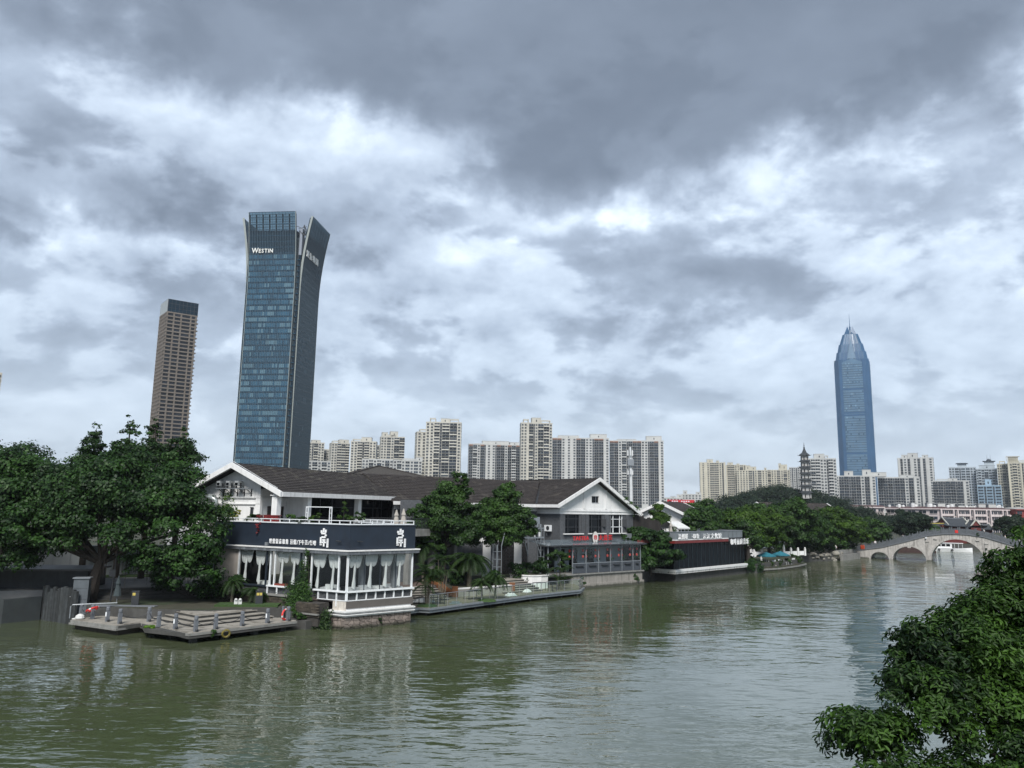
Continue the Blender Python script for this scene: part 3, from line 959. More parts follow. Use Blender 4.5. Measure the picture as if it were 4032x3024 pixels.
# terrace railing
hr = MB()
def along(path, step):
    o = []
    for i in range(len(path) - 1):
        a, b = Vector(path[i]), Vector(path[i + 1])
        n = max(1, round((b - a).length / step))
        o += [a.lerp(b, k / n) for k in range(n)]
    return o + [Vector(path[-1])]
off = [FL.w(0, .15)[:2], FL.w(14.8, .15)[:2], FRR.w(5.95, .15)[:2], FRR.w(5.95, 9)[:2]]
for a, b in zip(off[:-1], off[1:]):
    hr.tube([(*a, 7.98), (*b, 7.98)], .035, 6)
    hr.beam((*a, 7.72), (*b, 7.72), .05, .08)
hr.build('handrail', M_FRAME, cafe)
pm_ = MB().box(-.03, .03, -.03, .03, 0, .33).mesh('rail_post', M_FRAME)
for q in along(off, 1.05):
    inst('rail_post', pm_, cafe, (q.x, q.y, 7.66), R(-29))
# ground floor: slab, rear and left walls, ceiling
inner = [FL.w(2.9, .12)[:2], FL.w(14.85, .12)[:2], FRR.w(5.9, .12)[:2], FRR.w(5.9, 7.5)[:2], FL.w(2.9, 8.5)[:2]]
MB().prism(inner, 1.9, 2.15).build('floor', pm('timber_floor', (.12, .10, .09), .6), cafe)
mb = MB()
mb.ribbon([FL.w(2.9, 6.5)[:2], FRR.w(5.9, 7.0)[:2]], 0, .2, 2.1, 5.5)
mb.ribbon([FRR.w(5.9, 4.6)[:2], FRR.w(5.9, 7.0)[:2]], -.1, .1, 2.1, 5.5)
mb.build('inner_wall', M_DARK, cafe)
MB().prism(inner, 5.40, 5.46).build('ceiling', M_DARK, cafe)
MB(FL).box(.25, 3.05, .1, .35, 2.0, 5.46).build('end_wall', pm('stained_plaster', (.46, .42, .38), .85, .12, 1, streak=.5, streak_col=(.25, .17, .13)), cafe)
MB(FL).box(.1, .25, .1, 6.5, 2.0, 5.46).build('side_wall', M_CONCD, cafe)
# panes, mullions, sills. left face x' = 14.91 - distance from the corner
pane_x = [3.15, 6.34, 6.79, 7.29, 10.06, 10.60, 11.22, 14.0, 14.83]
for a, b in zip(pane_x[:-1], pane_x[1:]):
    MB(FL).box(a + .04, b - .04, .035, .05, 2.78, 5.44).build('pane', M_GLASS, cafe)
for k, x in enumerate(pane_x):
    dark = k in (1, 4)
    MB(FL).box(x - .055, x + .055, -.03, .10, 2.74, 5.46).build('mullion', M_NAVYTRIM if dark else M_FRAME, cafe)
for a, b in [(.08, 1.45), (1.5, 2.85), (2.9, 4.28), (4.33, 5.75)]:
    MB(FRR).box(a, b, .035, .05, 2.78, 5.44).build('pane', M_GLASS, cafe)
for x in (.0, 5.84):
    MB(FRR).box(x - .06, x + .06, -.03, .10, 2.74, 5.46).build('mullion', M_FRAME, cafe)
for x in (1.47, 2.87, 4.30):
    MB(FRR).box(x - .015, x + .015, .0, .08, 2.74, 5.46).build('mullion', M_NAVYTRIM, cafe)
MB(FL).box(13.95, 14.85, -.03, .1, 5.38, 5.46).build('frame_head', M_FRAME, cafe)
MB(FRR).ribbon([(6.0, 0), (.0, 0)], -.1, .18, 2.66, 2.78).build('sill', M_FRAME, cafe)
MB(FL).box(11.6, 14.90, -.15, .12, 2.66, 2.78).build('sill', M_FRAME, cafe)
MB(FL).box(6.6, 8.6, -.15, .12, 2.66, 2.78).build('sill', M_FRAME, cafe)
MB(FL).box(3.05, 6.55, -.06, .12, 2.62, 2.74).build('sill', M_NAVYTRIM, cafe)
# interior pillars
for x, y in ((2.2, 1.6), (4.9, 1.2)):
    MB(FRR).box(x - .2, x + .2, y - .2, y + .2, 2.15, 5.4).build('pillar', pm('pillar_grey', (.2, .21, .22), .8), cafe)
# brick dado with its white posts, bricks one by one
brick_me = MB().box(-.118, .118, -.03, .03, -.034, .034).mesh('brick', M_GBRICK)
def brick_wall(fr, x0, x1, y, z0, z1, back=True, me=brick_me, bl=.25, bh=.082, name='brick', limit=300, mat=M_GBRICK, par=None):
    par = par or cafe
    if back:
        MB(fr).box(x0, x1, y + .03, y + .2, z0, z1).build('wall_core', M_MORTAR, par)
    n = 0
    rows = int((z1 - z0) / bh)
    rest = MB(fr)
    for r_ in range(rows):
        o = (r_ % 2) * bl / 2
        k = 0
        while x0 + o + (k + .5) * bl < x1:
            x = x0 + o + (k + .5) * bl
            if n < limit:
                inst(name, me, par, fr.w(x, y + random.uniform(-.008, .008), z0 + (r_ + .5) * bh), fr.ang)
            else:
                rest.box(x - bl * .47, x + bl * .47, y - .03, y + .03, z0 + r_ * bh + .006, z0 + (r_ + 1) * bh - .006)
            n += 1
            k += 1
    if rest.v:
        tag(rest.build('brick_courses', mat, par), kind='stuff')
brick_wall(FRR, .1, 5.8, .08, 2.12, 2.66)
brick_wall(FL, 11.7, 14.8, .08, 2.12, 2.66)
brick_wall(FL, 3.1, 11.6, .14, 2.12, 2.62, limit=120)
for k in range(8):
    x = .02 + k * .83
    MB(FRR).box(x - .045, x + .045, -.06, .04, 2.06, 2.66).build('rail_upright', M_FRAME, cafe)
MB(FRR).box(-.03, 5.86, -.05, .04, 2.04, 2.10).build('lower_rail', M_FRAME, cafe)
for k in range(4):
    x = 14.85 - k * .92
    MB(FL).box(x - .045, x + .045, -.06, .04, 1.62 if k == 1 else 2.06, 2.66).build('rail_upright', M_FRAME, cafe)
MB(FL).box(12.0, 14.86, -.05, .04, 2.04, 2.10).build('lower_rail', M_FRAME, cafe)
for x in (6.7, 7.75):
    MB(FL).box(x - .045, x + .045, -.12, -.02, 2.14, 2.66).build('rail_upright', M_FRAME, cafe)
# base: grey band, white plinths, stone foundation
MB(FRR).box(-.02, 5.95, -.10, .3, 1.50, 2.03).build('plinth_band', pm('taupe_render', (.095, .087, .080), .8, .1, 2, streak=.2), cafe)
MB(FRR).box(.0, 5.8, -.05, .3, 1.30, 1.50).build('plinth_course', M_TRIM, cafe)
MB(FL).box(13.6, 14.9, -.02, .4, 1.32, 2.03).build('plinth_course', pm('rusty_white', (.5, .47, .42), .8, .2, 3, streak=.8, streak_col=(.14, .07, .035)), cafe)
for z0, z1, o in ((1.25, 1.35, .40), (1.14, 1.21, .26), (1.03, 1.10, .38), (.93, .99, .28)):
    MB().ribbon([FL.w(13.3, 0)[:2], CC, FRR.w(6.0, 0)[:2]], -o, .4, z0, z1).build('deck_ledge', M_TRIM, cafe)
def crazy_stones(fr, x0, x1, z0, z1, y, step, parent, mat, seed):
    """irregular stones from a jittered grid, each its own piece"""
    r = random.Random(seed)
    nx, nz = max(2, round((x1 - x0) / step)), max(2, round((z1 - z0) / (step * .8)))
    P = {}
    for i in range(nx + 1):
        for j in range(nz + 1):
            jx = 0 if i in (0, nx) else r.uniform(-.36, .36)
            jz = 0 if j in (0, nz) else r.uniform(-.33, .33)
            P[i, j] = (x0 + (i + jx + (.25 if j % 2 and 0 < i < nx else 0)) * (x1 - x0) / nx, z0 + (j + jz) * (z1 - z0) / nz)
    for i in range(nx):
        for j in range(nz):
            q = [P[i, j], P[i + 1, j], P[i + 1, j + 1], P[i, j + 1]]
            polys = [q]
            if r.random() < .45:
                polys = [[q[0], q[1], q[2]], [q[0], q[2], q[3]]] if r.random() < .5 else [[q[0], q[1], q[3]], [q[1], q[2], q[3]]]
            for pl in polys:
                cx, cz = sum(a for a, _ in pl) / len(pl), sum(b for _, b in pl) / len(pl)
                f = [(cx + (a - cx) * .90, cz + (b - cz) * .90) for a, b in pl]
                g_ = [(cx + (a - cx) * .80, cz + (b - cz) * .80) for a, b in pl]
                n = len(pl)
                d = y - r.uniform(.03, .06)
                mb = MB(fr)
                mb.add([(a, y + .05, b) for a, b in f] + [(a, d + .015, b) for a, b in f] + [(a, d, b) for a, b in g_],
                       [(k, (k + 1) % n, n + (k + 1) % n, n + k) for k in range(n)] + [(n + k, n + (k + 1) % n, 2 * n + (k + 1) % n, 2 * n + k) for k in range(n)] + [tuple(2 * n + k for k in range(n))])
                mb.build('stone', mat, parent)
found = [FL.w(13.9, -.15)[:2], (CC[0] - .1, CC[1] - .28), FRR.w(5.7, -.12)[:2]]
MB().ribbon([FL.w(13.2, .1)[:2], CC, FRR.w(5.75, 0)[:2]], -.10, .6, -1.0, .93).build('foundation', M_MORTAR, cafe)
crazy_stones(FRR, -.15, 5.78, -.20, .93, -.12, .40, cafe, M_PINKSTONE, 5)
crazy_stones(FL, 13.3, 14.95, -.20, .93, -.12, .42, cafe, M_PINKSTONE, 6)
# stacked slate garden walls under the left face, each slate a piece
slate_me = MB().box(-.19, .19, -.05, .05, -.045, .045).mesh('slate', M_BROWNSTONE)
gw = thing('slate_wall', 'brown stacked slate retaining wall below the cafe windows', 'wall', FL.w(5, -.6, .7), FL.ang)
MB(FL).box(1.2, 9.4, -.55, .1, .7, 2.05).build('wall_core', M_MORTAR, gw)
brick_wall(FL, 1.2, 9.4, -.60, .95, 2.05, False, slate_me, .40, .10, 'slate', 300, M_BROWNSTONE, gw)
MB(FL).box(1.1, 9.5, -.68, .1, 2.05, 2.12).build('coping', M_CONC, gw)
MB(FL).box(2.5, 9.6, -.72, -.55, 1.36, 1.42).build('ledge', M_CONCD, gw)
gw2 = thing('slate_wall', 'short slate block wall left of the stone foundation, vines over it', 'wall', FL.w(12, -1, .7), FL.ang)
MB(FL).box(10.9, 13.2, -1.10, .0, .2, 1.85).build('wall_core', M_MORTAR, gw2)
brick_wall(FL, 10.9, 13.2, -1.13, .85, 1.85, False, slate_me, .40, .10, 'slate', 300, M_BROWNSTONE, gw2)
MB(FL).box(10.7, 13.3, -1.3, -1.1, 1.02, 1.12).build('coping', M_CONC, gw2)
MB(FL).box(9.6, 12.6, -1.7, -.2, .0, .62).build('footing', M_CONCD, gw2)
mb = MB(FL); mb.tube([(10.0, -1.5, .6), (10.0, -1.5, 1.5)], .09, 6); mb.tube([(10.75, -1.6, .5), (10.75, -1.6, 1.4)], .07, 6); mb.tube([(10.0, -1.6, .55), (10.4, -1.75, .45), (10.75, -1.6, .55)], .05, 6)
single('mooring_posts', mb, M_STONEG, 'pair of weathered mooring posts joined by a bent pipe under the vines', 'mooring post', FL.w(10, -1.5, .5))

# ---- curtains: swag with a knot and a hanging tail
def curtain(fr, x0, x1, y, ztop, zk, zbot, seed, label):
    r = random.Random(seed)
    w, c = x1 - x0, (x0 + x1) / 2 + r.uniform(-.04, .04)
    vs, fs = [], []
    nu, nt_ = 28, 8
    drop = ztop - zk
    for i in range(nu + 1):
        u = -1 + 2 * i / nu
        au = abs(u)
        zl = zk + .04 - (.36 + .05 * math.sin(seed * 2.3)) * math.sin(math.pi * min(1, au / .98)) ** .75 * (1 - .12 * au) + .30 * max(0, (au - .78) / .22) ** 2 + .03 * math.sin(u * 3 + seed)
        for j in range(nt_ + 1):
            t = j / nt_
            pin = 1 - .05 * t * t - .10 * t ** 3 * (1 - au)
            x = c + u * w / 2 * pin * (1 - .05 * t)
            z = ztop + (zl - ztop) * t
            yy = y + .035 * math.sin(u * 20 + t * 1.5) * (.4 + .6 * (1 - t)) - .10 * math.sin(math.pi * t) * t
            vs.append((x, yy, z))
    for i in range(nu):
        for j in range(nt_):
            a = i * (nt_ + 1) + j
            fs.append((a, a + nt_ + 1, a + nt_ + 2, a + 1))
    n0 = len(vs)
    nr, nk = 8, 10
    for j in range(nr + 1):
        t = j / nr
        rad = .05 + .10 * t ** .7 + .02 * math.sin(9 * t)
        for k in range(nk):
            a = 2 * math.pi * k / nk
            q = 1 + .25 * math.sin(3 * a + seed)
            vs.append((c + rad * q * math.cos(a) - .10 * t, y - .06 + rad * .6 * q * math.sin(a), zk + .05 + (zbot - zk - .05) * t + (.08 * math.sin(a * 2) if j == nr else 0)))
    for j in range(nr):
        for k in range(nk):
            a, b = n0 + j * nk + k, n0 + j * nk + (k + 1) % nk
            fs.append((a, b, b + nk, a + nk))
    t = thing('curtain', label, 'curtain', fr.w(c, y, zbot), fr.ang, 'tied white curtains in the cafe windows')
    mb = MB(fr).add(vs, fs)
    mb.build('drape', M_SHEER, t, smooth=True)
    MB(fr).beam((x0, y, ztop + .01), (x1, y, ztop + .01), .03, .03).build('curtain_rod', M_FRAME, t)
CURT = [(3.0, 4.45, 4.65, 3.0, 'leftmost tied white curtain, beside the stained end wall'), (4.8, 5.95, 4.57, 2.9, 'second tied white curtain from the left, short table behind'),
        (7.12, 8.55, 4.78, 2.9, 'tied white curtain right of the double white mullions'), (8.65, 9.77, 4.81, 2.9, 'tied white curtain half behind the climbing vine'),
        (11.05, 12.5, 4.66, 2.85, 'tied white curtain right of the climbing vine'), (12.65, 13.85, 4.62, 2.85, 'tied white curtain left of the narrow corner pane')]
for k, (a, b, zk, zb, lb) in enumerate(CURT):
    curtain(FL, a, b, .32, 5.36, zk, zb, k, lb)
for k, (a, b, lb) in enumerate([(.1, 1.42, 'tied white curtain just right of the building corner'), (1.5, 2.83, 'second tied white curtain on the river face'), (2.9, 4.26, 'third tied white curtain on the river face'), (4.32, 5.40, 'last tied white curtain at the right end of the river face')]):
    curtain(FRR, a, b, .32, 5.40, 4.78, 2.9, k + 9, lb)
for k, (a, b, lb) in enumerate([(6.0, 6.5, 'narrow gathered curtain end left of the double mullions'), (9.85, 10.35, 'narrow gathered curtain end behind the vine')]):
    t = thing('curtain_end', lb, 'curtain', FL.w(a, .3, 4.2), FL.ang)
    vs, fs = [], []
    for i in range(13):
        u = i / 12
        for j in range(5):
            tt = j / 4
            vs.append((a + (b - a) * u * (1 - .75 * tt) , .32 + .03 * math.sin(u * 22), 5.38 - tt * (1.0 + .3 * u)))
    for i in range(12):
        for j in range(4):
            q = i * 5 + j
            fs.append((q, q + 5, q + 6, q + 1))
    MB(FL).add(vs, fs).build('drape', M_SHEER, t, smooth=True)
# tables and sofas inside
def table(fr, x, y, label, round_=False):
    t = thing('dining_table', label, 'table', fr.w(x, y, 2.15), fr.ang, 'cafe tables behind the glass')
    mb = MB(fr)
    pr = []
    for k in range(16):
        a = 2 * math.pi * k / 16
        pr.append((x + .52 * math.cos(a), y + .42 * math.sin(a)))
    vs = [(p[0], p[1], 2.92) for p in pr] + [(x + (p[0] - x) * (1.08 + .08 * (i % 2)), y + (p[1] - y) * (1.08 + .08 * (i % 2)), 2.5) for i, p in enumerate(pr)]
    mb.add(vs, [tuple(range(16))] + [(i, (i + 1) % 16, 16 + (i + 1) % 16, 16 + i) for i in range(16)])
    mb.build('tablecloth', M_CLOTH, t)
    MB(fr).box(x - .05, x + .05, y - .05, y + .05, 2.15, 2.9).box(x - .25, x + .25, y - .25, y + .25, 2.15, 2.2).build('pedestal', M_DARKMETAL, t)
def sofa(fr, x, y, w, label):
    t = thing('sofa', label, 'sofa', fr.w(x, y, 2.15), fr.ang, 'pale sofas behind the glass')
    m = pm('pale_upholstery', (.52, .53, .53), .9, .1)
    MB(fr).box(x - w / 2, x + w / 2, y - .35, y + .3, 2.25, 2.62).build('seat', m, t)
    MB(fr).box(x - w / 2, x + w / 2, y + .3, y + .5, 2.25, 3.02).build('backrest', m, t)
    for s_ in (-1, 1):
        MB(fr).box(x + s_ * (w / 2 + .02) - .1, x + s_ * (w / 2 + .02) + .1, y - .35, y + .45, 2.25, 2.82).build('armrest', m, t)
    mb = MB(fr)
    for s_ in (-1, 1):
        for q in (-.3, .4): mb.box(x + s_ * w * .4 - .03, x + s_ * w * .4 + .03, y + q - .03, y + q + .03, 2.15, 2.25)
    mb.build('feet', M_DARKMETAL, t)
table(FL, 4.9, 1.2, 'cloth-covered table behind the second curtain from the left')
table(FL, 9.3, 1.2, 'cloth-covered table behind the climbing vine')
table(FRR, 1.1, 1.1, 'cloth-covered table just right of the glazed corner')
table(FRR, 3.5, 1.3, 'cloth-covered table in the middle of the river windows')
sofa(FL, 12.2, 1.0, 1.3, 'pale sofa left of the glazed corner')
sofa(FRR, 2.3, .9, 1.1, 'pale sofa low behind the river windows')
sofa(FRR, 4.8, 1.0, 1.0, 'pale sofa at the right end of the river windows')
mb = MB(FL).box(7.35, 8.45, .0, .4, 2.78, 2.92)
single('window_box', mb, pm('dark_red_wood', (.16, .03, .02), .7), 'dark red window box on the white sill left of the vine', 'window box', FL.w(7.9, .2, 2.78), FL.ang)

# ---- upper house
H_E, H_R = 10.20, 12.66        # eave and ridge height
HL, HW = 23.8, 11.0
def Hz(y):                      # roof height across the house
    return H_E + (H_R - H_E) * (1 - abs(y - HW / 2) / (HW / 2))
mb = MB(HF)
mb.add([(1.2, 3.13, 7.15), (1.2, 10.3, 7.15), (1.2, 10.3, Hz(10.3) - .3), (1.2, HW / 2, Hz(HW / 2) - .3), (1.2, 3.13, Hz(3.13) - .3)], [(4, 3, 2, 1, 0)])
mb.box(1.21, 1.5, 3.14, 10.3, 7.15, 10.2)
mb.build('gable_wall', M_WHITE, cafe)
mb = MB(HF)
mb.box(1.5, 5.0, 3.13, 3.4, 7.15, 10.55)
mb.box(4.9, 5.2, .7, 3.13, 7.15, 10.15)
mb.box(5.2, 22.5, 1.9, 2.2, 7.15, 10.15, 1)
mb.box(22.3, 22.6, .9, 10.3, 7.15, 10.3)
mb.box(1.6, 22.4, 10.1, 10.3, 7.15, 10.2)
mb.build('wall', [M_WHITE, M_DARK], cafe)
for z0, z1, o in ((9.06, 9.14, .07), (9.14, 9.20, .12), (9.62, 9.70, .08), (9.70, 9.78, .14)):
    mb = MB(HF)
    mb.box(1.2 - o, 1.21, 3.13 - o, 10.3, z0, z1)
    mb.box(1.21, 4.9, 3.13 - o, 3.13, z0, z1)
    mb.build('cornice', M_TRIM, cafe)
for x, y in ((1.1, 3.25), (1.1, 9.9)):
    MB(HF).box(x - .02, x + .3, y - .25, y + .25, 7.15, 10.45).build('pilaster', M_WHITE, cafe)
for x in (.55, 4.88, 13.24, 22.27):
    MB(HF).box(x - .28, x + .28, .52, 1.08, 7.15, 10.0).box(x - .36, x + .36, .44, 1.16, 7.15, 7.75 if x > 10 else 7.3).build('column', M_WHITE, cafe)
MB(HF).box(.3, 22.6, .6, 1.0, 9.86, 10.12).build('lintel', M_WHITE, cafe)
for (a, b, tr) in ((5.25, 12.9, (7.2, 9.1, 11.1)), (13.6, 21.9, (14.4, 16.5, 18.2, 20.0))):
    xs = [a, *tr, b]
    for p, q in zip(xs[:-1], xs[1:]):
        for z0, z1 in ((7.2, 7.95), (8.0, 8.95), (9.0, 9.82)):
            MB(HF).box(p + .03, q - .03, 1.05, 1.08, z0, z1).build('window_pane', M_DARKGLASS, cafe)
    mb = MB(HF)
    for x in xs: mb.box(x - .03, x + .03, 1.0, 1.1, 7.15, 9.86)
    for z in (7.97, 8.97): mb.box(a, b, 1.02, 1.095, z - .025, z + .025)
    mb.build('window_frame', M_DARKMETAL, cafe)
for x0, x1 in ((2.25, 3.1), (3.75, 4.45)):
    d = MB(HF).box(x0, x1, 3.06, 3.12, 7.2, 9.0).build('door', pm('dark_door', (.025, .02, .018), .6), cafe)
    MB(HF).box(x1 - .12, x1 - .07, 3.03, 3.06, 8.0, 8.2).build('handle', M_ALU, d)
MB(HF).box(1.12, 1.2, 7.6, 9.9, 7.7, 8.85).build('window_pane', M_DARKGLASS, cafe)
mb = MB(HF)
for y in (7.55, 8.3, 9.1, 9.95): mb.box(1.06, 1.2, y - .04, y + .04, 7.65, 8.9)
mb.box(1.06, 1.2, 7.5, 10.0, 8.86, 8.94)
mb.build('window_frame', M_ALU, cafe)
# roof: boarding, white rakes and eaves, tiles
def gable_roof(fr, parent, L0, L1, Wd, ze, zr, yr, tile_mat, tile=(.36, .40), side='low', ind=300, over=0.0, yend=None, zend=None, skip=None):
    """roof over x L0..L1; low slope from y=0 (height ze) to the ridge y=yr (zr); far slope to yend (zend)"""
    yend = Wd if yend is None else yend
    zend = ze if zend is None else zend
    th = .16
    mb = MB(fr)
    for (ya, za, yb, zb) in ((0, ze, yr, zr), (yend, zend, yr, zr)):
        mb.add([(L0, ya, za - th), (L1, ya, za - th), (L1, yb, zb - th), (L0, yb, zb - th), (L0, ya, za), (L1, ya, za), (L1, yb, zb), (L0, yb, zb)],
               [(0, 3, 2, 1), (4, 5, 6, 7), (0, 1, 5, 4), (1, 2, 6, 5), (3, 0, 4, 7)])
    deck = mb.build('roof', tile_mat, parent)
    # tiles on the near slope; the far slope gets plain courses joined
    sl = math.hypot(yr, zr - ze)
    n_c, n_r = int((L1 - L0 - .3) / tile[0]), int(sl / tile[1])
    ux, uz = yr / sl, (zr - ze) / sl
    tw, tl, tt = tile[0] * .97, tile[1] * 1.12, .035
    # a pantile-like strip: shallow barrel across its width
    prof = [(-tw / 2, .0), (-tw * .2, tt), (tw * .22, tt * 1.1), (tw / 2, .005)]
    def tile_geo():
        vs, fs = [], []
        for s_, lift in ((0, .075), (tl, .012)):
            for (a, h) in prof: vs.append((a, s_ * ux - (h + lift) * uz, s_ * uz + (h + lift) * ux))
            for (a, h) in prof: vs.append((a, s_ * ux - lift * .2 * uz, s_ * uz + lift * .2 * ux))
        k = len(prof)
        for i in range(k - 1):
            fs.append((i, i + 1, 2 * k + i + 1, 2 * k + i))
            fs.append((k + i, i, i + 1, k + i + 1)[::-1])
        return vs, fs
    vs, fs = tile_geo()
    me = MB().add(vs, fs).mesh('tile', tile_mat)
    rest = MB(fr)
    n = 0
    for r_ in range(n_r):
        for c_ in range(n_c):
            x = L0 + .2 + (c_ + .5) * tile[0]
            s_ = r_ * tile[1]
            p = (x, s_ * ux, ze + s_ * uz + random.uniform(0, .012))
            if skip and skip(x, s_ * ux): continue
            if n < ind:
                inst('tile', me, deck, fr.w(*p), fr.ang)
            else:
                rest.add([(p[0] + v[0], p[1] + v[1], p[2] + v[2]) for v in vs], fs)
            n += 1
    if rest.v:
        tag(rest.build('tile_courses', tile_mat, deck), kind='stuff')
    rd = MB(fr)
    k = int((L1 - L0) / .5)
    for i in range(k):
        rd.lathe([(.13, -.24), (.13, .24)], 8, (0, 0, 0)) if False else rd.box(L0 + i * .5 + .01, L0 + i * .5 + .49, yr - .12, yr + .12, zr + .0, zr + .10 + .015 * (i % 2))
    rd.build('ridge_cap', tile_mat, deck)
    return deck
rf = gable_roof(HF, cafe, 0.15, HL, HW, H_E, H_R, HW / 2, M_TILE)
mb = MB(HF)
for xa, xb in ((-.12, .15), (HL, HL + .22)):
    for ya, yb in ((-.1, HW / 2), (HW + .1, HW / 2)):
        za, zb = H_E - .05, H_R + .02
        mb.add([(xa, ya, za - .34), (xb, ya, za - .34), (xb, yb, zb - .36), (xa, yb, zb - .36), (xa, ya, za + .10), (xb, ya, za + .10), (xb, yb, zb + .12), (xa, yb, zb + .12)],
               [(0, 3, 2, 1), (4, 5, 6, 7), (0, 1, 5, 4), (1, 2, 6, 5), (2, 3, 7, 6), (3, 0, 4, 7)])
mb.build('rake_board', M_TRIM, rf)
MB(HF).box(.15, HL, -.14, -.02, H_E - .36, H_E + .04).build('eave_board', M_TRIM, rf)
MB(HF).box(.15, HL, -.02, 1.2, H_E - .30, H_E - .22).build('soffit', M_WHITE, rf)
mb = MB(HF)
mb.tube([(-.05, .3, 10.55), (-.05, 5.5, 12.98), (-.05, 10.5, 10.8)], .015, 4)
for k in range(8): mb.tube([(-.05, .6 + k * 1.35, Hz(.6 + k * 1.35) + .08), (-.05, .6 + k * 1.35, Hz(.6 + k * 1.35) + .3)], .01, 4)
mb.build('lightning_wire', M_FRAME, rf)

# ---- signs on the fascia
sg = thing('cafe_sign', 'row of small white characters on the navy fascia', 'sign', FL.w(6.6, -.06, 6.0), FL.ang)
letters(sg, '露营设备租售 酒馆/下午茶/餐吧', FL, 6.62, -.10, 6.08, .40, pm('lit_white', (.78, .79, .80), .4, .03), .03, .008, 5.05)
mb = MB(FL)
for k in range(14): mb.box(6.75 + k * .37, 6.77 + k * .37, -.06, -.04, 5.82, 6.08)
mb.build('bracket', M_DARKMETAL, sg)
def emblem(fr, x, z, label):
    t = thing('emblem_sign', label, 'sign', fr.w(x, -.1, z), fr.ang)
    m = MATS['lit_white']
    # stacked blocks: a mountain over a bent stroke, as seen on the fascia
    blk = [(-.06, .09, 1.0, 1.30), (-.28, -.13, .95, 1.14), (.15, .29, .97, 1.20), (-.22, .23, .84, .97), (.16, .32, .70, .83), (-.17, .23, .55, .69),
           (-.32, -.18, .13, .62), (-.10, .22, .36, .47), (-.13, .28, .17, .29), (.02, .14, -.08, .37), (-.31, -.22, .0, .08), (-.18, -.13, .0, .10)]
    for a, b, c, d in blk:
        MB(fr).box(x + a, x + b, -.16, -.08, z + c, z + d).build('stroke', m, t)
    MB(fr).box(x + .38, x + .54, -.16, -.10, z - .14, z + .52).build('name_plate', m, t)
    mb = MB(fr)
    for k in range(4): mb.box(x + .42, x + .50, -.164, -.16, z - .05 + k * .14, z + .03 + k * .14)
    mb.build('name_marks', pm('pale_print', (.45, .46, .47), .6), t)
    mb = MB(fr)
    for q in (-.1, .08, .44): mb.box(x + q, x + q + .02, -.1, -.07, z - .32, z)
    mb.build('bracket', M_DARKMETAL, t)
emblem(FL, 12.4, 6.08, 'white block-stroke emblem left of the fascia corner')
emblem(FRR, 4.5, 6.08, 'white block-stroke emblem at the right end of the fascia')
for fr, x, lb in ((FL, 14.05, 'slim dark wall lamp just left of the fascia corner'), (FRR, .8, 'slim dark wall lamp just right of the fascia corner')):
    mb = MB(fr); mb.tube([(x - .25, -.22, 6.47), (x + .25, -.22, 6.43)], .045, 6); mb.box(x - .03, x + .03, -.2, 0, 6.43, 6.47)
    single('wall_lamp', mb, M_DARKMETAL, lb, 'lamp', fr.w(x, -.2, 6.4), fr.ang, 'slim wall lamps on the fascia')
mb = MB(FL).box(6.15, 6.42, -.14, 0, 5.84, 6.12)
single('junction_box', mb, M_ALU, 'small grey box at the foot of the fascia, left of the characters', 'junction box', FL.w(6.3, -.1, 5.84), FL.ang)

# ---- floodlights on the gable, exhaust duct
t = thing('lamp_bracket', 'steel bracket carrying three floodlights on the white gable', 'bracket', HF.w(1.0, 5.8, 10.0), HF.ang)
mb = MB(HF)
mb.beam((.45, 3.95, 10.52), (.45, 7.55, 10.52), .07); mb.beam((.75, 3.95, 10.52), (.75, 7.55, 10.52), .07)
mb.build('rail', M_STEEL, t)
for k in range(5):
    y = 4.1 + k * .78
    MB(HF).beam((.42, y, 10.5), (1.2, y, 10.05), .05).box(1.14, 1.2, y - .04, y + .04, 9.85, 10.5).build('strut', M_DARKMETAL, t)
mb = MB(HF)
for k in range(3): mb.tube([(.7, 4.4 + k, 10.45), (.8, 4.75 + k, 10.02), (.8, 5.15 + k, 10.45)], .018, 5)
mb.build('cable', M_DARKMETAL, t)
MB(HF).box(1.12, 1.2, 7.25, 7.32, 7.2, 10.5).build('conduit', M_ALU, t)
for y, lb in ((7.15, 'left floodlight on the gable bracket'), (6.1, 'middle floodlight on the gable bracket'), (5.1, 'right floodlight on the gable bracket')):
    t = thing('floodlight', lb, 'floodlight', HF.w(.6, y, 10.56), HF.ang, 'floodlights on the white gable')
    MB(HF).box(.3, .9, y - .20, y + .20, 10.75, 11.18).build('housing', pm('lamp_grey', (.30, .32, .33), .5), t)
    MB(HF).box(.27, .3, y - .15, y + .15, 10.8, 11.02).build('lens', M_DARKGLASS, t)
    mb = MB(HF)
    for s_ in (-1, 1): mb.box(.5, .66, y + s_ * .24 - .025, y + s_ * .24 + .025, 10.56, 11.0)
    mb.box(.5, .66, y - .26, y + .26, 10.55, 10.6)
    mb.build('yoke', M_DARKMETAL, t)
mb = MB(HF)
mb.tube([(1.15, 9.3, 9.75), (.9, 8.6, 9.8), (.75, 8.0, 9.72), (.7, 7.75, 9.4), (.75, 7.75, 8.9), (.9, 8.0, 8.55), (1.0, 8.6, 8.35)], [.26, .27, .28, .28, .28, .27, .24], 8)
single('exhaust_duct', mb, pm('duct_zinc', (.36, .40, .40), .35, .12, 3, metal=.5), 'bent zinc exhaust duct on the left of the white gable', 'duct', HF.w(.9, 8.2, 8.3), smooth=True)
mb = MB(HF).box(1.02, 1.12, 3.75, 3.98, 8.2, 8.85).box(.98, 1.14, 3.7, 4.02, 8.85, 8.9)
single('wall_lantern', mb, M_DARKMETAL, 'small dark wall lantern at the right edge of the gable', 'lamp', HF.w(1.05, 3.86, 8.2), HF.ang)

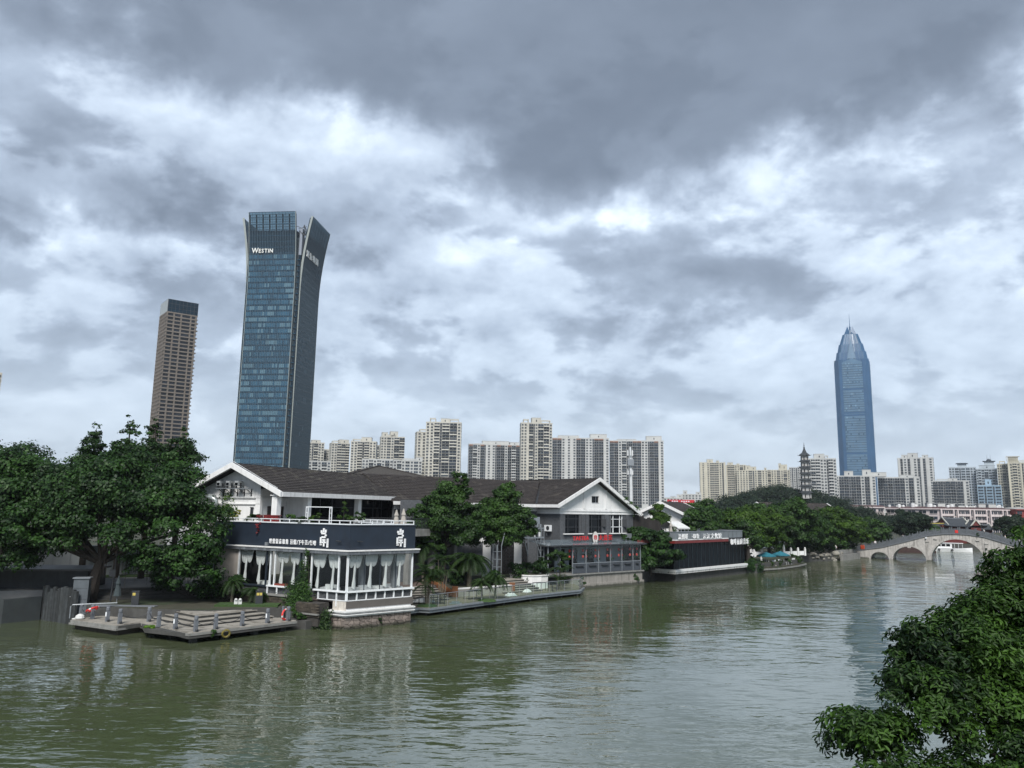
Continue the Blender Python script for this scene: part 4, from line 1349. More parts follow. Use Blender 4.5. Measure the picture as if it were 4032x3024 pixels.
# ---- terrace plants, chairs, frame, parasol
def pot(t, p, r, h, mat):
    mb = MB(); mb.lathe([(r * .7, 0), (r, h * .9), (r * 1.06, h), (r * .9, h)], 10, p); mb.build('pot', mat, t)
PT = pm('clay_pot', (.22, .13, .09), .8)
PW = pm('pale_pot', (.5, .5, .48), .7)
def potted(name, label, p, clumps, n, size, lm, seed, pr=.2, ph=.35, pmt=None):
    t = bush(name, label, p, [(c[0], c[1], c[2] + ph, *c[3:]) for c in clumps], n, size, lm, 'plants on the cafe terrace', seed, 'plant')
    pot(t, p, pr, ph, pmt or PT)
    return t
def onL(x, y): return FL.w(x, y, 7.3)
potted('potted_shrub', 'yellow-leaved croton in a pot at the left of the terrace', onL(1.4, .7), [(0, 0, .55, .35, .35, .3), (.3, .1, .75, .25, .25, .25), (-.25, 0, .45, .2, .2, .2)], 330, .09, L_YELLOW, 21, .22, .35, PW)
palm('terrace_palm', 'small potted palm in front of the white gable', onL(3.6, .8), .75, 'small', 22, .07, group='plants on the cafe terrace', seed=4, sc=1.0)
potted('bougainvillea', 'red bougainvillea spilling over the fascia edge', onL(5.0, .6), [(0, -.3, .35, .4, .25, .22), (.6, -.3, .35, .5, .25, .2), (-.5, -.2, .4, .3, .2, .2), (-.1, -.75, -.25, .18, .12, .35), (-.15, -.75, -.8, .13, .1, .3)], 800, .07, L_REDFL, 22)
mb = MB(FL).box(4.4, 6.0, 1.2, 1.5, 7.15, 8.22).box(4.3, 6.1, 1.15, 1.55, 8.22, 8.27)
single('bar_counter', mb, [pm('dark_red_panel', (.18, .02, .02), .6)], 'dark red bar counter behind the bougainvillea', 'counter', FL.w(5.2, 1.3, 7.15), FL.ang)
potted('potted_shrub', 'round-leaved green shrub left of the white frame', onL(8.1, .6), [(0, 0, .45, .4, .3, .3)], 380, .11, L_MID, 23)
palm('terrace_palm', 'small dark palm beside the white frame', onL(9.4, .7), .55, 'small', 18, .06, group='plants on the cafe terrace', seed=7)
potted('potted_shrub', 'bright green shrub inside the white frame', onL(10.9, .5), [(0, 0, .45, .4, .3, .3), (.3, 0, .65, .2, .2, .25), (-.35, 0, .4, .2, .2, .2)], 360, .09, L_BRIGHT, 24)
potted('potted_shrub', 'tall yellow-green shrub at the fascia corner', onL(13.7, .7), [(0, 0, .5, .5, .4, .3), (-.05, 0, 1.1, .25, .25, .35), (-.1, 0, 1.6, .16, .16, .25), (.6, 0, .45, .3, .3, .2)], 640, .08, L_BRIGHT, 25)
potted('potted_shrub', 'arching shrub in front of the white column', FRR.w(1.0, .8, 7.3), [(0, 0, .45, .45, .35, .25), (.2, 0, .85, .5, .3, .16), (.6, 0, .6, .2, .2, .3), (-.5, 0, .35, .3, .3, .2)], 600, .08, L_MID, 26)
t = thing('portal_frame', 'open white steel portal frame on the terrace', 'frame', FL.w(11, .65, 7.2), FL.ang)
for x in (9.7, 12.2):
    mb = MB(FL)
    for q in (0, .28): mb.beam((x + q * .8, .65, 7.2), (x + q * .8, .65, 9.0), .05)
    for k in range(5): mb.beam((x, .65, 7.4 + k * .38), (x + .224, .65, 7.4 + k * .38), .03)
    mb.build('upright', M_FRAME, t)
MB(FL).beam((9.7, .65, 9.0), (12.43, .65, 9.0), .06).build('crossbar', M_FRAME, t)
mb = MB(FRR)
mb.box(1.9, 2.9, .5, .9, 7.68, 7.76)
single('bench_board', mb, M_FRAME, 'white bench board behind the rail on the river face', 'bench', FRR.w(2.4, .7, 7.15), FRR.ang)
closed_parasol('beige folded parasol at the right end of the cafe terrace', FRR.w(5.5, 1.0, 7.15), 1.85, pm('beige_canvas', (.33, .31, .28), .9, .15))
closed_parasol('beige folded parasol behind the first one on the terrace', FRR.w(5.6, 2.2, 7.15), 1.75, MATS['beige_canvas'])
# climbing vine on the left face
def vine(name, label, fr, pts, n, size, mat, seed):
    t = thing(name, label, 'vine', fr.w(*pts[0][:3]), fr.ang)
    base = fr.w(*pts[0][:3])
    r = np.random.default_rng(seed)
    mb = MB(fr)
    for k in range(len(pts) - 1):
        mb.tube([pts[k][:3], pts[k + 1][:3]], .02, 4)
    mb.build('stem', M_BARK, t)
    P = []
    w = np.array([max(.05, p[3] * p[4]) for p in pts]); w /= w.sum()
    ix = r.choice(len(pts), n, p=w)
    d = r.normal(size=(n, 3)) * .5
    loc = np.array([[pts[i][0] + d[k, 0] * pts[i][3], pts[i][1] - .12 + d[k, 1] * .22, pts[i][2] + d[k, 2] * pts[i][4]] for k, i in enumerate(ix)])
    c, s_ = math.cos(fr.ang), math.sin(fr.ang)
    N = np.tile(np.array([0, -1, .55]), (n, 1)) + r.normal(size=(n, 3)) * .35
    Nw = np.stack([N[:, 0] * c - N[:, 1] * s_, N[:, 0] * s_ + N[:, 1] * c, N[:, 2]], 1)
    # parts are children of a rotated empty: keep them in its own frame
    Lp = loc - np.array(pts[0][:3])
    o = link('foliage', leaf_mesh('foliage', Lp, N, size, mat, 0, seed), t)
    return t
vine('climbing_vine', 'dense green vine climbing the cafe front beside the mullions', FL,
     [(10.6, -.65, 1.2, .9, .6), (10.3, -.55, 1.8, 1.1, .6), (10.9, -.5, 2.3, .9, .6), (10.2, -.35, 2.7, .9, .5), (10.9, -.25, 3.1, .55, .5), (10.5, -.2, 3.7, .22, .6), (11.0, -.2, 3.8, .2, .6), (10.55, -.2, 4.5, .14, .5), (11.1, -.2, 4.6, .12, .6), (11.1, -.3, 5.4, .2, .3), (11.6, -.5, 2.0, .5, .6)], 3600, .085, L_MID, 31)
vine('hanging_creeper', 'pale hanging creeper at the left of the stone foundation', FL, [(13.5, -.55, 1.0, .5, .4), (13.3, -.6, .5, .6, .5), (13.6, -.65, 0.1, .5, .35), (12.7, -.7, .2, .4, .3)], 1000, .09, L_PALM, 32)
bush('bank_weeds', 'leafy weeds on the footing between mooring posts and creeper', FL.w(11.6, -1.5, .6), [(0, 0, .3, .6, .3, .25), (.6, 0, .1, .4, .3, .2), (-.5, .2, .5, .35, .3, .25)], 700, .08, L_MID, seed=33, cat='plant')
bush('wall_weed', 'dark weed clump growing out of the pinkish stone wall', FRR.w(2.9, -.2, .35), [(0, 0, 0, .22, .15, .3)], 260, .06, L_BANYAN, seed=34, cat='plant')
# ================================================================ houses behind the cafe
def simple_gable_house(label, fr, L, Wd, ze, zr, wall_m, win=None, tile_m=M_TILE2, z0=1.42, both=False):
    h = thing('gabled_house', label, 'house', fr.w(L / 2, Wd / 2, z0), fr.ang)
    rf = gable_roof(fr, h, .1, L, Wd, ze, zr, Wd / 2, tile_m, ind=120, tile=(.42, .46))
    mb = MB(fr)
    for xa, xb in ((-.1, .1), (L, L + .2)):
        for ya in (-.1, Wd + .1):
            mb.add([(xa, ya, ze - .4), (xb, ya, ze - .4), (xb, Wd / 2, zr - .38), (xa, Wd / 2, zr - .38), (xa, ya, ze + .05), (xb, ya, ze + .05), (xb, Wd / 2, zr + .12), (xa, Wd / 2, zr + .12)],
                   [(0, 3, 2, 1), (4, 5, 6, 7), (0, 1, 5, 4), (1, 2, 6, 5), (2, 3, 7, 6), (3, 0, 4, 7)])
    mb.build('rake_board', M_TRIM, rf)
    MB(fr).box(.1, L, -.14, -.02, ze - .36, ze + .03).build('eave_board', M_TRIM, rf)
    w = .9
    zz = lambda y: ze + (zr - ze) * (1 - abs(y - Wd / 2) / (Wd / 2)) - .3
    mb = MB(fr)
    for x in (w, L - w):
        mb.add([(x, w, z0), (x, Wd - w, z0), (x, Wd - w, zz(Wd - w)), (x, Wd / 2, zz(Wd / 2)), (x, w, zz(w))], [(0, 1, 2, 3, 4)])
    mb.box(w + .02, L - w - .02, w, w + .25, z0, ze - .1); mb.box(w + .02, L - w - .02, Wd - w - .25, Wd - w, z0, ze - .1)
    mb.build('wall', wall_m, h)
    for (x0, x1, a, b, side) in (win or []):
        if side == 'x':
            f = MB(fr).box(w - .10, w - .02, x0, x1, a, b).build('window', M_ALU, h)
            MB(fr).box(w - .12, w - .10, x0 + .06, x1 - .06, a + .06, b - .06).build('pane', M_DARKGLASS, f)
        else:
            f = MB(fr).box(x0, x1, w - .08, w - .01, a, b).build('window', M_ALU, h)
            MB(fr).box(x0 + .06, x1 - .06, w - .10, w - .08, a + .06, b - .06).build('pane', M_DARKGLASS, f)
    return h
simple_gable_house('grey brick gabled house with white rakes behind the cafe', Fr((-9.3, 91.6), 62), 26, 9.6, 10.3, 12.72, M_GBRICK, [(3.4, 4.5, 10.2, 11.2, 'x'), (1.2, 2.0, 7.4, 9.4, 'x'), (3, 4.6, 7.2, 9.2, 'y'), (6.5, 8.1, 7.2, 9.2, 'y')])
simple_gable_house('low gabled house with a dark tiled roof between cafe and brown tower', Fr((-30.6, 80.0), 62), 12, 8.5, 10.6, 12.2, M_WHITE)
# pavilion with a pyramid roof
PV = Fr((-18.5, 108.2), 25)
t = thing('pyramid_roof_pavilion', 'pavilion with a low thatched-looking pyramid roof behind the cafe ridge', 'pavilion', PV.w(0, 0, 1.42), PV.ang)
MB(PV).box(-4.6, 4.6, -4.6, 4.6, 1.42, 12.7).build('wall', M_WHITE, t)
mb = MB(PV); e = 6.0
mb.add([(-e, -e, 13.05), (e, -e, 13.05), (e, e, 13.05), (-e, e, 13.05), (0, 0, 14.75), (-e, -e, 12.85), (e, -e, 12.85), (e, e, 12.85), (-e, e, 12.85)], [(0, 1, 4), (1, 2, 4), (2, 3, 4), (3, 0, 4), (5, 6, 1, 0), (6, 7, 2, 1), (7, 8, 3, 2), (8, 5, 0, 3), (8, 7, 6, 5)])
rf = mb.build('roof', pm('thatch', (.045, .041, .037), .95, .5, 5, bump=.6, bscale=8), t)
mb = MB(PV)
for sx, sy in ((-1, -1), (1, -1), (1, 1), (-1, 1)): mb.beam((sx * e, sy * e, 13.1), (0, 0, 14.82), .18, .14)
mb.build('hip_cap', M_TILE, rf)
MB(PV).box(-e, e, -e - .03, -e, 12.6, 12.84).box(-e - .03, -e, -e, e, 12.6, 12.84).build('eave_board', M_TRIM, rf)
# annex with a balcony just right of the cafe
AX = Fr((-9.6, 76.0), 62)
t = thing('stair_annex', 'grey annex with a dark balcony and column right of the cafe', 'building', AX.w(3, 2, 1.42), AX.ang)
MB(AX).box(0, 12, 0, 5, 6.3, 7.0).build('floor_slab', M_CONC, t)
MB(AX).box(2.5, 12, 1.5, 5, 1.42, 6.3).box(5, 12, 2.0, 5, 7.0, 9.9).build('wall', M_GBRICK, t)
for x in (.3, 4.4, 8.5):
    MB(AX).box(x - .3, x + .3, .1, .7, 1.42, 6.3).build('column', M_CONC, t)
bar = MB().box(-.02, .02, -.02, .02, 0, 1.0).mesh('baluster', M_DARKMETAL)
for k in range(24): inst('baluster', bar, t, AX.w(.1, .1 + k * .2, 7.0), AX.ang)
for k in range(40): inst('baluster', bar, t, AX.w(.1 + k * .25, .05, 7.0), AX.ang)
MB(AX).box(.05, 12, .0, .1, 8.0, 8.06).box(.05, .15, 0, 5, 8.0, 8.06).build('handrail', M_DARKMETAL, t)
f = MB(AX).box(5.5, 6.5, 1.93, 2.0, 7.4, 9.2).build('window', M_DARKMETAL, t)
MB(AX).box(5.56, 6.44, 1.91, 1.93, 7.46, 9.14).build('pane', M_DARKGLASS, f)

# ================================================================ the tea house
T2 = Fr((7.55, 92.28), 40.85)
tea = thing('tea_house', 'white gabled tea house with grey brick walls and a glazed riverside veranda', 'building', T2.w(6, 6, 1.4), T2.ang)
PEAK, XL, XR, ZL, ZR, ZP = 7.2, -.12, 15.0, 9.72, 8.9, 13.1
def Tz(x): return ZL + (ZP - ZL) * (x - XL) / (PEAK - XL) if x < PEAK else ZP + (ZR - ZP) * (x - PEAK) / (XR - PEAK)
WY = 3.2
# gable front: white upper part as one wall with the small square window left open
def gable_front():
    y = WY
    mb = MB(T2)
    hx0, hx1, hz0, hz1 = 6.5, 7.85, 10.1, 10.9
    zt = lambda x: Tz(x) - .32
    xs = [.8, hx0, PEAK, hx1, 14.5]
    for a, b in zip(xs[:-1], xs[1:]):
        if a >= hx0 and b <= hx1:
            mb.add([(a, y, 8.66), (b, y, 8.66), (b, y, hz0), (a, y, hz0)], [(0, 1, 2, 3)])
            mb.add([(a, y, hz1), (b, y, hz1), (b, y, zt(b)), (a, y, zt(a))], [(0, 1, 2, 3)])
        else:
            mb.add([(a, y, 8.66), (b, y, 8.66), (b, y, zt(b)), (a, y, zt(a))], [(0, 1, 2, 3)])
    mb.box(hx0, hx1, y, y + .22, hz0 - .02, hz0); mb.box(hx0, hx1, y, y + .22, hz1, hz1 + .02)
    mb.box(hx0 - .02, hx0, y, y + .22, hz0, hz1); mb.box(hx1, hx1 + .02, y, y + .22, hz0, hz1)
    mb.build('gable_wall', M_WHITE, tea)
    f = MB(T2).box(hx0, hx1, y + .16, y + .2, hz0, hz1).build('window_pane', M_DARKGLASS, tea)
    MB(T2).box(hx0 + .85, hx0 + .91, y + .12, y + .16, hz0, hz1).box(hx0, hx1, y - .03, y + .1, hz0 - .08, hz0 - .02).build('window_frame', M_ALU, tea)
gable_front()
# brick storey with three window bays
mb = MB(T2)
for a, b in ((.8, 1.74), (4.25, 6.0), (8.4, 10.1), (12.4, 14.5)):
    mb.box(a, b, WY, WY + .3, 4.6, 8.66)
for a, b in ((1.74, 4.25), (6.0, 8.4), (10.1, 12.4)):
    mb.box(a, b, WY, WY + .3, 4.6, 6.27); mb.box(a, b, WY, WY + .3, 8.55, 8.66)
mb.box(.8, 1.1, WY + .3, 25, 4.6, 8.66)
mb.box(14.2, 14.5, WY + .3, 25, 1.4, 8.66)
mb.build('brick_wall', M_GBRICK, tea)
for a, b in ((.82, 1.25), (4.55, 4.95), (5.35, 5.75), (8.85, 9.6), (13.0, 13.5)):
    MB(T2).box(a, b, WY - .12, WY - .003, 5.2, 8.62).build('pier', M_GBRICK, tea)
for x in (5.12, 9.15):
    MB(T2).box(x - .16, x + .16, WY - .1, WY - .003, 9.3, Tz(x) - .35).build('pilaster', M_WHITE, tea)
for z0, z1, o in ((8.62, 8.72, .10), (8.72, 8.95, .05), (8.95, 9.08, .14), (9.08, 9.24, .08)):
    mb = MB(T2).box(.8 - o, 14.5 + o, WY - o, WY - .002, z0, z1)
    mb.box(.8 - o, .798, WY - .002, 24.8, z0, z1)
    mb.build('cornice', M_TRIM, tea)
MB(T2).box(1.0, 1.2, WY + .3, 24.8, 9.2, 9.6).build('frieze', M_WHITE, tea)
for k, (a, b) in enumerate(((1.74, 4.25), (6.0, 8.4), (10.1, 12.4))):
    MB(T2).box(a - .35, b + .55, WY - .28, WY + .02, 6.15, 6.27).build('window_sill', M_TRIM, tea)
    w = MB(T2)
    for x in (a + .04, a + (b - a) * .22, a + (b - a) * .78, b - .04): w.box(x - .04, x + .04, WY + .06, WY + .14, 6.27, 8.55)
    w.box(a, b, WY + .06, WY + .139, 7.0, 7.07); w.box(a, b, WY + .06, WY + .139, 8.0, 8.06)
    fo = w.build('window', M_FRAME if k == 2 else M_DARKMETAL, tea)
    for q, (u0, u1) in enumerate(((0, .22), (.22, .78), (.78, 1))):
        MB(T2).box(a + (b - a) * u0 + .04, a + (b - a) * u1 - .04, WY + .16, WY + .18, 6.3, 8.5).build('pane', M_DARKGLASS, fo)
    if k:      # casement standing open
        MB(T2).beam((b - .05, WY + .05, 7.55), (b + .30, WY - .45, 7.55), .05, .95).build('casement', M_DARKMETAL, fo)
# roof
mb = MB(T2); th = .16
Y0, Y1 = 2.46, 25.0
for xa, za in ((XL, ZL), (XR, ZR)):
    mb.add([(xa, Y0, za - th), (PEAK, Y0, ZP - th), (PEAK, Y1, ZP - th), (xa, Y1, za - th), (xa, Y0, za), (PEAK, Y0, ZP), (PEAK, Y1, ZP), (xa, Y1, za)], [(0, 1, 2, 3), (7, 6, 5, 4), (0, 4, 5, 1), (1, 5, 6, 2), (2, 6, 7, 3), (3, 7, 4, 0)])
rf2 = mb.build('roof', M_TILE2, tea)
def slope_tiles(fr, deck, A, B, Cc, Dd, mat, tile, ind, skip=None, name='tile'):
    """tiles over the parallelogram eave A-B, ridge D-C (A below D)"""
    A, B, Dd = Vector(A), Vector(B), Vector(Dd)
    e = (B - A); n_c = int(e.length / tile[0]); e.normalize()
    u = (Dd - A); n_r = int(u.length / tile[1]); u.normalize()
    nn = e.cross(u).normalized()
    if nn.z < 0: nn = -nn
    tw, tl, tt = tile[0] * .97, tile[1] * 1.12, .035
    prof = [(-tw / 2, .0), (-tw * .2, tt), (tw * .22, tt * 1.1), (tw / 2, .005)]
    vs, fs = [], []
    for s_, lift in ((0, .075), (tl, .012)):
        for (a, h) in prof: vs.append(e * a + u * s_ + nn * (h + lift))
        for (a, h) in prof: vs.append(e * a + u * s_ + nn * lift * .2)
    k = len(prof)
    for i in range(k - 1):
        fs.append((i, i + 1, 2 * k + i + 1, 2 * k + i)); fs.append((k + i, k + i + 1, i + 1, i))
    me = MB().add([tuple(v) for v in vs], fs).mesh(name, mat)
    rest = MB(fr); n = 0
    for r_ in range(n_r):
        for c_ in range(n_c):
            p = A + e * ((c_ + .5) * tile[0]) + u * (r_ * tile[1]) + nn * random.uniform(0, .012)
            if skip and skip(p): continue
            if n < ind: inst(name, me, deck, fr.w(*p), fr.ang)
            else: rest.add([tuple(p + v) for v in vs], fs)
            n += 1
    if rest.v: tag(rest.build('tile_courses', mat, deck), kind='stuff')
slope_tiles(T2, rf2, (XL, Y0 + .2, ZL), (XL, Y1, ZL), None, (PEAK, Y0 + .2, ZP), M_TILE2, (.40, .42), 300, skip=lambda p: p.y > 7.0 + (p.x - XL) * .95)
mb = MB(T2)
for k in range(44): mb.box(PEAK - .13, PEAK + .13, Y0 + k * .51, Y0 + k * .51 + .49, ZP - .02, ZP + .10 + .015 * (k % 2))
mb.build('ridge_cap', M_TILE2, rf2)
mb = MB(T2)
for xa, za in ((XL - .1, ZL - .05), (XR + .1, ZR - .06)):
    mb.add([(xa, Y0 - .18, za - .34), (PEAK, Y0 - .18, ZP - .30), (PEAK, Y0, ZP - .30), (xa, Y0, za - .34), (xa, Y0 - .18, za + .12), (PEAK, Y0 - .18, ZP + .16), (PEAK, Y0, ZP + .16), (xa, Y0, za + .12)], [(0, 1, 2, 3), (7, 6, 5, 4), (0, 4, 5, 1), (1, 5, 6, 2), (2, 6, 7, 3), (3, 7, 4, 0)])
mb.build('rake_board', M_TRIM, rf2)
MB(T2).box(XL - .12, XL - .01, Y0, Y1, ZL - .34, ZL + .03).build('eave_board', M_TRIM, rf2)
MB(T2).box(XL - .01, .8, Y0, Y1, ZL - .34, ZL - .26).build('soffit', M_WHITE, rf2)
# ivy patch creeping over the right-hand rake
vine('roof_ivy', 'green ivy creeping along the right rake of the tea house roof', T2, [(12.0, Y0 + .1, Tz(12.0) + .15, .6, .2), (13.0, Y0 + .1, Tz(13.0) + .15, .7, .22), (14.2, Y0 + .1, Tz(14.2) + .15, .6, .2), (10.6, Y0 + .3, Tz(10.6) + .12, .4, .15)], 700, .10, L_MID, 41)
# cross wing to the left
XW = 6.4
mb = MB(T2)
xl, xr_ = -21.0, 6.5
for ya, yb in ((XW, XW + 6.6), (XW + 13.2, XW + 6.6)):
    mb.add([(xl, ya, ZL - .16), (xr_, ya, ZL - .16), (xr_, yb, 12.9 - .16), (xl, yb, 12.9 - .16), (xl, ya, ZL), (xr_, ya, ZL), (xr_, yb, 12.9), (xl, yb, 12.9)], [(0, 3, 2, 1), (4, 5, 6, 7), (0, 1, 5, 4), (3, 0, 4, 7), (1, 2, 6, 5)])
rw = mb.build('wing_roof', M_TILE2, tea)
slope_tiles(T2, rw, (xl, XW, ZL), (6.5, XW, ZL), None, (xl, XW + 6.6, 12.9), M_TILE2, (.40, .42), 200, skip=lambda p: p.x > XL + (p.y - XW) * 1.05)
MB(T2).box(xl, XL - .2, XW - .12, XW - .01, ZL - .34, ZL + .03).build('eave_board', M_TRIM, rw)
MB(T2).beam((XL - .05, XW, ZL + .08), (PEAK - .3, XW + 6.6, 12.95), .3, .06).build('valley_gutter', M_DARKMETAL, rw)
mb = MB(T2).box(xl + .6, .8, XW + .8, XW + 1.1, 1.4, 9.5)
mb.build('wing_wall', M_GBRICK, tea)
MB(T2).box(xl + .6, .8, XW + .7, XW + .795, 8.9, 9.5).build('wing_frieze', M_WHITE, tea)
for x in (-3.5, -7.0, -10.5):
    f = MB(T2).box(x, x + 1.8, XW + .72, XW + .79, 6.2, 8.3).build('window', M_DARKMETAL, tea)
    MB(T2).box(x + .07, x + 1.73, XW + .70, XW + .72, 6.27, 8.23).build('pane', M_DARKGLASS, f)
# veranda: deck, posts, roof, glass, parapet panels, back wall
MB(T2).box(-4.2, 12.6, -.12, 3.2, 1.52, 1.72).box(-4.2, 12.6, -.2, -.12, 1.6, 1.76).build('veranda_deck', M_CONC, tea)
mb = MB(T2).box(-.3, 12.4, .0, 3.2, -1.2, 1.52); mb.box(-.3, 12.5, -.22, .0, -1.2, .55)
qw = mb.build('quay_wall', pm('stained_quay', (.24, .228, .208), .9, .15, .9, bump=.3, streak=.75, streak_col=(.06, .055, .045), patch=((.17, .16, .14), .6, .6), algae=.3), tea)
mb = MB(T2)
mb.add([(-4.4, -.35, 4.98), (12.9, -.35, 4.98), (12.9, 3.2, 5.45), (-4.4, 3.2, 5.45), (-4.4, -.35, 5.06), (12.9, -.35, 5.06), (12.9, 3.2, 5.53), (-4.4, 3.2, 5.53)], [(0, 3, 2, 1), (4, 5, 6, 7), (0, 1, 5, 4), (1, 2, 6, 5), (2, 3, 7, 6), (3, 0, 4, 7)])
mb.build('veranda_roof', pm('veranda_glass_roof', (.13, .16, .18), .15, .2, .6), tea)
MB(T2).box(-4.4, 12.9, -.40, -.352, 4.93, 5.08).build('gutter', M_DARKMETAL, tea)
VP = [-4.1, -2.16, -.13, 2.14, 4.32, 6.47, 8.57, 10.68, 12.15]
for x in VP:
    MB(T2).box(x - .05, x + .05, .02, .12, 1.72, 4.98).build('veranda_post', M_ALU, tea)
for y in (1.6, 3.1):
    MB(T2).box(12.1, 12.2, y - .05, y + .05, 1.72, 5.1).build('veranda_post', M_ALU, tea)
ribm = pm('ribbed_panel', (.055, .064, .078), .6, .12, 3)
for a, b in zip(VP[2:-1], VP[3:]):
    pn = MB(T2).box(a + .06, b - .06, .05, .09, 1.76, 2.86).build('parapet_panel', ribm, tea)
    mb = MB(T2)
    for k in range(int((b - a) / .16)): mb.box(a + .1 + k * .16, a + .15 + k * .16, .03, .05, 1.78, 2.84)
    mb.build('rib', ribm, pn)
    MB(T2).box(a + .5, b - .5, -.14, .03, 2.55, 2.66).build('planter_box', M_DARKMETAL, pn)
    MB(T2).box(a + .05, b - .05, .0, .12, 2.86, 2.95).build('rail', M_ALU, tea)
    MB(T2).box(a + .06, b - .06, .06, .075, 2.96, 4.95).build('pane', M_GLASS, tea)
MB(T2).box(-.1, 12.1, 3.0, 3.19, 1.72, 4.6).build('veranda_back_wall', pm('pale_grey_wall', (.30, .34, .38), .8, .08, 1), tea)
for a, b in ((.6, 1.4), (2.2, 3.6), (5.3, 6.6), (8.9, 9.7)):
    d = MB(T2).box(a, b, 2.93, 2.99, 1.75, 4.4).build('door', M_DARKGLASS, tea)
    MB(T2).box(b - .16, b - .11, 2.90, 2.93, 2.9, 3.2).build('handle', M_ALU, d)
# red lanterns in pairs
lm = pm('red_lantern', (.45, .05, .035), .6, .15)
LB = MB().lathe([(.05, 0), (.11, .03), (.135, .16), (.11, .29), (.05, .32)], 8).mesh('lantern_body', lm)
LC = MB().lathe([(.06, -.02), (.06, .0), (.05, .005)], 8).lathe([(.06, .32), (.055, .345), (.01, .35)], 8).mesh('lantern_cap', M_DARKMETAL)
k = 0
for i, x in enumerate([-.13, 2.14, 4.32, 6.47, 8.57, 10.68, 12.0]):
    for sd in (-1, 1):
        if (i == 6 and sd == 1): continue
        for row in (0, 1):
            px = x + sd * .28
            pz = 4.22 - row * .72
            side = 'left' if sd < 0 else 'right'
            rw_ = 'upper' if row == 0 else 'lower'
            nth = ['leftmost', 'second', 'third', 'fourth', 'fifth', 'sixth', 'rightmost'][i]
            t = thing('red_lantern', f'{rw_} red paper lantern {side} of the {nth} veranda post', 'lantern', T2.w(px, .3, pz), T2.ang, 'red lanterns along the veranda')
            inst('lantern_body', LB, t, T2.w(px, .3, pz), T2.ang)
            inst('lantern_cap', LC, t, T2.w(px, .3, pz), T2.ang)
            if row == 1:
                mb = MB(T2).tube([(px, .3, pz + .34), (px, .3, 4.98)], .006, 4); mb.build('cord', M_DARKMETAL, t)
# bonsai-like pot plants on the parapet
for i, (x, lb) in enumerate(((4.9, 'small round topiary in the third veranda bay'), (7.3, 'small round topiary in the fourth veranda bay'), (9.6, 'dark spiky pot plant in the fifth veranda bay'), (11.4, 'dark pot plant in the last veranda bay'))):
    t = bush('veranda_plant', lb, T2.w(x, .6, 2.2), [(0, 0, 1.0, .28, .28, .2)] if i < 2 else [(0, 0, .9, .22, .2, .35), (.1, 0, 1.3, .15, .15, .2)], 260, .07, L_MID if i < 2 else L_BANYAN, 'plants on the veranda', 50 + i, 'plant')
    pot(t, T2.w(x, .6, 1.75), .14, .45, PW)
t = bush('veranda_tree', 'dark potted tree behind the glass in the third bay', T2.w(3.2, 1.0, 1.75), [(0, 0, 1.9, .5, .4, .6), (.2, 0, 2.4, .35, .3, .3)], 700, .09, L_BANYAN, seed=57, cat='plant')
pot(t, T2.w(3.2, 1.0, 1.72), .25, .4, PW)
# sign on the canopy
ts = thing('tea_sign', 'red lettering with a white disc above the veranda', 'sign', T2.w(5, 1.5, 5.3), T2.ang)
sr = pm('sign_red', (.48, .025, .03), .45, .06)
letters(ts, 'TAETEA', T2, 1.42, 1.5, 5.52, .66, sr, .06, .014, 2.75)
letters(ts, '大益茶', T2, 5.95, 1.5, 5.50, .72, sr, .06, .014, 2.55)
mb = MB(T2)
n = 28
vs = [(5.13 + .50 * math.cos(2 * math.pi * k / n), y, 5.82 + .72 * math.sin(2 * math.pi * k / n)) for y in (1.30, 1.44) for k in range(n)]
mb.add(vs, [tuple(range(n - 1, -1, -1)), tuple(range(n, 2 * n))], 0); mb.add(vs, [(k, (k + 1) % n, n + (k + 1) % n, n + k) for k in range(n)], 1)
mb.build('disc', [pm('sign_cream', (.60, .57, .54), .5, .05), M_DARKMETAL], ts)
mb = MB(T2)      # the red square seal with its notched outline
for a, b, c, d in ((-.26, .26, .14, .22), (-.20, .20, .24, .29), (-.26, -.16, -.12, .14), (.16, .26, -.12, .14), (-.20, -.02, -.22, -.12), (.02, .20, -.22, -.12), (-.10, .10, .04, .08), (-.10, .10, -.04, 0)):
    mb.box(5.13 + a, 5.13 + b, 1.27, 1.30, 5.80 + c, 5.80 + d)
mb.build('seal', sr, ts)
mb = MB(T2)
for k in range(17):
    x = 1.0 + k * .48
    mb.beam((x, .9, 5.2), (x + .28, 1.5, 5.6), .025)
mb.box(1.0, 9.2, 1.52, 1.56, 5.46, 5.50)
mb.build('bracket', M_DARKMETAL, ts)
# air conditioners
def ac_unit(label, fr, x, y, z, w=1.0, h=.75, facing='-x'):
    t = thing('air_conditioner', label, 'air conditioner', fr.w(x, y, z), fr.ang, 'air conditioner outdoor units')
    MB(fr).box(x - .35, x, y - w / 2, y + w / 2, z, z + h).build('casing', M_FRAME, t)
    mb = MB(fr)
    for k in range(20):
        a0, a1 = 2 * math.pi * k / 20, 2 * math.pi * (k + 1) / 20
        mb.add([(x - .355, y - .12, z + h / 2), (x - .355, y - .12 + .28 * math.cos(a0), z + h / 2 + .28 * math.sin(a0)), (x - .355, y - .12 + .28 * math.cos(a1), z + h / 2 + .28 * math.sin(a1))], [(0, 1, 2)])
    mb.build('fan_grille', M_DARKMETAL, t)
    MB(fr).box(x - .35, x + .15, y - .35, y - .3, z - .05, z).box(x - .35, x + .15, y + .3, y + .35, z - .05, z).build('bracket', M_DARKMETAL, t)
ac_unit('white air conditioner on the grey brick side of the tea house', T2, .65, 4.9, 6.5)
ac_unit('white air conditioner half behind the steel gantry', T2, .65, 6.8, 5.6)
mb = MB(T2).box(12.6, 13.6, 1.8, 2.9, 5.6, 6.2)
single('condenser', mb, M_STEEL, 'grey condenser box at the right end of the veranda roof', 'air conditioner', T2.w(13.1, 2.3, 5.5), T2.ang)
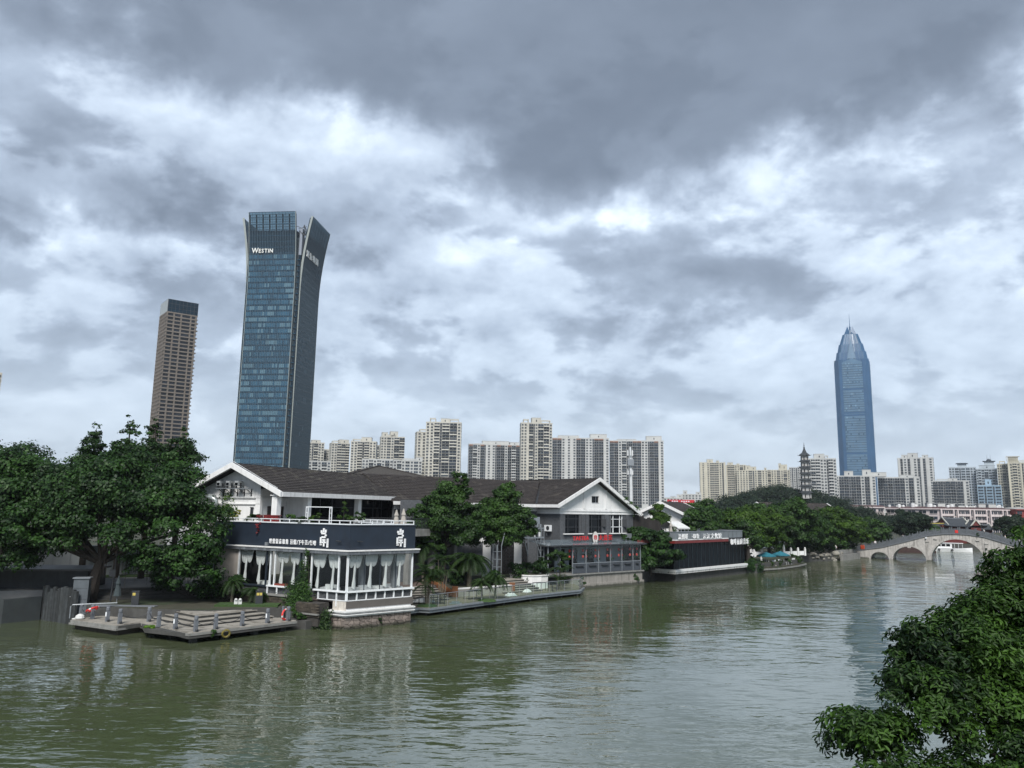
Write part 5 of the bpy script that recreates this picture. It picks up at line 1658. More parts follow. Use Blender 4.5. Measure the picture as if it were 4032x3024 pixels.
mb = MB(T2)
mb.box(12.3, 15.5, .6, .68, 5.05, 5.45)
single('red_trough', mb, pm('dark_red_wood2', (.13, .03, .025), .7), 'dark red wooden trough on the veranda roof beside the leafy shrub', 'planter', T2.w(13.5, .6, 5.0), T2.ang)
bush('aloe_plant', 'spiky potted agave above the right end of the veranda', T2.w(11.2, 1.6, 5.35), [(0, 0, .3, .5, .3, .3), (-.5, 0, .5, .2, .2, .4)], 260, .16, L_BANYAN, seed=58, cat='plant')
# dark timber fence and roofs behind
FN = Fr((15.9, 104.2), 18)
t = thing('timber_fence', 'tall dark timber fence right of the tea house', 'fence', FN.w(1.5, 0, 1.4), FN.ang)
bd = MB().box(-.11, .11, -.03, .03, 0, 1).mesh('board', pm('dark_board', (.016, .014, .013), .9, .3, 4, rnd=.35))
for k in range(26): inst('board', bd, t, FN.w(-1.2 + k * .235, 0, 1.4), FN.ang, (1, 1, 7.2 + random.uniform(-.25, .1) - max(0, k - 12) * .06))
MB(FN).box(-1.3, 5, .04, .12, 3, 3.15).box(-1.3, 5, .04, .12, 6.4, 6.55).build('fence_rail', M_DARKMETAL, t)
simple_gable_house('small house with a white-edged gable right of the tea house', Fr((17.5, 120), 62), 9, 6, 8.6, 10.5, M_WHITE)
simple_gable_house('house with a dark tiled roof behind the white tent', Fr((28.6, 124.5), 62), 14, 9.5, 8.5, 10.7, M_WHITE, [(3, 4.2, 5.6, 7.2, 'y')])
simple_gable_house('house with a dark roof half hidden by the promenade trees', Fr((58, 172), 20), 20, 11, 8.9, 11.6, M_WHITE)

# ---- steel gantry with equipment boxes
GA = Fr((3.6, 90.4), 40.85)
t = thing('steel_gantry', 'galvanised lattice gantry carrying equipment beside the tea house', 'gantry', GA.w(0, 0, 1.4), GA.ang)
def lattice(fr, x, y, z0, z1, w, parent, step=.75, name='lattice_mast'):
    mb = MB(fr)
    for a in (0, w):
        for b in (0, w): mb.beam((x + a, y + b, z0), (x + a, y + b, z1), .06)
    k = z0 + .1
    while k < z1:
        mb.beam((x, y, k), (x + w, y, k), .045); mb.beam((x, y + w, k), (x + w, y + w, k), .045); mb.beam((x, y, k), (x, y + w, k), .045); mb.beam((x + w, y, k), (x + w, y + w, k), .045)
        k += step
    mb.build(name, M_STEEL, parent)
lattice(GA, 0, 0, 1.4, 7.1, .5, t)
mb = MB(GA)
mb.beam((-3.0, 0, 5.9), (.5, 0, 5.9), .1, .12); mb.beam((-3.0, 1.2, 5.9), (.5, 1.2, 5.9), .1, .12)
for k in range(7): mb.beam((-2.9 + k * .5, 0, 5.9), (-2.9 + k * .5, 0, 6.95), .05)
mb.beam((-3.0, 0, 6.98), (.5, 0, 6.98), .08, .1); mb.beam((-.05, 0, 4.0), (-.9, 0, 5.85), .07); mb.beam((-2.0, 0, 4.0), (-2.6, 0, 5.85), .07); mb.beam((-2.0, 0, 3.9), (-2.0, 0, 5.9), .07)
mb.build('platform_beam', M_STEEL, t)
MB(GA).box(-3.2, .2, .4, 1.3, 7.0, 8.25).build('cabinet', pm('cabinet_zinc', (.18, .205, .23), .5, .12, 2), t)
mb = MB(GA)
for x, z in ((-2.8, 7.5), (-1.75, 7.35), (-.9, 7.35)): mb.box(x, x + .22, .37, .4, z, z + .55)
mb.build('vent', M_DARK, t)
for x, z, w, h in ((-1.45, 7.75, .28, .4), (-1.4, 7.1, .35, .42), (-.7, 7.1, .42, .8), (-.1, 7.05, .28, .4)):
    MB(GA).box(x, x + w, .1, .38, z, z + h).build('meter_box', M_ALU, t)
mb = MB(GA); mb.tube([(.75, -.1, 6.1), (.75, -.1, 6.45)], [.12, .12], 8); mb.beam((.5, 0, 6.4), (.75, -.1, 6.45), .04)
mb.build('camera_dome', M_DARKMETAL, t)
mb = MB(GA); mb.tube([(-1.9, .9, 8.25), (-1.6, 1.3, 9.2), (-1.9, 1.8, 9.6)], .035, 6); mb.tube([(-2.1, .9, 8.25), (-1.8, 1.3, 9.2), (-2.1, 1.8, 9.6)], .035, 6)
mb.build('pipe', M_ALU, t)
G2 = Fr((-1.3, 81.6), 40.85)
t = thing('lattice_mast', 'slim lattice ladder mast at the edge of the trees', 'mast', G2.w(0, 0, .7), G2.ang)
lattice(G2, 0, 0, .7, 5.4, .62, t, .78)
MB(G2).beam((.6, 0, 5.2), (1.2, .2, 6.6), .07).build('brace', M_STEEL, t)
# perforated screen behind the gantry
SC = Fr((2.2, 96.5), 40.85)
t = thing('perforated_screen', 'dark screen wall with rows of small bright openings', 'screen', SC.w(0, 0, 1.4), SC.ang)
mb = MB(SC)
cols, rows = 9, 8
for i in range(cols + 1): mb.box(-4 + i * .42, -4 + i * .42 + .24, 0, .1, 1.42, 4.9)
for j in range(rows + 1): mb.box(-4.0, .02, .01, .09, 1.42 + j * .42, 1.42 + j * .42 + .24)
mb.build('screen_lattice', M_DARK, t)
MB(SC).box(-6, 1.5, 2.5, 2.6, 1.42, 5).build('back_panel', M_CLOTH, t)

# ================================================================ second landing: timber edge, sandy floor, steps
dk2 = thing('river_terrace', 'sandy river terrace with steel edge beams between the cafe and the tea house', 'terrace', (-2, 76, 0))
outer = [(-8.7, 66.7), (-7.7, 68.0), (-6.75, 67.7), (2.5, 79.9), (7.6, 85.3), (8.2, 88.0)]
E2 = outer + [(7.5, 93), (3.4, 92), (-.6, 86.6), (-5.8, 82.1), (-9.3, 78), (-9.2, 68)]
MB().prism(E2, .42, .62).build('floor', [M_SAND], dk2)
mb = MB()
for z0, z1, o in ((.50, .66, .14), (.26, .40, .02), (.40, .47, -.10)): mb.ribbon(outer, -o - .12, -o + .08, z0, z1)
mb.build('edge_beam', M_STEEL, dk2)
mb = MB()
for q in along(outer, 2.2):
    mb.tube([(q.x - .3, q.y + .5, -1.2), (q.x - .3, q.y + .5, .42)], .11, 6)
mb.build('pile', M_CONCD, dk2)
mb = MB()
for q in along(outer[2:], 1.15): mb.box(q.x - .03, q.x + .0, q.y + .08, q.y + .11, .62, 1.72)
for a, b in zip(outer[2:-1], outer[3:]): mb.beam((a[0], a[1] + .1, 1.74), (b[0], b[1] + .1, 1.74), .05)
rail = thing('glass_railing', 'clear glass railing with a steel handrail along the terrace edge', 'railing', (-2, 74, .62))
mb.build('handrail', M_ALU, rail)
pts = along(outer[2:], 1.15)
for a, b in zip(pts[:-1], pts[1:]):
    MB().beam((a.x + .03, a.y + .1, 1.18), (b.x - .03, b.y + .1, 1.18), .012, 1.0).build('pane', M_GLASSG, rail)
structure('garden_bed', MB().prism([(-5.0, 77.3), (.1, 81.8), (-.4, 86.4), (-5.6, 82), (-7.4, 79.6)], .5, 1.34), M_EARTH)
SA = Fr((-8.7, 72.4), 30)
st = thing('garden_steps', 'wide pale steps left of the rust-coloured slide', 'steps', SA.w(1.5, 1.5, .62), SA.ang)
for k in range(6):
    MB(SA).box(-.8, 3.6 - k * .12, k * .38, 4.2, .6 + k * .19, .6 + (k + 1) * .19 - .05, 1).box(-.8, 3.65 - k * .12, k * .38 - .04, 4.2, .6 + (k + 1) * .19 - .05, .6 + (k + 1) * .19).build('step', [M_PAVE, M_CONCD], st)
MB(SA).box(-.8, 3.4, 2.4, 6.5, 1.4, 1.76).build('brick_landing', pm('brown_paving', (.09, .063, .05), .85, .25, 3), st)
SB = Fr((.4, 81.2), 40.85)
st2 = thing('garden_steps', 'wide pale steps left of the white planter', 'steps', SB.w(1.5, 1.5, .62), SB.ang)
for k in range(6):
    MB(SB).box(-1.2, 4.2 - k * .15, k * .42, 5, .6 + k * .18, .6 + (k + 1) * .18 - .05, 1).box(-1.2, 4.25 - k * .15, k * .42 - .04, 5, .6 + (k + 1) * .18 - .05, .6 + (k + 1) * .18).build('step', [M_PAVE, M_CONCD], st2)
mb = MB()     # low white garden wall with peeling paint
mb.beam((-5.0, 77.0, .95), (.2, 81.5, .95), .3, .72, 0); mb.beam((-5.1, 76.95, 1.36), (.2, 81.5, 1.36), .42, .12, 1)
single('garden_wall', mb, [pm('peeling_white', (.28, .265, .24), .9, .15, 2, streak=.6, streak_col=(.14, .12, .1)), M_TRIM], 'low peeling white garden wall behind the terrace tables', 'wall', (-2.5, 79, .6))
for p, lb in (((-5.2, 76.7, .62), 'rust-brown gate post at the left end of the garden wall'), ((.35, 81.6, .62), 'rust-brown gate post at the right end of the garden wall')):
    mb = MB().box(p[0] - .28, p[0] + .28, p[1] - .2, p[1] + .2, p[2], p[2] + 1.0)
    single('gate_post', mb, pm('rust_brown', (.16, .065, .025), .8, .3, 3), lb, 'post', p, 0, 'rust-brown gate posts')
SLD = Fr((-6.9, 77.9), -38)
t = thing('slide', 'rust-orange slide chute beside the wide steps', 'slide', SLD.w(0, 0, .7), SLD.ang)
mb = MB(SLD)
prof = [(-1.4, 1.9), (-.9, 1.9), (-.3, 1.75), (.5, 1.2), (1.3, .85), (1.9, .75)]
for (x0, z0), (x1, z1) in zip(prof[:-1], prof[1:]):
    mb.add([(x0, -.35, z0), (x1, -.35, z1), (x1, .35, z1), (x0, .35, z0), (x0, -.35, .6), (x1, -.35, .6), (x1, .35, .6), (x0, .35, .6)], [(0, 1, 2, 3), (4, 5, 1, 0), (3, 2, 6, 7)])
mb.build('chute', pm('slide_rust', (.22, .085, .025), .6, .3, 3, patch=((.25, .16, .03), 2, .6)), t)
mb = MB(SLD)
for y in (-.42, .36):
    for (x0, z0), (x1, z1) in zip(prof[:-1], prof[1:]): mb.beam((x0, y + .03, z0 + .15), (x1, y + .03, z1 + .15), .06, .4)
mb.build('side_panel', MATS['rust_brown'], t)
# white planter
PN = Fr((3.2, 85.6), 40.85)
t = thing('white_planter', 'white curved planter wall under the steel gantry', 'planter', PN.w(1, 1, .62), PN.ang)
poly = [(-1.3, 3.2), (-1.2, 1.2), (-.6, .3), (.4, 0), (1.5, .1), (1.5, 3.2)]
MB(PN).prism(poly, .55, 1.95).build('planter_wall', M_WHITE, t)
MB(PN).prism([(x * 1.06, y * 1.03 - .08) for x, y in poly], 1.95, 2.08).build('rim', M_TRIM, t)
MB(PN).prism([(x * .9, y * .95 + .1) for x, y in poly], 2.08, 2.11).build('soil', M_EARTH, t)
# furniture
def steel_table(label, p, rz, w=1.1, d=.7, h=.75, top=True, tilt=0):
    f = Fr((p[0], p[1]), rz)
    t = thing('terrace_table', label, 'table', p, f.ang, 'bare steel tables on the river terrace')
    z = p[2]
    for a in (-w / 2, w / 2):
        for b in (-d / 2, d / 2): MB(f).beam((a, b, z), (a, b, z + h), .04).build('leg', M_DARKMETAL, t)
    mb = MB(f)
    mb.box(-w / 2 - .03, w / 2 + .03, -d / 2 - .03, d / 2 + .03, z + h, z + h + .04) if top else mb.ribbon([(-w / 2, -d / 2), (w / 2, -d / 2), (w / 2, d / 2), (-w / 2, d / 2), (-w / 2, -d / 2)], -.02, .02, z + h, z + h + .04)
    mb.build('table_top', M_DARKMETAL, t)
steel_table('bare steel table in the middle of the terrace, before the white wall', (-3.4, 75.2, .62), 40, 1.5, .8)
steel_table('steel table frame beside the bamboo palm at the left', (-6.2, 70.6, .62), 45, .8, .6, .95)
steel_table('steel table frame next to the white tarpaulin, far left of the terrace', (-8.0, 69.4, .62), 45, 1.0, .7, .75, False)
steel_table('steel table frame before the white planter', (3.2, 84.0, .62), 40, 1.2, .7, .8, False)
steel_table('steel table frame leaning by the glass at the right end', (4.6, 83.6, .62), 52, .7, .6, 1.0)
def bundle(label, p, rz, w, d, h, seed):
    f = Fr((p[0], p[1]), rz)
    r = random.Random(seed)
    nu, nv = 9, 6
    vs, fs = [], []
    for i in range(nu):
        for j in range(nv):
            u, v = i / (nu - 1) * 2 - 1, j / (nv - 1) * 2 - 1
            k = max(0, 1 - abs(u) ** 3) * max(0, 1 - abs(v) ** 3)
            vs.append((u * w / 2, v * d / 2, p[2] + .02 + h * k * r.uniform(.5, 1.0)))
    for i in range(nu - 1):
        for j in range(nv - 1):
            a = i * nv + j
            fs.append((a, a + nv, a + nv + 1, a + 1))
    b = [(v[0], v[1], p[2]) for v in vs]
    mb = MB(f).add(vs, fs)
    mb.add(b, [tuple(reversed(q)) for q in fs])
    single('folded_tarpaulin', mb, M_CLOTH, label, 'tarpaulin', p, f.ang, 'white tarpaulins left on the terrace')
bundle('crumpled white tarpaulin in the middle of the terrace', (.2, 78.4, .62), 40, 1.3, .7, .4, 1)
bundle('crumpled white tarpaulin at the foot of the right steps', (1.9, 82.2, .62), 60, 1.0, .7, .35, 2)
bundle('white tarpaulin spread over the steps behind the bamboo palm', (-7.6, 71.2, .75), 10, 2.0, .9, .4, 3)
mb = MB().box(-5.3, -4.2, 71.0, 71.5, .62, .72).box(-5.1, -4.4, 71.05, 71.4, .72, .84)
single('pallet', mb, M_ALU, 'small pile of grey boards near the terrace edge', 'boards', (-4.8, 71.2, .62))
# white columns under the wing, seen between the trunks
for i, (p, lb) in enumerate((((-8.3, 84.0), 'white column behind the left palms'), ((-2.6, 90.5), 'white column behind the tree trunks'), ((1.0, 93.0), 'white column left of the perforated screen'))):
    mb = MB().box(p[0] - .45, p[0] + .45, p[1] - .3, p[1] + .3, 1.42, 5.6).box(p[0] - .5, p[0] + .5, p[1] - .35, p[1] + .35, 5.6, 5.75)
    single('white_column', mb, M_WHITE, lb, 'column', (p[0], p[1], 1.42), 0, 'white columns behind the trees')
mb = MB(Fr((-8, 86.8), 40.85)).box(0, 10, 0, .4, 5.3, 5.75)
single('white_canopy_beam', mb, M_WHITE, 'white canopy beam glimpsed through the tree crowns', 'beam', (-8, 86.8, 5.3), R(40.85))
# ================================================================ dark glass restaurant on the water
R3 = Fr((21.78, 103.31), 48.44)
res = thing('glass_restaurant', 'dark glass restaurant with a grey parapet and red band on a stone base', 'building', R3.w(10, 3, 0), R3.ang)
path3 = [R3.w(.4, 7.5)[:2], R3.w(.4, .35)[:2], R3.w(21.4, .35)[:2], R3.w(21.4, 7.5)[:2]]
MB().ribbon(path3, -.38, .5, 1.28, 1.58).build('ledge', M_TRIM, res)
MB().ribbon(path3, -.30, .5, 1.02, 1.28).build('ledge_drip', pm('peeling_ledge', (.55, .55, .54), .8, .12, 2, streak=.8, streak_col=(.1, .1, .09), patch=((.2, .2, .19), 1.5, .6)), res)
mb = MB(R3).box(.9, 21.0, .9, 7.2, -1.2, 1.02)
mb.build('base', M_MORTAR, res)
bs = MB().box(-.42, .42, -.08, .08, -.13, .13).mesh('base_stone', pm('dark_stone', (.026, .024, .022), .9, .4, 2, rnd=.45))
for r_ in range(4):
    for k in range(23):
        inst('base_stone', bs, res, R3.w(1.2 + k * .88 + (r_ % 2) * .4, .86 + random.uniform(-.03, .03), .05 + r_ * .28), R3.ang)
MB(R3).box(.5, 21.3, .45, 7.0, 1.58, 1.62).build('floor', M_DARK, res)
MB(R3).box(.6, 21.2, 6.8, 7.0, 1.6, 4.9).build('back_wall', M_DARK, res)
# glass skin in tall panes with thin mullions
mull = MB().box(-.03, .03, -.04, .04, 0, 3.36).mesh('mullion', pm('mullion_blue', (.012, .022, .028), .4))
gm = pm('smoked_glass', (.0030, .0050, .0072), .12, .3, .35, spec=.06)
nP = 17
for k in range(nP):
    a, b = .45 + k * 20.9 / nP, .45 + (k + 1) * 20.9 / nP
    MB(R3).box(a + .03, b - .03, .40, .43, 1.60, 4.96).build('pane', gm, res)
for k in range(nP + 1): inst('mullion', mull, res, R3.w(.45 + k * 20.9 / nP, .40, 1.6), R3.ang)
for k in range(5):
    a, b = .5 + k * 1.3, .5 + (k + 1) * 1.3
    MB(R3).box(.43, .46, a + .03, b - .03, 1.60, 4.96).build('pane', gm, res)
    MB(R3).box(20.9 + .43, 20.9 + .46, a + .03, b - .03, 1.60, 4.96).build('pane', gm, res)
    inst('mullion', mull, res, R3.w(.43, b, 1.6), R3.ang)
p3 = [R3.w(.1, 7.5)[:2], R3.w(.1, .05)[:2], R3.w(15.6, .05)[:2]]
MB().ribbon(p3, -.02, .3, 4.96, 5.34).build('red_band', pm('red_band', (.15, .018, .017), .55, .12, 2), res)
MB().ribbon([R3.w(15.6, .05)[:2], R3.w(21.4, .05)[:2], R3.w(21.4, 7.5)[:2]], .02, .3, 4.96, 5.34).build('dark_band', M_DARKMETAL, res)
MB().ribbon(p3, -.06, .3, 5.34, 5.46).build('white_trim', M_TRIM, res)
par3 = [R3.w(.15, 7.5)[:2], R3.w(.15, .10)[:2], R3.w(20.4, .10)[:2], R3.w(20.4, 7.5)[:2]]
MB().ribbon(par3, 0, .2, 5.46, 6.44).build('parapet', pm('parapet_zinc', (.15, .17, .185), .55, .10, 1.2, streak=.3, streak_col=(.09, .10, .115)), res)
MB().ribbon(par3, -.05, .25, 6.44, 6.52).build('parapet_cap', M_ALU, res)
MB(R3).box(.35, 20.2, .3, 7.2, 5.30, 5.42).build('roof_deck', M_CONCD, res)
mb = MB(R3)
for k in range(14): mb.box(1.5 + k * 1.42, 1.53 + k * 1.42, .085, .10, 5.5, 6.42)
mb.build('parapet_seam', M_DARKMETAL, res)
LW = MATS['lit_white']
sg = thing('restaurant_sign', 'white characters in three groups on the grey parapet', 'sign', R3.w(1, 0, 5.5), R3.ang)
letters(sg, '温州联', R3, .85, -.06, 5.55, .78, LW, .05, .0, 2.6)
letters(sg, '·印象', R3, 4.55, -.06, 5.55, .74, LW, .05, .0, 2.1)
letters(sg, '云江文化馆', R3, 7.7, -.06, 5.52, .78, LW, .05, .0, 5.6)
S3 = Fr(R3.w(.15, 6.0)[:2], 48.44 - 90)
sg = thing('restaurant_sign', 'two white characters on the side parapet above the leafy shrub', 'sign', S3.w(3, 0, 5.5), S3.ang)
letters(sg, '书画联', S3, 1.2, -.06, 5.55, .78, LW, .05, .0, 3.6)
sg = thing('restaurant_sign', 'row of large white standing characters at the right end', 'sign', R3.w(18, -.3, 4.5), R3.ang)
letters(sg, '咖啡丽庭音乐', R3, 15.75, -.25, 4.55, .92, LW, .04, .0, 6.2)
MB(R3).box(15.7, 21.6, -.1, .03, 4.42, 4.5).build('bracket', M_DARKMETAL, sg)
closed_parasol('beige folded parasol at the left of the restaurant roof', (20.3, 107.2, 5.42), 2.4, MATS['beige_canvas'])
closed_parasol('beige folded parasol in front of the white tent', (22.0, 106.8, 5.42), 2.4, MATS['beige_canvas'])
# white tent on the roof
TN = Fr((23.2, 108.2), 48.44)
t = thing('white_tent', 'small white ridge tent on the restaurant roof', 'tent', TN.w(1.5, 1.5, 5.42), TN.ang)
mb = MB(TN)
mb.add([(-.2, -.2, 6.9), (3.2, -.2, 6.9), (3.2, 1.5, 7.75), (-.2, 1.5, 7.75), (3.2, 3.2, 6.9), (-.2, 3.2, 6.9), (-.2, -.2, 6.72), (3.2, -.2, 6.72), (3.2, 3.2, 6.72), (-.2, 3.2, 6.72)],
       [(0, 1, 2, 3), (3, 2, 4, 5), (6, 7, 1, 0), (5, 4, 8, 9)])
mb.build('canopy', M_CLOTH, t)
for x in (0, 1.0, 2.0, 3.0):
    for y in (0, 3.0): MB(TN).box(x - .04, x + .04, y - .04, y + .04, 5.42, 6.85).build('pole', M_FRAME, t)

# ================================================================ stone bridge
BF = Fr((79.55, 164.8), -34)
BW = 4.2
br = thing('stone_bridge', 'pale stone footbridge with five round arches across the river', 'bridge', BF.w(12.6, 2, 0), BF.ang)
SC_ = 12.55
def deck_z(s):
    d = abs(s - SC_)
    pts = [(0, 5.57), (2.2, 5.50), (5.0, 5.08), (9.5, 3.66), (13.8, 2.42), (18.6, 1.62), (25, 1.45)]
    for (a, za), (b, zb) in zip(pts[:-1], pts[1:]):
        if a <= d <= b:
            return za + (zb - za) * (d - a) / (b - a)
    return 1.45
ARCH = [(SC_, 4.75, 4.55), (SC_ - 8.7, 3.1, 2.78), (SC_ + 8.7, 3.1, 2.78), (SC_ - 14.3, 1.75, 1.45), (SC_ + 14.3, 1.75, 1.45)]
def arch_z(s):
    for c, hw, top in ARCH:
        if abs(s - c) < hw:
            return max(-.8, top * math.sqrt(1 - ((s - c) / hw) ** 2))
    return -1.5
ss = sorted(set([round(-6.4 + k * (38.0 / 260), 4) for k in range(261)] + [round(c + sg_ * hw * q, 4) for c, hw, _ in ARCH for sg_ in (-1, 1) for q in (1.0001, .9999, .995, .98, .95)]))
vs, fs = [], []
for s_ in ss:
    vs += [(s_, 0, arch_z(s_)), (s_, 0, deck_z(s_)), (s_, BW, deck_z(s_)), (s_, BW, arch_z(s_))]
for i in range(len(ss) - 1):
    a, b = i * 4, i * 4 + 4
    fs += [(a, b, b + 1, a + 1), (a + 1, b + 1, b + 2, a + 2), (a + 2, b + 2, b + 3, a + 3), (a + 3, b + 3, b, a)]
n = len(vs) - 4
fs += [(0, 1, 2, 3), (n + 3, n + 2, n + 1, n)]
M_BRIDGE = pm('bridge_stone', (.40, .382, .36), .9, .20, 1.2, bump=.5, bscale=6, streak=.75, streak_col=(.05, .047, .043), patch=((.27, .255, .238), .7, .58), algae=.25)
MB(BF).add(vs, fs).build('spandrel_wall', M_BRIDGE, br)
for c, hw, top in ARCH:
    mb = MB(BF)
    n = 26
    for k in range(n):      # voussoirs
        a0, a1 = math.pi * k / n, math.pi * (k + 1) / n
        q = []
        for a in (a0 + .006, a1 - .006):
            for e in (0.0, .34):
                q.append((c + (hw + e) * math.cos(a), (top + e) * math.sin(a)))
        for side, y0, y1 in ((0, -.07, .03), (1, BW - .03, BW + .07)):
            vs = [(x, y, z) for y in (y0, y1) for x, z in (q[0], q[1], q[3], q[2])]
            mb.add(vs, [(0, 1, 2, 3), (7, 6, 5, 4), (0, 4, 5, 1), (1, 5, 6, 2), (2, 6, 7, 3), (3, 7, 4, 0)])
    mb.build('arch_ring', pm('arch_stone', (.39, .375, .355), .9, .22, 2, bump=.3, streak=.4, streak_col=(.1, .095, .09)), br)
for s_ in (SC_ - 5.15, SC_ + 5.15):
    MB(BF).box(s_ - .38, s_ + .38, -.12, BW + .12, -1.5, 1.05).build('pier_block', M_BRIDGE, br)
    MB(BF).box(s_ - .22, s_ + .22, -.05, .0, 1.0, deck_z(s_) - .3).build('pier_pilaster', M_BRIDGE, br)
corb = MB().box(-.3, .3, -.18, 0, -.12, .12).mesh('corbel', M_BRIDGE)
for s_, dz in ((-5.2, -1.05), (-3.7, -.75), (3.7, -.8), (5.2, -1.1), (-8.6, -1.3), (8.6, -1.3)): inst('corbel', corb, br, BF.w(SC_ + s_, 0, deck_z(SC_ + s_) + dz), BF.ang)
mb = MB(BF)      # projecting deck course
for i in range(0, len(ss) - 4, 4):
    a, b = ss[i], ss[min(i + 4, len(ss) - 1)]
    for y0, y1 in ((-.18, .02), (BW - .02, BW + .18)):
        za, zb = deck_z(a), deck_z(b)
        mb.add([(a, y0, za - .02), (b, y0, zb - .02), (b, y1, zb - .02), (a, y1, za - .02), (a, y0, za + .16), (b, y0, zb + .16), (b, y1, zb + .16), (a, y1, za + .16)], [(0, 3, 2, 1), (4, 5, 6, 7), (0, 1, 5, 4), (2, 3, 7, 6)])
mb.build('deck_course', M_STONEG, br)
M_BAL = pm('balustrade_stone', (.088, .099, .112), .85, .2, 4, bump=.3, streak=.4, streak_col=(.07, .075, .08))
pst = MB().box(-.11, .11, -.11, .11, 0, 1.05).box(-.13, .13, -.13, .13, 1.05, 1.1).lathe([(.09, 1.1), (.12, 1.2), (.05, 1.3)], 6).mesh('balustrade_post', M_BAL)
sp = [-6.0 + k * 1.46 for k in range(26)]
for y in (-.05, BW + .05):
    for a in sp: inst('balustrade_post', pst, br, BF.w(a, y, deck_z(a) + .14), BF.ang)
    for a, b in zip(sp[:-1], sp[1:]):
        mb = MB(BF)
        za, zb = deck_z(a) + .14, deck_z(b) + .14
        mb.add([(a + .1, y - .05, za + .05), (b - .1, y - .05, zb + .05), (b - .1, y + .05, zb + .05), (a + .1, y + .05, za + .05), (a + .1, y - .05, za + .72), (b - .1, y - .05, zb + .72), (b - .1, y + .05, zb + .72), (a + .1, y + .05, za + .72)],
               [(0, 3, 2, 1), (4, 5, 6, 7), (0, 1, 5, 4), (1, 2, 6, 5), (2, 3, 7, 6), (3, 0, 4, 7)])
        mb.beam((a + .1, y, za + .88), (b - .1, y, zb + .88), .13, .12)
        mb.build('balustrade_panel', M_BAL, br)
mb = MB(BF).box(12.45, 13.0, -.20, -.12, deck_z(12.7) + .25, deck_z(12.7) + .82)
single('red_banner', mb, M_RED, 'square red banner on the crown of the bridge', 'banner', BF.w(12.7, -.16, 5.8), BF.ang)
mb = MB(BF)
for k in range(5): mb.beam((-5.25 + k * .16, -.22, 1.95), (-5.3 + k * .17 , -.25, 2.75 + .1 * (k % 2)), .15, .06)
single('orange_banner', mb, M_ORANGE, 'crumpled orange banner at the left foot of the bridge', 'banner', BF.w(-4.9, -.2, 1.9), BF.ang)
mb = MB(BF).box(7.05, 7.3, -.35, -.02, 4.55, 4.8)
single('bridge_lamp', mb, M_FRAME, 'small white lamp box on the bridge wall, left of the main arch', 'lamp', BF.w(7.2, -.2, 4.55), BF.ang)
bush('bridge_shrub', 'dark shrub sprouting under the bridge balustrade, right of the crown', BF.w(16.3, -.15, 5.25), [(0, 0, .3, .3, .2, .35), (.1, 0, .65, .18, .15, .2)], 260, .09, L_BANYAN, seed=61)
bush('bridge_shrub', 'small weed beside the right pier of the main arch', BF.w(17.6, -.1, 3.0), [(0, 0, 0, .2, .15, .4)], 160, .09, L_HILL, seed=62)

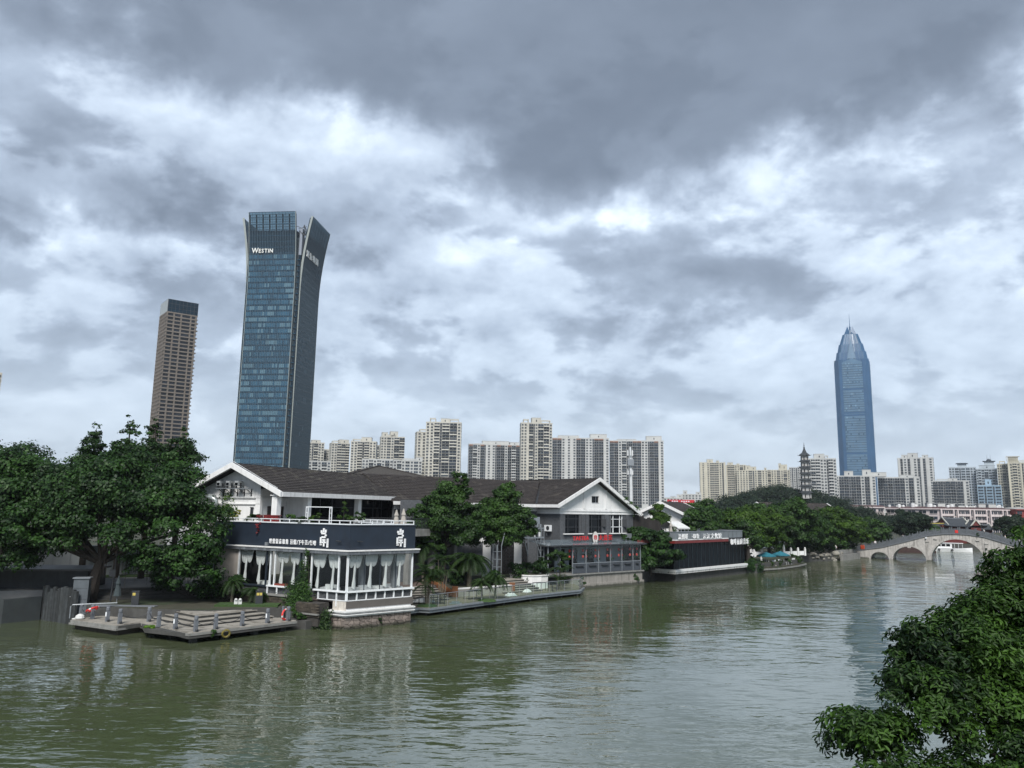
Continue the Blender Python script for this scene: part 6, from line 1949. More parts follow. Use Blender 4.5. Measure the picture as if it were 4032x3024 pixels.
# people: one continuous skinned body each
def person(label, p, rz, shirt, trousers, pose, hair=(.02, .018, .016), hat=None):
    J = {'hip': (0, 0, .95), 'waist': (0, 0, 1.08), 'chest': (0, .01, 1.30), 'neck': (0, .01, 1.47), 'head0': (0, .02, 1.56), 'head1': (0, .03, 1.66), 'crown': (0, .02, 1.74),
         'shL': (-.17, 0, 1.41), 'shR': (.17, 0, 1.41), 'elL': (-.23, .02, 1.14), 'elR': (.23, .02, 1.14), 'haL': (-.22, .12, .92), 'haR': (.22, .12, .92),
         'hpL': (-.10, 0, .90), 'hpR': (.10, 0, .90), 'knL': (-.11, .03, .50), 'knR': (.11, .03, .50), 'anL': (-.11, -.02, .08), 'anR': (.11, -.02, .08), 'toL': (-.11, .15, .04), 'toR': (.11, .15, .04)}
    if pose == 'walk':
        J.update(knL=(-.10, .18, .52), anL=(-.10, .14, .10), toL=(-.10, .30, .08), knR=(.10, -.06, .50), anR=(.10, -.26, .14), toR=(.10, -.12, .04), elL=(-.22, -.12, 1.16), haL=(-.21, -.08, .92), elR=(.22, .10, 1.16), haR=(.2, .26, 1.0))
    if pose == 'lean':
        J.update(elL=(-.24, .20, 1.16), haL=(-.14, .38, 1.18), elR=(.24, .20, 1.16), haR=(.14, .38, 1.18), chest=(0, .06, 1.28), neck=(0, .12, 1.44), head0=(0, .15, 1.53), head1=(0, .18, 1.62), crown=(0, .18, 1.70), shL=(-.17, .07, 1.38), shR=(.17, .07, 1.38))
    rad = {'hip': (.15, .11), 'waist': (.14, .10), 'chest': (.17, .11), 'neck': (.055, .055), 'head0': (.075, .085), 'head1': (.085, .105), 'crown': (.06, .075), 'shL': (.065, .06), 'shR': (.065, .06), 'elL': (.045, .045), 'elR': (.045, .045), 'haL': (.038, .03), 'haR': (.038, .03),
           'hpL': (.10, .10), 'hpR': (.10, .10), 'knL': (.06, .06), 'knR': (.06, .06), 'anL': (.042, .045), 'anR': (.042, .045), 'toL': (.045, .03), 'toR': (.045, .03)}
    ks = list(J)
    E_ = [('hip', 'waist'), ('waist', 'chest'), ('chest', 'neck'), ('neck', 'head0'), ('head0', 'head1'), ('head1', 'crown'), ('chest', 'shL'), ('chest', 'shR'), ('shL', 'elL'), ('shR', 'elR'), ('elL', 'haL'), ('elR', 'haR'), ('hip', 'hpL'), ('hip', 'hpR'), ('hpL', 'knL'), ('hpR', 'knR'), ('knL', 'anL'), ('knR', 'anR'), ('anL', 'toL'), ('anR', 'toR')]
    me = bpy.data.meshes.new('tmp')
    me.from_pydata([J[k] for k in ks], [(ks.index(a), ks.index(b)) for a, b in E_], [])
    ob = bpy.data.objects.new('tmp', me); COL.objects.link(ob)
    ob.modifiers.new('s', 'SKIN'); ob.modifiers.new('u', 'SUBSURF').levels = 1
    for i, k in enumerate(ks):
        me.skin_vertices[0].data[i].radius = rad[k]
        me.skin_vertices[0].data[i].use_root = (k == 'hip')
    dg = bpy.context.evaluated_depsgraph_get()
    m2 = bpy.data.meshes.new_from_object(ob.evaluated_get(dg))
    bpy.data.objects.remove(ob)
    m2.materials.clear()
    skin = pm('skin', (.42, .27, .20), .6, .08)
    for mt in (skin, pm('hair', hair, .7, .1), pm('cloth_%d_%d_%d' % tuple(int(c * 99) for c in shirt), shirt, .85, .1), pm('cloth_%d_%d_%d' % tuple(int(c * 99) for c in trousers), trousers, .85, .1)):
        m2.materials.append(mt)
    for pl in m2.polygons:
        c = pl.center
        if c.z > 1.62 or (c.z > 1.50 and c.y < J['head0'][1] - .02): k = 1
        elif c.z > 1.44: k = 0
        elif c.z > .98 and not (abs(c.x) > .19 and c.z < 1.2): k = 2
        elif abs(c.x) > .17 and c.z > .8: k = 0
        elif c.z < .07: k = 1
        else: k = 3
        pl.material_index = k
        pl.use_smooth = True
    o = link('person', m2, None, p, rz)
    tag(o, label, 'person', 'people on the bridge and banks')
def onB(s_, y=.9): return BF.w(s_, y, deck_z(s_) + .0)
person('person in a white shirt walking right of the bridge crown', onB(17.4), R(56), (.75, .75, .74), (.05, .05, .07), 'walk')
person('person in a pale shirt further down the right side of the bridge', onB(20.9), R(236), (.62, .62, .60), (.10, .10, .12), 'walk')
person('person in white near the right edge of the picture on the bridge', onB(23.2), R(56), (.72, .72, .72), (.06, .06, .06), 'walk')
person('person with a pale cap climbing the left side of the bridge', onB(2.8), R(-30), (.16, .17, .19), (.05, .05, .06), 'walk', hair=(.5, .5, .5))
person('person in white by the left foot of the bridge', onB(-2.6), R(150), (.7, .7, .7), (.08, .08, .1), 'walk')
person('person in white standing on the promenade left of the bridge', (66.5, 160.0, 1.42), R(200), (.72, .72, .72), (.05, .05, .06), 'stand')

# ================================================================ boat behind the main arch
BO = Fr((109.5, 210.4), -30)
t = thing('tour_boat', 'white tour boat with dark windows seen through the main arch', 'boat', BO.w(6, 1.3, 0), BO.ang)
mb = MB(BO)
st_ = [(0, 1.2, .95), (1.5, 1.45, .9), (8.5, 1.5, .85), (11, 1.2, .95), (12.6, .15, 1.15)]
vs = []
for x, hw, zt in st_:
    vs += [(x, -hw, zt), (x, -hw * .8, -.1), (x, hw * .8, -.1), (x, hw, zt)]
fs = []
for i in range(len(st_) - 1):
    a, b = 4 * i, 4 * i + 4
    fs += [(a, a + 1, b + 1, b), (a + 1, a + 2, b + 2, b + 1), (a + 2, a + 3, b + 3, b + 2), (a + 3, a, b, b + 3)]
fs += [(0, 3, 2, 1), (16, 17, 18, 19)]
mb.add(vs, fs); mb.build('hull', pm('boat_white', (.72, .73, .74), .4, .05), t)
MB(BO).box(1.0, 8.0, -1.2, 1.2, .9, 2.15).build('cabin', MATS['boat_white'], t)
MB(BO).box(.6, 10.6, -1.35, 1.35, 2.15, 2.25).build('roof', MATS['boat_white'], t)
for k in range(6):
    MB(BO).box(1.3 + k * 1.08, 2.2 + k * 1.08, -1.225, -1.2, 1.35, 1.95).build('window', M_DARKGLASS, t)
for x in (8.6, 9.5, 10.4):
    for y in (-1.2, 1.2): MB(BO).box(x - .03, x + .03, y - .03, y + .03, .9, 2.15).build('canopy_post', M_FRAME, t)
MB(BO).box(3.0, 5.4, -.8, .8, 2.25, 2.85).box(2.8, 5.6, -.9, .9, 2.85, 2.92).build('wheelhouse', MATS['boat_white'], t)
MB(BO).box(3.1, 5.3, -.815, -.8, 2.4, 2.75).build('window', M_DARKGLASS, t)
tyre = MB(); torus(tyre, (0, 0, 0), .22, .08, (1, 0, 0), (0, 0, 1), 14, 6)
tym = tyre.mesh('fender', M_DARK)
for x in (2.0, 5.0, 8.0): inst('fender', tym, t, BO.w(x, -1.5, .45), BO.ang)
# moored red-brown barge beyond the left side arch
BG = Fr((94, 197.5), -8)
t = thing('moored_barge', 'dark red-brown moored barge glimpsed through the left side arch', 'boat', BG.w(5, 1, 0), BG.ang)
MB(BG).prism([(0, -1.2), (11, -1.2), (12.5, 0), (11, 1.2), (0, 1.2)], -.2, .6).build('hull', pm('barge_red', (.030, .012, .010), .7, .3), t)
MB(BG).box(1, 9, -1.0, 1.0, .6, 1.7).build('cabin', pm('barge_brown', (.035, .018, .015), .7, .3), t)
MB(BG).box(.6, 9.4, -1.3, 1.3, 1.7, 1.82).build('roof', M_DARKMETAL, t)

# ================================================================ gate hall with curved roofs behind the bridge
def chinese_roof(fr, parent, x0, x1, y0, y1, ze, zr, hip_in, mat, gable_m, name='roof'):
    """sweeping hip-and-gable roof"""
    mb = MB(fr)
    nx, ny = 14, 6
    def zf(u, v):      # u along -1..1, v 0 eave..1 ridge
        return ze + (zr - ze) * (v ** 1.5) + .45 * (abs(u) ** 4) * (1 - v) ** 2 + .28 * abs(u) ** 3 * v ** 3
    for side in (0, 1):
        g_ = {}
        for i in range(nx + 1):
            for j in range(ny + 1):
                u, v = -1 + 2 * i / nx, j / ny
                half = (x1 - x0) / 2 * (1 - hip_in * min(1, v * 1.6))
                x = (x0 + x1) / 2 + u * half
                ym = (y0 + y1) / 2
                y = (y0 + (ym - y0) * v) if side == 0 else (y1 + (ym - y1) * v)
                g_[i, j] = (x, y, zf(u, v))
        for i in range(nx):
            for j in range(ny):
                q = [g_[i, j], g_[i + 1, j], g_[i + 1, j + 1], g_[i, j + 1]]
                mb.add(q, [(0, 1, 2, 3)])
                mb.add([(a, b, c - .16) for a, b, c in q], [(3, 2, 1, 0)])
    deck = mb.build(name, mat, parent)
    xm, half = (x0 + x1) / 2, (x1 - x0) / 2 * (1 - hip_in)
    ym = (y0 + y1) / 2
    mb = MB(fr)
    pts = [(xm - half * 1.02 + 2.04 * half * k / 8, ym, zf(-1 + k / 4, 1) + .12) for k in range(9)]
    for a, b in zip(pts[:-1], pts[1:]): mb.beam(a, b, .22, .26)
    mb.build('ridge', M_STONEG, deck)
    for sx in (-1, 1):     # red gables under the ridge ends
        x = xm + sx * half * .93
        MB(fr).add([(x, y0 + (ym - y0) * .45, ze + .5), (x, y1 + (ym - y1) * .45, ze + .5), (x, ym, zr + .1)], [(0, 1, 2)]).add([(x - sx * .1, y0 + (ym - y0) * .45, ze + .5), (x - sx * .1, y1 + (ym - y1) * .45, ze + .5), (x - sx * .1, ym, zr + .1)], [(2, 1, 0)]).build('gable', gable_m, deck)
        mb = MB(fr)
        for yy in (y0, y1):
            mb.beam((x + sx * .12, yy + (ym - yy) * .35, ze + .35), (x + sx * .12, ym, zr + .42), .22, .3)
        mb.build('gable_edge', pm('pale_verge', (.42, .42, .38), .8), deck)
    return deck
M_GT = pm('glazed_grey_tile', (.035, .041, .048), .6, .25, 3)
M_RG = pm('red_gable', (.10, .02, .018), .7, .2)
GH = Fr((131.2, 231), 8)
gate = thing('gate_hall', 'traditional gate hall with sweeping grey roofs and red gables behind the bridge', 'building', GH.w(0, 0, 1.42), GH.ang)
MB(GH).box(-5.5, 5.5, -2.5, 3, 1.42, 6.6).build('wall', M_RG, gate)
chinese_roof(GH, gate, -6.2, 6.2, -4, 4.5, 6.3, 8.5, .42, M_GT, M_RG)
chinese_roof(Fr(GH.w(3.6, -3.4)[:2], 98), gate, -2.6, 2.6, -2.6, 2.6, 6.1, 7.9, .5, M_GT, M_RG, 'porch_roof')
MB(GH).box(2.0, 5.2, -4.6, -2.5, 1.42, 6.0).build('porch_wall', M_RG, gate)
GS = Fr((125.5, 229.5), 8)
gs = thing('side_gallery', 'low gallery roof with a yellow-glazed ridge left of the gate hall', 'building', GS.w(0, 0, 1.42), GS.ang)
MB(GS).box(-3, 2.8, -1.4, 1.4, 1.42, 5.8).build('wall', M_RG, gs)
chinese_roof(GS, gs, -3.8, 3.4, -2.3, 2.3, 5.7, 6.9, .12, M_GT, M_RG)
MB(GS).box(-3.3, 3.0, -.2, .2, 6.95, 7.2).build('ridge_cap', pm('yellow_glaze', (.36, .30, .08), .5, .2), gs)
GS2 = Fr((139.4, 231.5), 8)
gs = thing('side_gallery', 'low grey gallery roof right of the gate hall', 'building', GS2.w(0, 0, 1.42), GS2.ang)
MB(GS2).box(-2.8, 2.8, -1.4, 1.4, 1.42, 5.6).build('wall', M_RG, gs)
chinese_roof(GS2, gs, -3.4, 3.4, -2.3, 2.3, 5.5, 6.7, .12, M_GT, M_RG)

# ================================================================ riverside garden with blue parasols, balustrade, rocks
mb = MB().prism([(39.5, 123.4), (40.6, 123.9), (43.4, 126.3), (48.9, 133.2), (52.0, 138.3), (51.6, 141), (49, 141), (44, 134), (38, 126)], -.6, .75)
structure('garden_terrace', mb, [M_EARTH])
mb = MB().ribbon([(38.8, 123.0), (40.6, 124.2), (43.3, 126.6), (48.8, 133.5), (51.9, 138.5), (51.7, 141)], -.35, .25, .30, .55)
structure('garden_kerb', mb, M_CONC)
def open_parasol(label, p, h, r, mat):
    t = thing('open_parasol', label, 'parasol', p, R(20), 'blue parasols in the riverside garden')
    mb = MB(); mb.tube([p, (p[0], p[1], p[2] + h)], .03, 6); mb.build('pole', M_FRAME, t)
    mb = MB(Fr((p[0], p[1]), 20))
    n = 8
    vs = [(0, 0, p[2] + h + .45)]
    for k in range(n):
        a = 2 * math.pi * k / n
        vs.append((r * math.cos(a), r * math.sin(a), p[2] + h - .12))
    for k in range(n):
        a = 2 * math.pi * k / n
        vs.append((r * math.cos(a), r * math.sin(a), p[2] + h - .30))
    mb.add(vs, [(0, 1 + k, 1 + (k + 1) % n) for k in range(n)] + [(1 + k, 1 + n + k, 1 + n + (k + 1) % n, 1 + (k + 1) % n) for k in range(n)])
    mb.build('canopy', mat, t)
M_TEAL = pm('teal_canvas', (.012, .125, .17), .8, .15)
open_parasol('left teal-blue parasol in the riverside garden', (41.6, 127.3, .75), 1.75, 1.5, M_TEAL)
open_parasol('right teal-blue parasol in the riverside garden', (45.1, 130.8, .75), 1.75, 1.5, M_TEAL)
closed_parasol('white folded parasol under the teal parasols', (40.3, 125.9, .75), 1.6, M_CLOTH)
closed_parasol('cream folded parasol beside the lounge chair', (39.0, 125.6, .75), 1.7, M_CLOTH)
rs = random.Random(8)
def cafe_chair(label, p, rz):
    f = Fr((p[0], p[1]), rz)
    t = thing('garden_chair', label, 'chair', p, f.ang, 'white garden chairs by the water')
    m = pm('chair_white', (.5, .52, .53), .6, .1); z = p[2]
    MB(f).box(-.22, .22, -.22, .22, z + .42, z + .46).build('seat', m, t)
    MB(f).box(-.22, .22, .19, .23, z + .46, z + .9).build('backrest', m, t)
    for a in (-.19, .19):
        for b in (-.19, .19): MB(f).box(a - .02, a + .02, b - .02, b + .02, z, z + .42).build('leg', m, t)
pos = [(41.9, 126.5), (42.7, 127.2), (43.4, 128.0), (44.2, 128.6), (44.6, 129.7), (45.6, 130.2), (46.3, 131.2), (47.2, 132.2), (47.8, 133.4), (48.6, 134.6)]
nth = ['first', 'second', 'third', 'fourth', 'fifth', 'sixth', 'seventh', 'eighth', 'ninth', 'tenth']
for k, q in enumerate(pos):
    cafe_chair(f'white garden chair, {nth[k]} from the left along the garden edge', (q[0], q[1], .75), rs.uniform(0, 360))
# white balustrade / stall fronts behind the garden
wb = thing('white_balustrade', 'white stone balustrade behind the riverside garden', 'balustrade', (47, 141, 1.42))
bp = MB().box(-.16, .16, -.12, .12, 0, 1.15).lathe([(.12, 1.15), (.16, 1.25), (.04, 1.4)], 6).mesh('balustrade_post', M_WHITE)
bpan = MB().box(-.62, .62, -.05, .05, .1, .85).mesh('balustrade_panel', M_WHITE)
A, B = Vector((40.5, 138.5)), Vector((55.5, 147.5))
for k in range(10):
    if k == 5: continue
    q = A.lerp(B, k / 9)
    inst('balustrade_post', bp, wb, (q.x, q.y, 1.42), R(31), (1, 1, 1.1 + .4 * (k in (2, 3, 6))))
    if k not in (4, 9):
        q2 = A.lerp(B, (k + .5) / 9)
        inst('balustrade_panel', bpan, wb, (q2.x, q2.y, 1.42), R(31))
mb = MB(Fr((41.8, 140.5), 31)).box(0, 2.6, 0, 1.2, 1.42, 3.0).box(.9, 1.9, -.02, 1.0, 3.0, 3.7)
single('white_kiosk', mb, M_WHITE, 'white kiosk behind the balustrade, left of the teal parasols', 'kiosk', (42.5, 141, 1.42), R(31))
# rocks along the banks: each its own stone
def rock_mesh(seed, mat):
    r = np.random.default_rng(seed)
    bm = bmesh.new(); bmesh.ops.create_icosphere(bm, subdivisions=2, radius=.5)
    for v in bm.verts:
        k = 1 + .28 * math.sin(3.1 * v.co.x + seed) * math.cos(4.3 * v.co.y + seed * 2) + r.uniform(-.08, .08)
        v.co = Vector((v.co.x * k, v.co.y * k, v.co.z * k * .75))
    me = bpy.data.meshes.new('rock'); bm.to_mesh(me); bm.free(); me.materials.append(mat)
    return me
M_ROCK = pm('garden_rock', (.20, .19, .165), .9, .3, 3, bump=.5, rnd=.3)
RK = [rock_mesh(k, M_ROCK) for k in range(4)]
spots = []
edge = [(40.8, 124.7), (43.2, 126.9), (48.7, 133.8), (51.7, 138.8)]
for k in range(26):
    t_ = k / 25 * 3
    i = min(2, int(t_)); a, b = edge[i], edge[i + 1]; f_ = t_ - i
    spots.append((a[0] + (b[0] - a[0]) * f_ + rs.uniform(-.3, .1) - .2, a[1] + (b[1] - a[1]) * f_ + rs.uniform(0, .5) + .2, .78, rs.uniform(.35, .95)))
edge2 = [(55.5, 151.4), (60, 153.8), (64.5, 156.8), (67, 159.8)]
for k in range(24):
    t_ = k / 23 * 3
    i = min(2, int(t_)); a, b = edge2[i], edge2[i + 1]; f_ = t_ - i
    spots.append((a[0] + (b[0] - a[0]) * f_ + rs.uniform(-.5, .3), a[1] + (b[1] - a[1]) * f_ - rs.uniform(-.2, .4), rs.uniform(.1, 1.5), rs.uniform(.6, 1.7)))
for k, (x, y, z, s_) in enumerate(spots):
    o = link('rock', RK[k % 4], None, (x, y, z), rs.uniform(0, 6))
    o.scale = (s_, s_, s_ * rs.uniform(.7, 1.1))
    tag(o, f'small pale edging rock of the riverside garden, {ordn(k)} from the left' if k < 26 else f'grey rock of the rockery left of the bridge, {ordn(k - 26)} from the left', 'rock', 'edging rocks of the riverside garden' if k < 26 else 'rocks of the promenade rockery')
# promenade wall by the bridge foot
mb = MB().ribbon([(66.5, 157.6), (73.9, 166.6), (74.6, 168.4)], -.4, .2, -.8, 1.2); mb.ribbon([(66.5, 157.6), (73.9, 166.6), (74.6, 168.4)], .4, 1.0, 1.2, 2.0)
single('promenade_wall', mb, M_CONC, 'stepped grey promenade wall at the left foot of the bridge', 'wall', (70, 162, 0))
for k, (x, y, z, s_) in enumerate([(39.8, 124.6, .7, .9), (41.5, 125.9, .7, .6), (44.0, 128.0, .7, .6), (46.6, 131.2, .7, .7), (49.5, 135.2, .7, .8), (51.0, 138.0, .7, 1.0), (50.5, 139.6, .7, 1.1), (37.8, 122.6, .9, 1.2), (38.2, 124.5, 1.2, 1.4)]):
    bush('garden_shrub', f'leafy shrub, {nth[k]} from the left, left end first, along the riverside garden', (x, y, z), blobs(4, s_, s_ * .7, .2, s_, .3, .55, 70 + k), 420, .12, (L_MID, L_BRIGHT, L_PALM)[k % 3], 'shrubs of the riverside garden', 70 + k)
vine('willow_fringe', 'dark curtain of hanging creepers right of the glass restaurant', R3, [(22.6, .2, 1.2, 1.0, .6), (23.6, .1, 1.0, 1.0, .7), (24.8, .0, .8, 1.1, .7), (26.0, -.1, .7, .9, .6), (23.2, .3, 1.7, 1.0, .5), (25.5, .3, 1.3, 1.0, .5)], 2600, .13, L_BANYAN, 81)
# ================================================================ the far city
M_FAR = {
    'cream': pm('far_cream', (.46, .45, .40), .85, .10, .12, streak=.15, streak_col=(.3, .29, .26)),
    'white2': pm('far_white', (.44, .45, .44), .85, .12, .12, streak=.2, streak_col=(.26, .26, .25)),
    'grid': pm('far_grid', (.46, .47, .46), .85, .10, .12),
    'yellow': pm('far_yellow', (.46, .44, .36), .85, .10, .1),
    'bluewhite': pm('far_bluewhite', (.36, .41, .45), .85, .1, .1),
    'blue': pm('far_blue', (.26, .37, .47), .8, .12, .1),
}
M_FARGLASS = pm('far_glass', (.018, .026, .036), .25, .5, .25, rnd=.6)
M_FARDARK = pm('far_dark_and_shade', (.024, .032, .042), .8, .3, .3, rnd=.4)  # dark roofs and fittings, also recess shade put into the colour
M_TERRA = pm('far_terracotta', (.22, .125, .09), .85, .15, .3)
_wm = {}
def far_window(w, hgt, fm):
    k = (round(w, 1), round(hgt, 1), fm.name)
    if k not in _wm:
        w, hgt = k[0], k[1]
        mb = MB()
        mb.box(-w / 2, w / 2, -.10, .02, 0, hgt, 1)
        mb.box(-w / 2 - .1, w / 2 + .1, -.3, .0, -.16, -.02, 0)
        mb.box(-.05, .05, -.14, -.10, 0, hgt, 0)
        _wm[k] = mb.mesh('window', [fm, M_FARGLASS])
    return _wm[k]
def far_balcony(w, fm, solid, dep=1.3):
    k = (round(w, 1), fm.name, solid, dep)
    if k not in _wm:
        w = k[0]
        mb = MB()
        mb.box(-w / 2, w / 2, -dep, .0, -.12, .10, 0)
        if solid: mb.box(-w / 2, w / 2, -dep, -dep + .12, .10, 1.0, 0)
        else: mb.box(-w / 2, w / 2, -dep + .02, -dep + .08, .10, .95, 1)
        mb.box(-w / 2 + .15, w / 2 - .15, -.06, .02, .15, 2.5, 1)
        if w > 3: mb.box(-.12, .12, -.12, -.06, .1, 2.7, 0)
        _wm[k] = mb.mesh('balcony', [fm, M_FARGLASS])
    return _wm[k]

def apartment(label, pos, w, h, zv, ang, bays, matk, roof, dep=16, fh=3.0, group=None):
    fr = Fr(pos, ang)
    m = M_FAR[matk]
    rr = random.Random(label)
    t = thing('apartment_block', label, 'apartment block', fr.w(0, dep / 2, 1.42), fr.ang)
    MB(fr).box(-w / 2, w / 2, 0, dep, 1.42, h).build('wall', m, t)
    MB(fr).ribbon([(-w / 2, dep), (-w / 2, 0), (w / 2, 0), (w / 2, dep)], -.15, .25, h, h + .9).build('parapet', m, t)
    wt = {'w': 1.0, 'b': 1.5, 'B': 1.5, 'd': 1.35, 'v': .55, 'p': .6, 'g': 1.6, 'G': 1.9}
    tot = sum(wt[c] for c in bays)
    x = -w / 2
    nfl = int((h - zv) / fh) + 1
    cnt = {'window': 0, 'balcony': 0}
    rest = MB(fr)
    for ib, c in enumerate(bays):
        bw = wt[c] / tot * w
        xc = x + bw / 2
        if c == 'p':
            MB(fr).box(xc - bw * .36, xc + bw * .36, -.7, .0, 1.42, h + (1.2 if rr.random() < .4 else 0)).build('pilaster', m, t)
        elif c == 'v':
            MB(fr).box(xc - bw * .46, xc + bw * .46, -.12, .0, max(1.42, zv - 4), h - .6).build('recess_shade', M_FARDARK, t)  # no real recess: its shade is painted as a dark strip on the wall
            for f in range(nfl):
                rest.box(xc - bw * .46, xc + bw * .46, -.3, -.12, h - f * fh - .35, h - f * fh - .1)
        else:
            if c in 'dB' or (c == 'G'):
                MB(fr).box(xc - bw * .47, xc + bw * .47, -.03, .0, max(1.42, zv - 4), h - .4).build('bay_back', M_FARDARK if c == 'd' else M_FARGLASS, t)
            for f in range(nfl):
                z = h - (f + 1) * fh
                if c == 'w':
                    me, nm = far_window(min(bw * .62, 2.1), 1.6, m), 'window'
                    zz = z + .75
                elif c == 'g':
                    me, nm = far_window(bw * .8, 1.75, m), 'window'
                    zz = z + .65
                else:
                    me, nm = far_balcony(bw * .92, m, c in 'B' or (c == 'b' and rr.random() < .6) or (c == 'G' and rr.random() < .45)), 'balcony'
                    zz = z + .05
                if cnt[nm] < 300:
                    inst(nm, me, t, fr.w(xc, rr.uniform(-.1, .0) if nm == 'balcony' else 0, zz), fr.ang)
                    cnt[nm] += 1
                else:
                    rest.box(xc - bw * .4, xc + bw * .4, -.1, .02, zz, zz + 1.6, 1)
                if nm == 'balcony' and rr.random() < .12:      # boxed-in balconies
                    rest.box(xc - bw * .42, xc + bw * .42, -1.22, -1.1, zz + 1.0, zz + 2.6, 2 if rr.random() < .5 else 1)
                if rr.random() < .15:                            # air-conditioner boxes
                    rest.box(xc + bw * .30, xc + bw * .30 + .8, -.55, -.1, zz + .1, zz + .7, 0)
        x += bw
    # side walls: a column of windows each
    for f in range(nfl):
        for y in (4.0, 10.0):
            z = h - (f + 1) * fh + .75
            rest.box(w / 2 - .02, w / 2 + .08, y - .8, y + .8, z, z + 1.5, 1)
            rest.box(-w / 2 - .08, -w / 2 + .02, y - .8, y + .8, z, z + 1.5, 1)
    tag(rest.build('facade_fittings', [m, M_FARGLASS, M_FARDARK, M_TERRA], t), kind='stuff')
    if matk == 'grid':
        x = -w / 2
        for ib, c in enumerate(bays):
            bw = wt[c] / tot * w
            if c == 'd' and ib % 3 != 2:
                MB(fr).box(x + bw * .04, x + bw * .96, -1.42, -.9, h - fh * .55, h - .15).build('terracotta_panel', M_TERRA, t)
            x += bw
    for (a, b, dh, k) in roof:
        if k == 'h':
            q = MB(fr).box(a, b, 2.0, dep - 3, h, h + dh).build('roof_house', m, t)
            MB(fr).box(a - .25, b + .25, 1.8, dep - 2.8, h + dh, h + dh + .3).build('roof_slab', m, q)
            MB(fr).box((a + b) / 2 - .5, (a + b) / 2 + .5, 1.9, 2.0, h + dh * .35, h + dh * .7).build('window', M_FARGLASS, q)
        elif k in 'px':
            z1 = h + (dh if dh > 0 else 3.0)
            mb = MB(fr)
            mb.box(a, a + .7, .5, 1.2, h, z1); mb.box(b - .7, b, .5, 1.2, h, z1); mb.box(a, b, .5, 1.2, z1, z1 + .7)
            mb.box(a, a + .7, 8, 8.7, h, z1); mb.box(b - .7, b, 8, 8.7, h, z1); mb.box(a, b, 8, 8.7, z1, z1 + .7); mb.box(a, a + .7, 1.2, 8, z1, z1 + .6); mb.box(b - .7, b, 1.2, 8, z1, z1 + .6)
            mb.build('roof_frame', m, t)
        elif k == 'c':
            q = MB(fr).box(a, b, 3, dep - 4, h, h + dh).build('roof_house', m, t)
            MB(fr).add([(a - 1.8, 1.2, h + dh), (b + 1.8, 1.2, h + dh), (b + 1.8, dep - 2.2, h + dh), (a - 1.8, dep - 2.2, h + dh), (a, 3, h + dh + .9), (b, 3, h + dh + .9), (b, dep - 4, h + dh + .9), (a, dep - 4, h + dh + .9)], [(0, 1, 5, 4), (1, 2, 6, 5), (2, 3, 7, 6), (3, 0, 4, 7), (4, 5, 6, 7), (3, 2, 1, 0)]).build('cap_roof', M_FARDARK, q)
        elif k == 'm':
            q = MB(fr).box(a, b, 3, dep - 4, h + 4.6, h + dh - 1.4).build('roof_house', m, t)
            MB(fr).box(a - 1.5, b + 1.5, 1.5, dep - 2.5, h + dh - 1.4, h + dh - .9).lathe([(2.6, h + dh - .9), (2.4, h + dh + .4), (1.2, h + dh + 1.4), (.1, h + dh + 1.7)], 10, ((a + b) / 2, 6, 0)).build('cap_roof', M_FARDARK, q)
            for xx in ((a + b) / 2 - 1.6, (a + b) / 2 + 1.6):
                MB(fr).tube([(xx, 5, h + dh), (xx, 5, h + dh + 6.5)], [.16, .05], 5).build('mast', M_FARDARK, q)
        elif k == 'k':
            mb = MB(fr)
            n = 8
            for i in range(n):
                a0, a1 = math.pi / 2 * i / n, math.pi / 2 * (i + 1) / n
                for xx in range(6):
                    pass
                mb.beam((a + (b - a) * .45 * (1 - math.sin(a0)), 2, h + dh * (1 - math.cos(a0)) ), (a + (b - a) * .45 * (1 - math.sin(a1)), 2, h + dh * (1 - math.cos(a1))), .35)
                mb.beam((a + (b - a) * .45 * (1 - math.sin(a0)), 8, h + dh * (1 - math.cos(a0)) ), (a + (b - a) * .45 * (1 - math.sin(a1)), 8, h + dh * (1 - math.cos(a1))), .35)
            mb.box(a, b + 1.5, 2, 8, h + dh, h + dh + .5)
            for i in range(5): mb.box(a + 1.5 + i * (b - a - 1.5) / 5, a + 1.8 + i * (b - a - 1.5) / 5, 2, 2.4, h, h + dh)
            for i in range(3): mb.box(a + 1.0, b, 2.05, 2.3, h + dh * (.25 + .25 * i), h + dh * (.25 + .25 * i) + .3)
            mb.build('roof_screen', m, t)
            MB(fr).box(a + 2, b, 3, 8, h, h + dh - .2).build('roof_house', m, t)
    return t
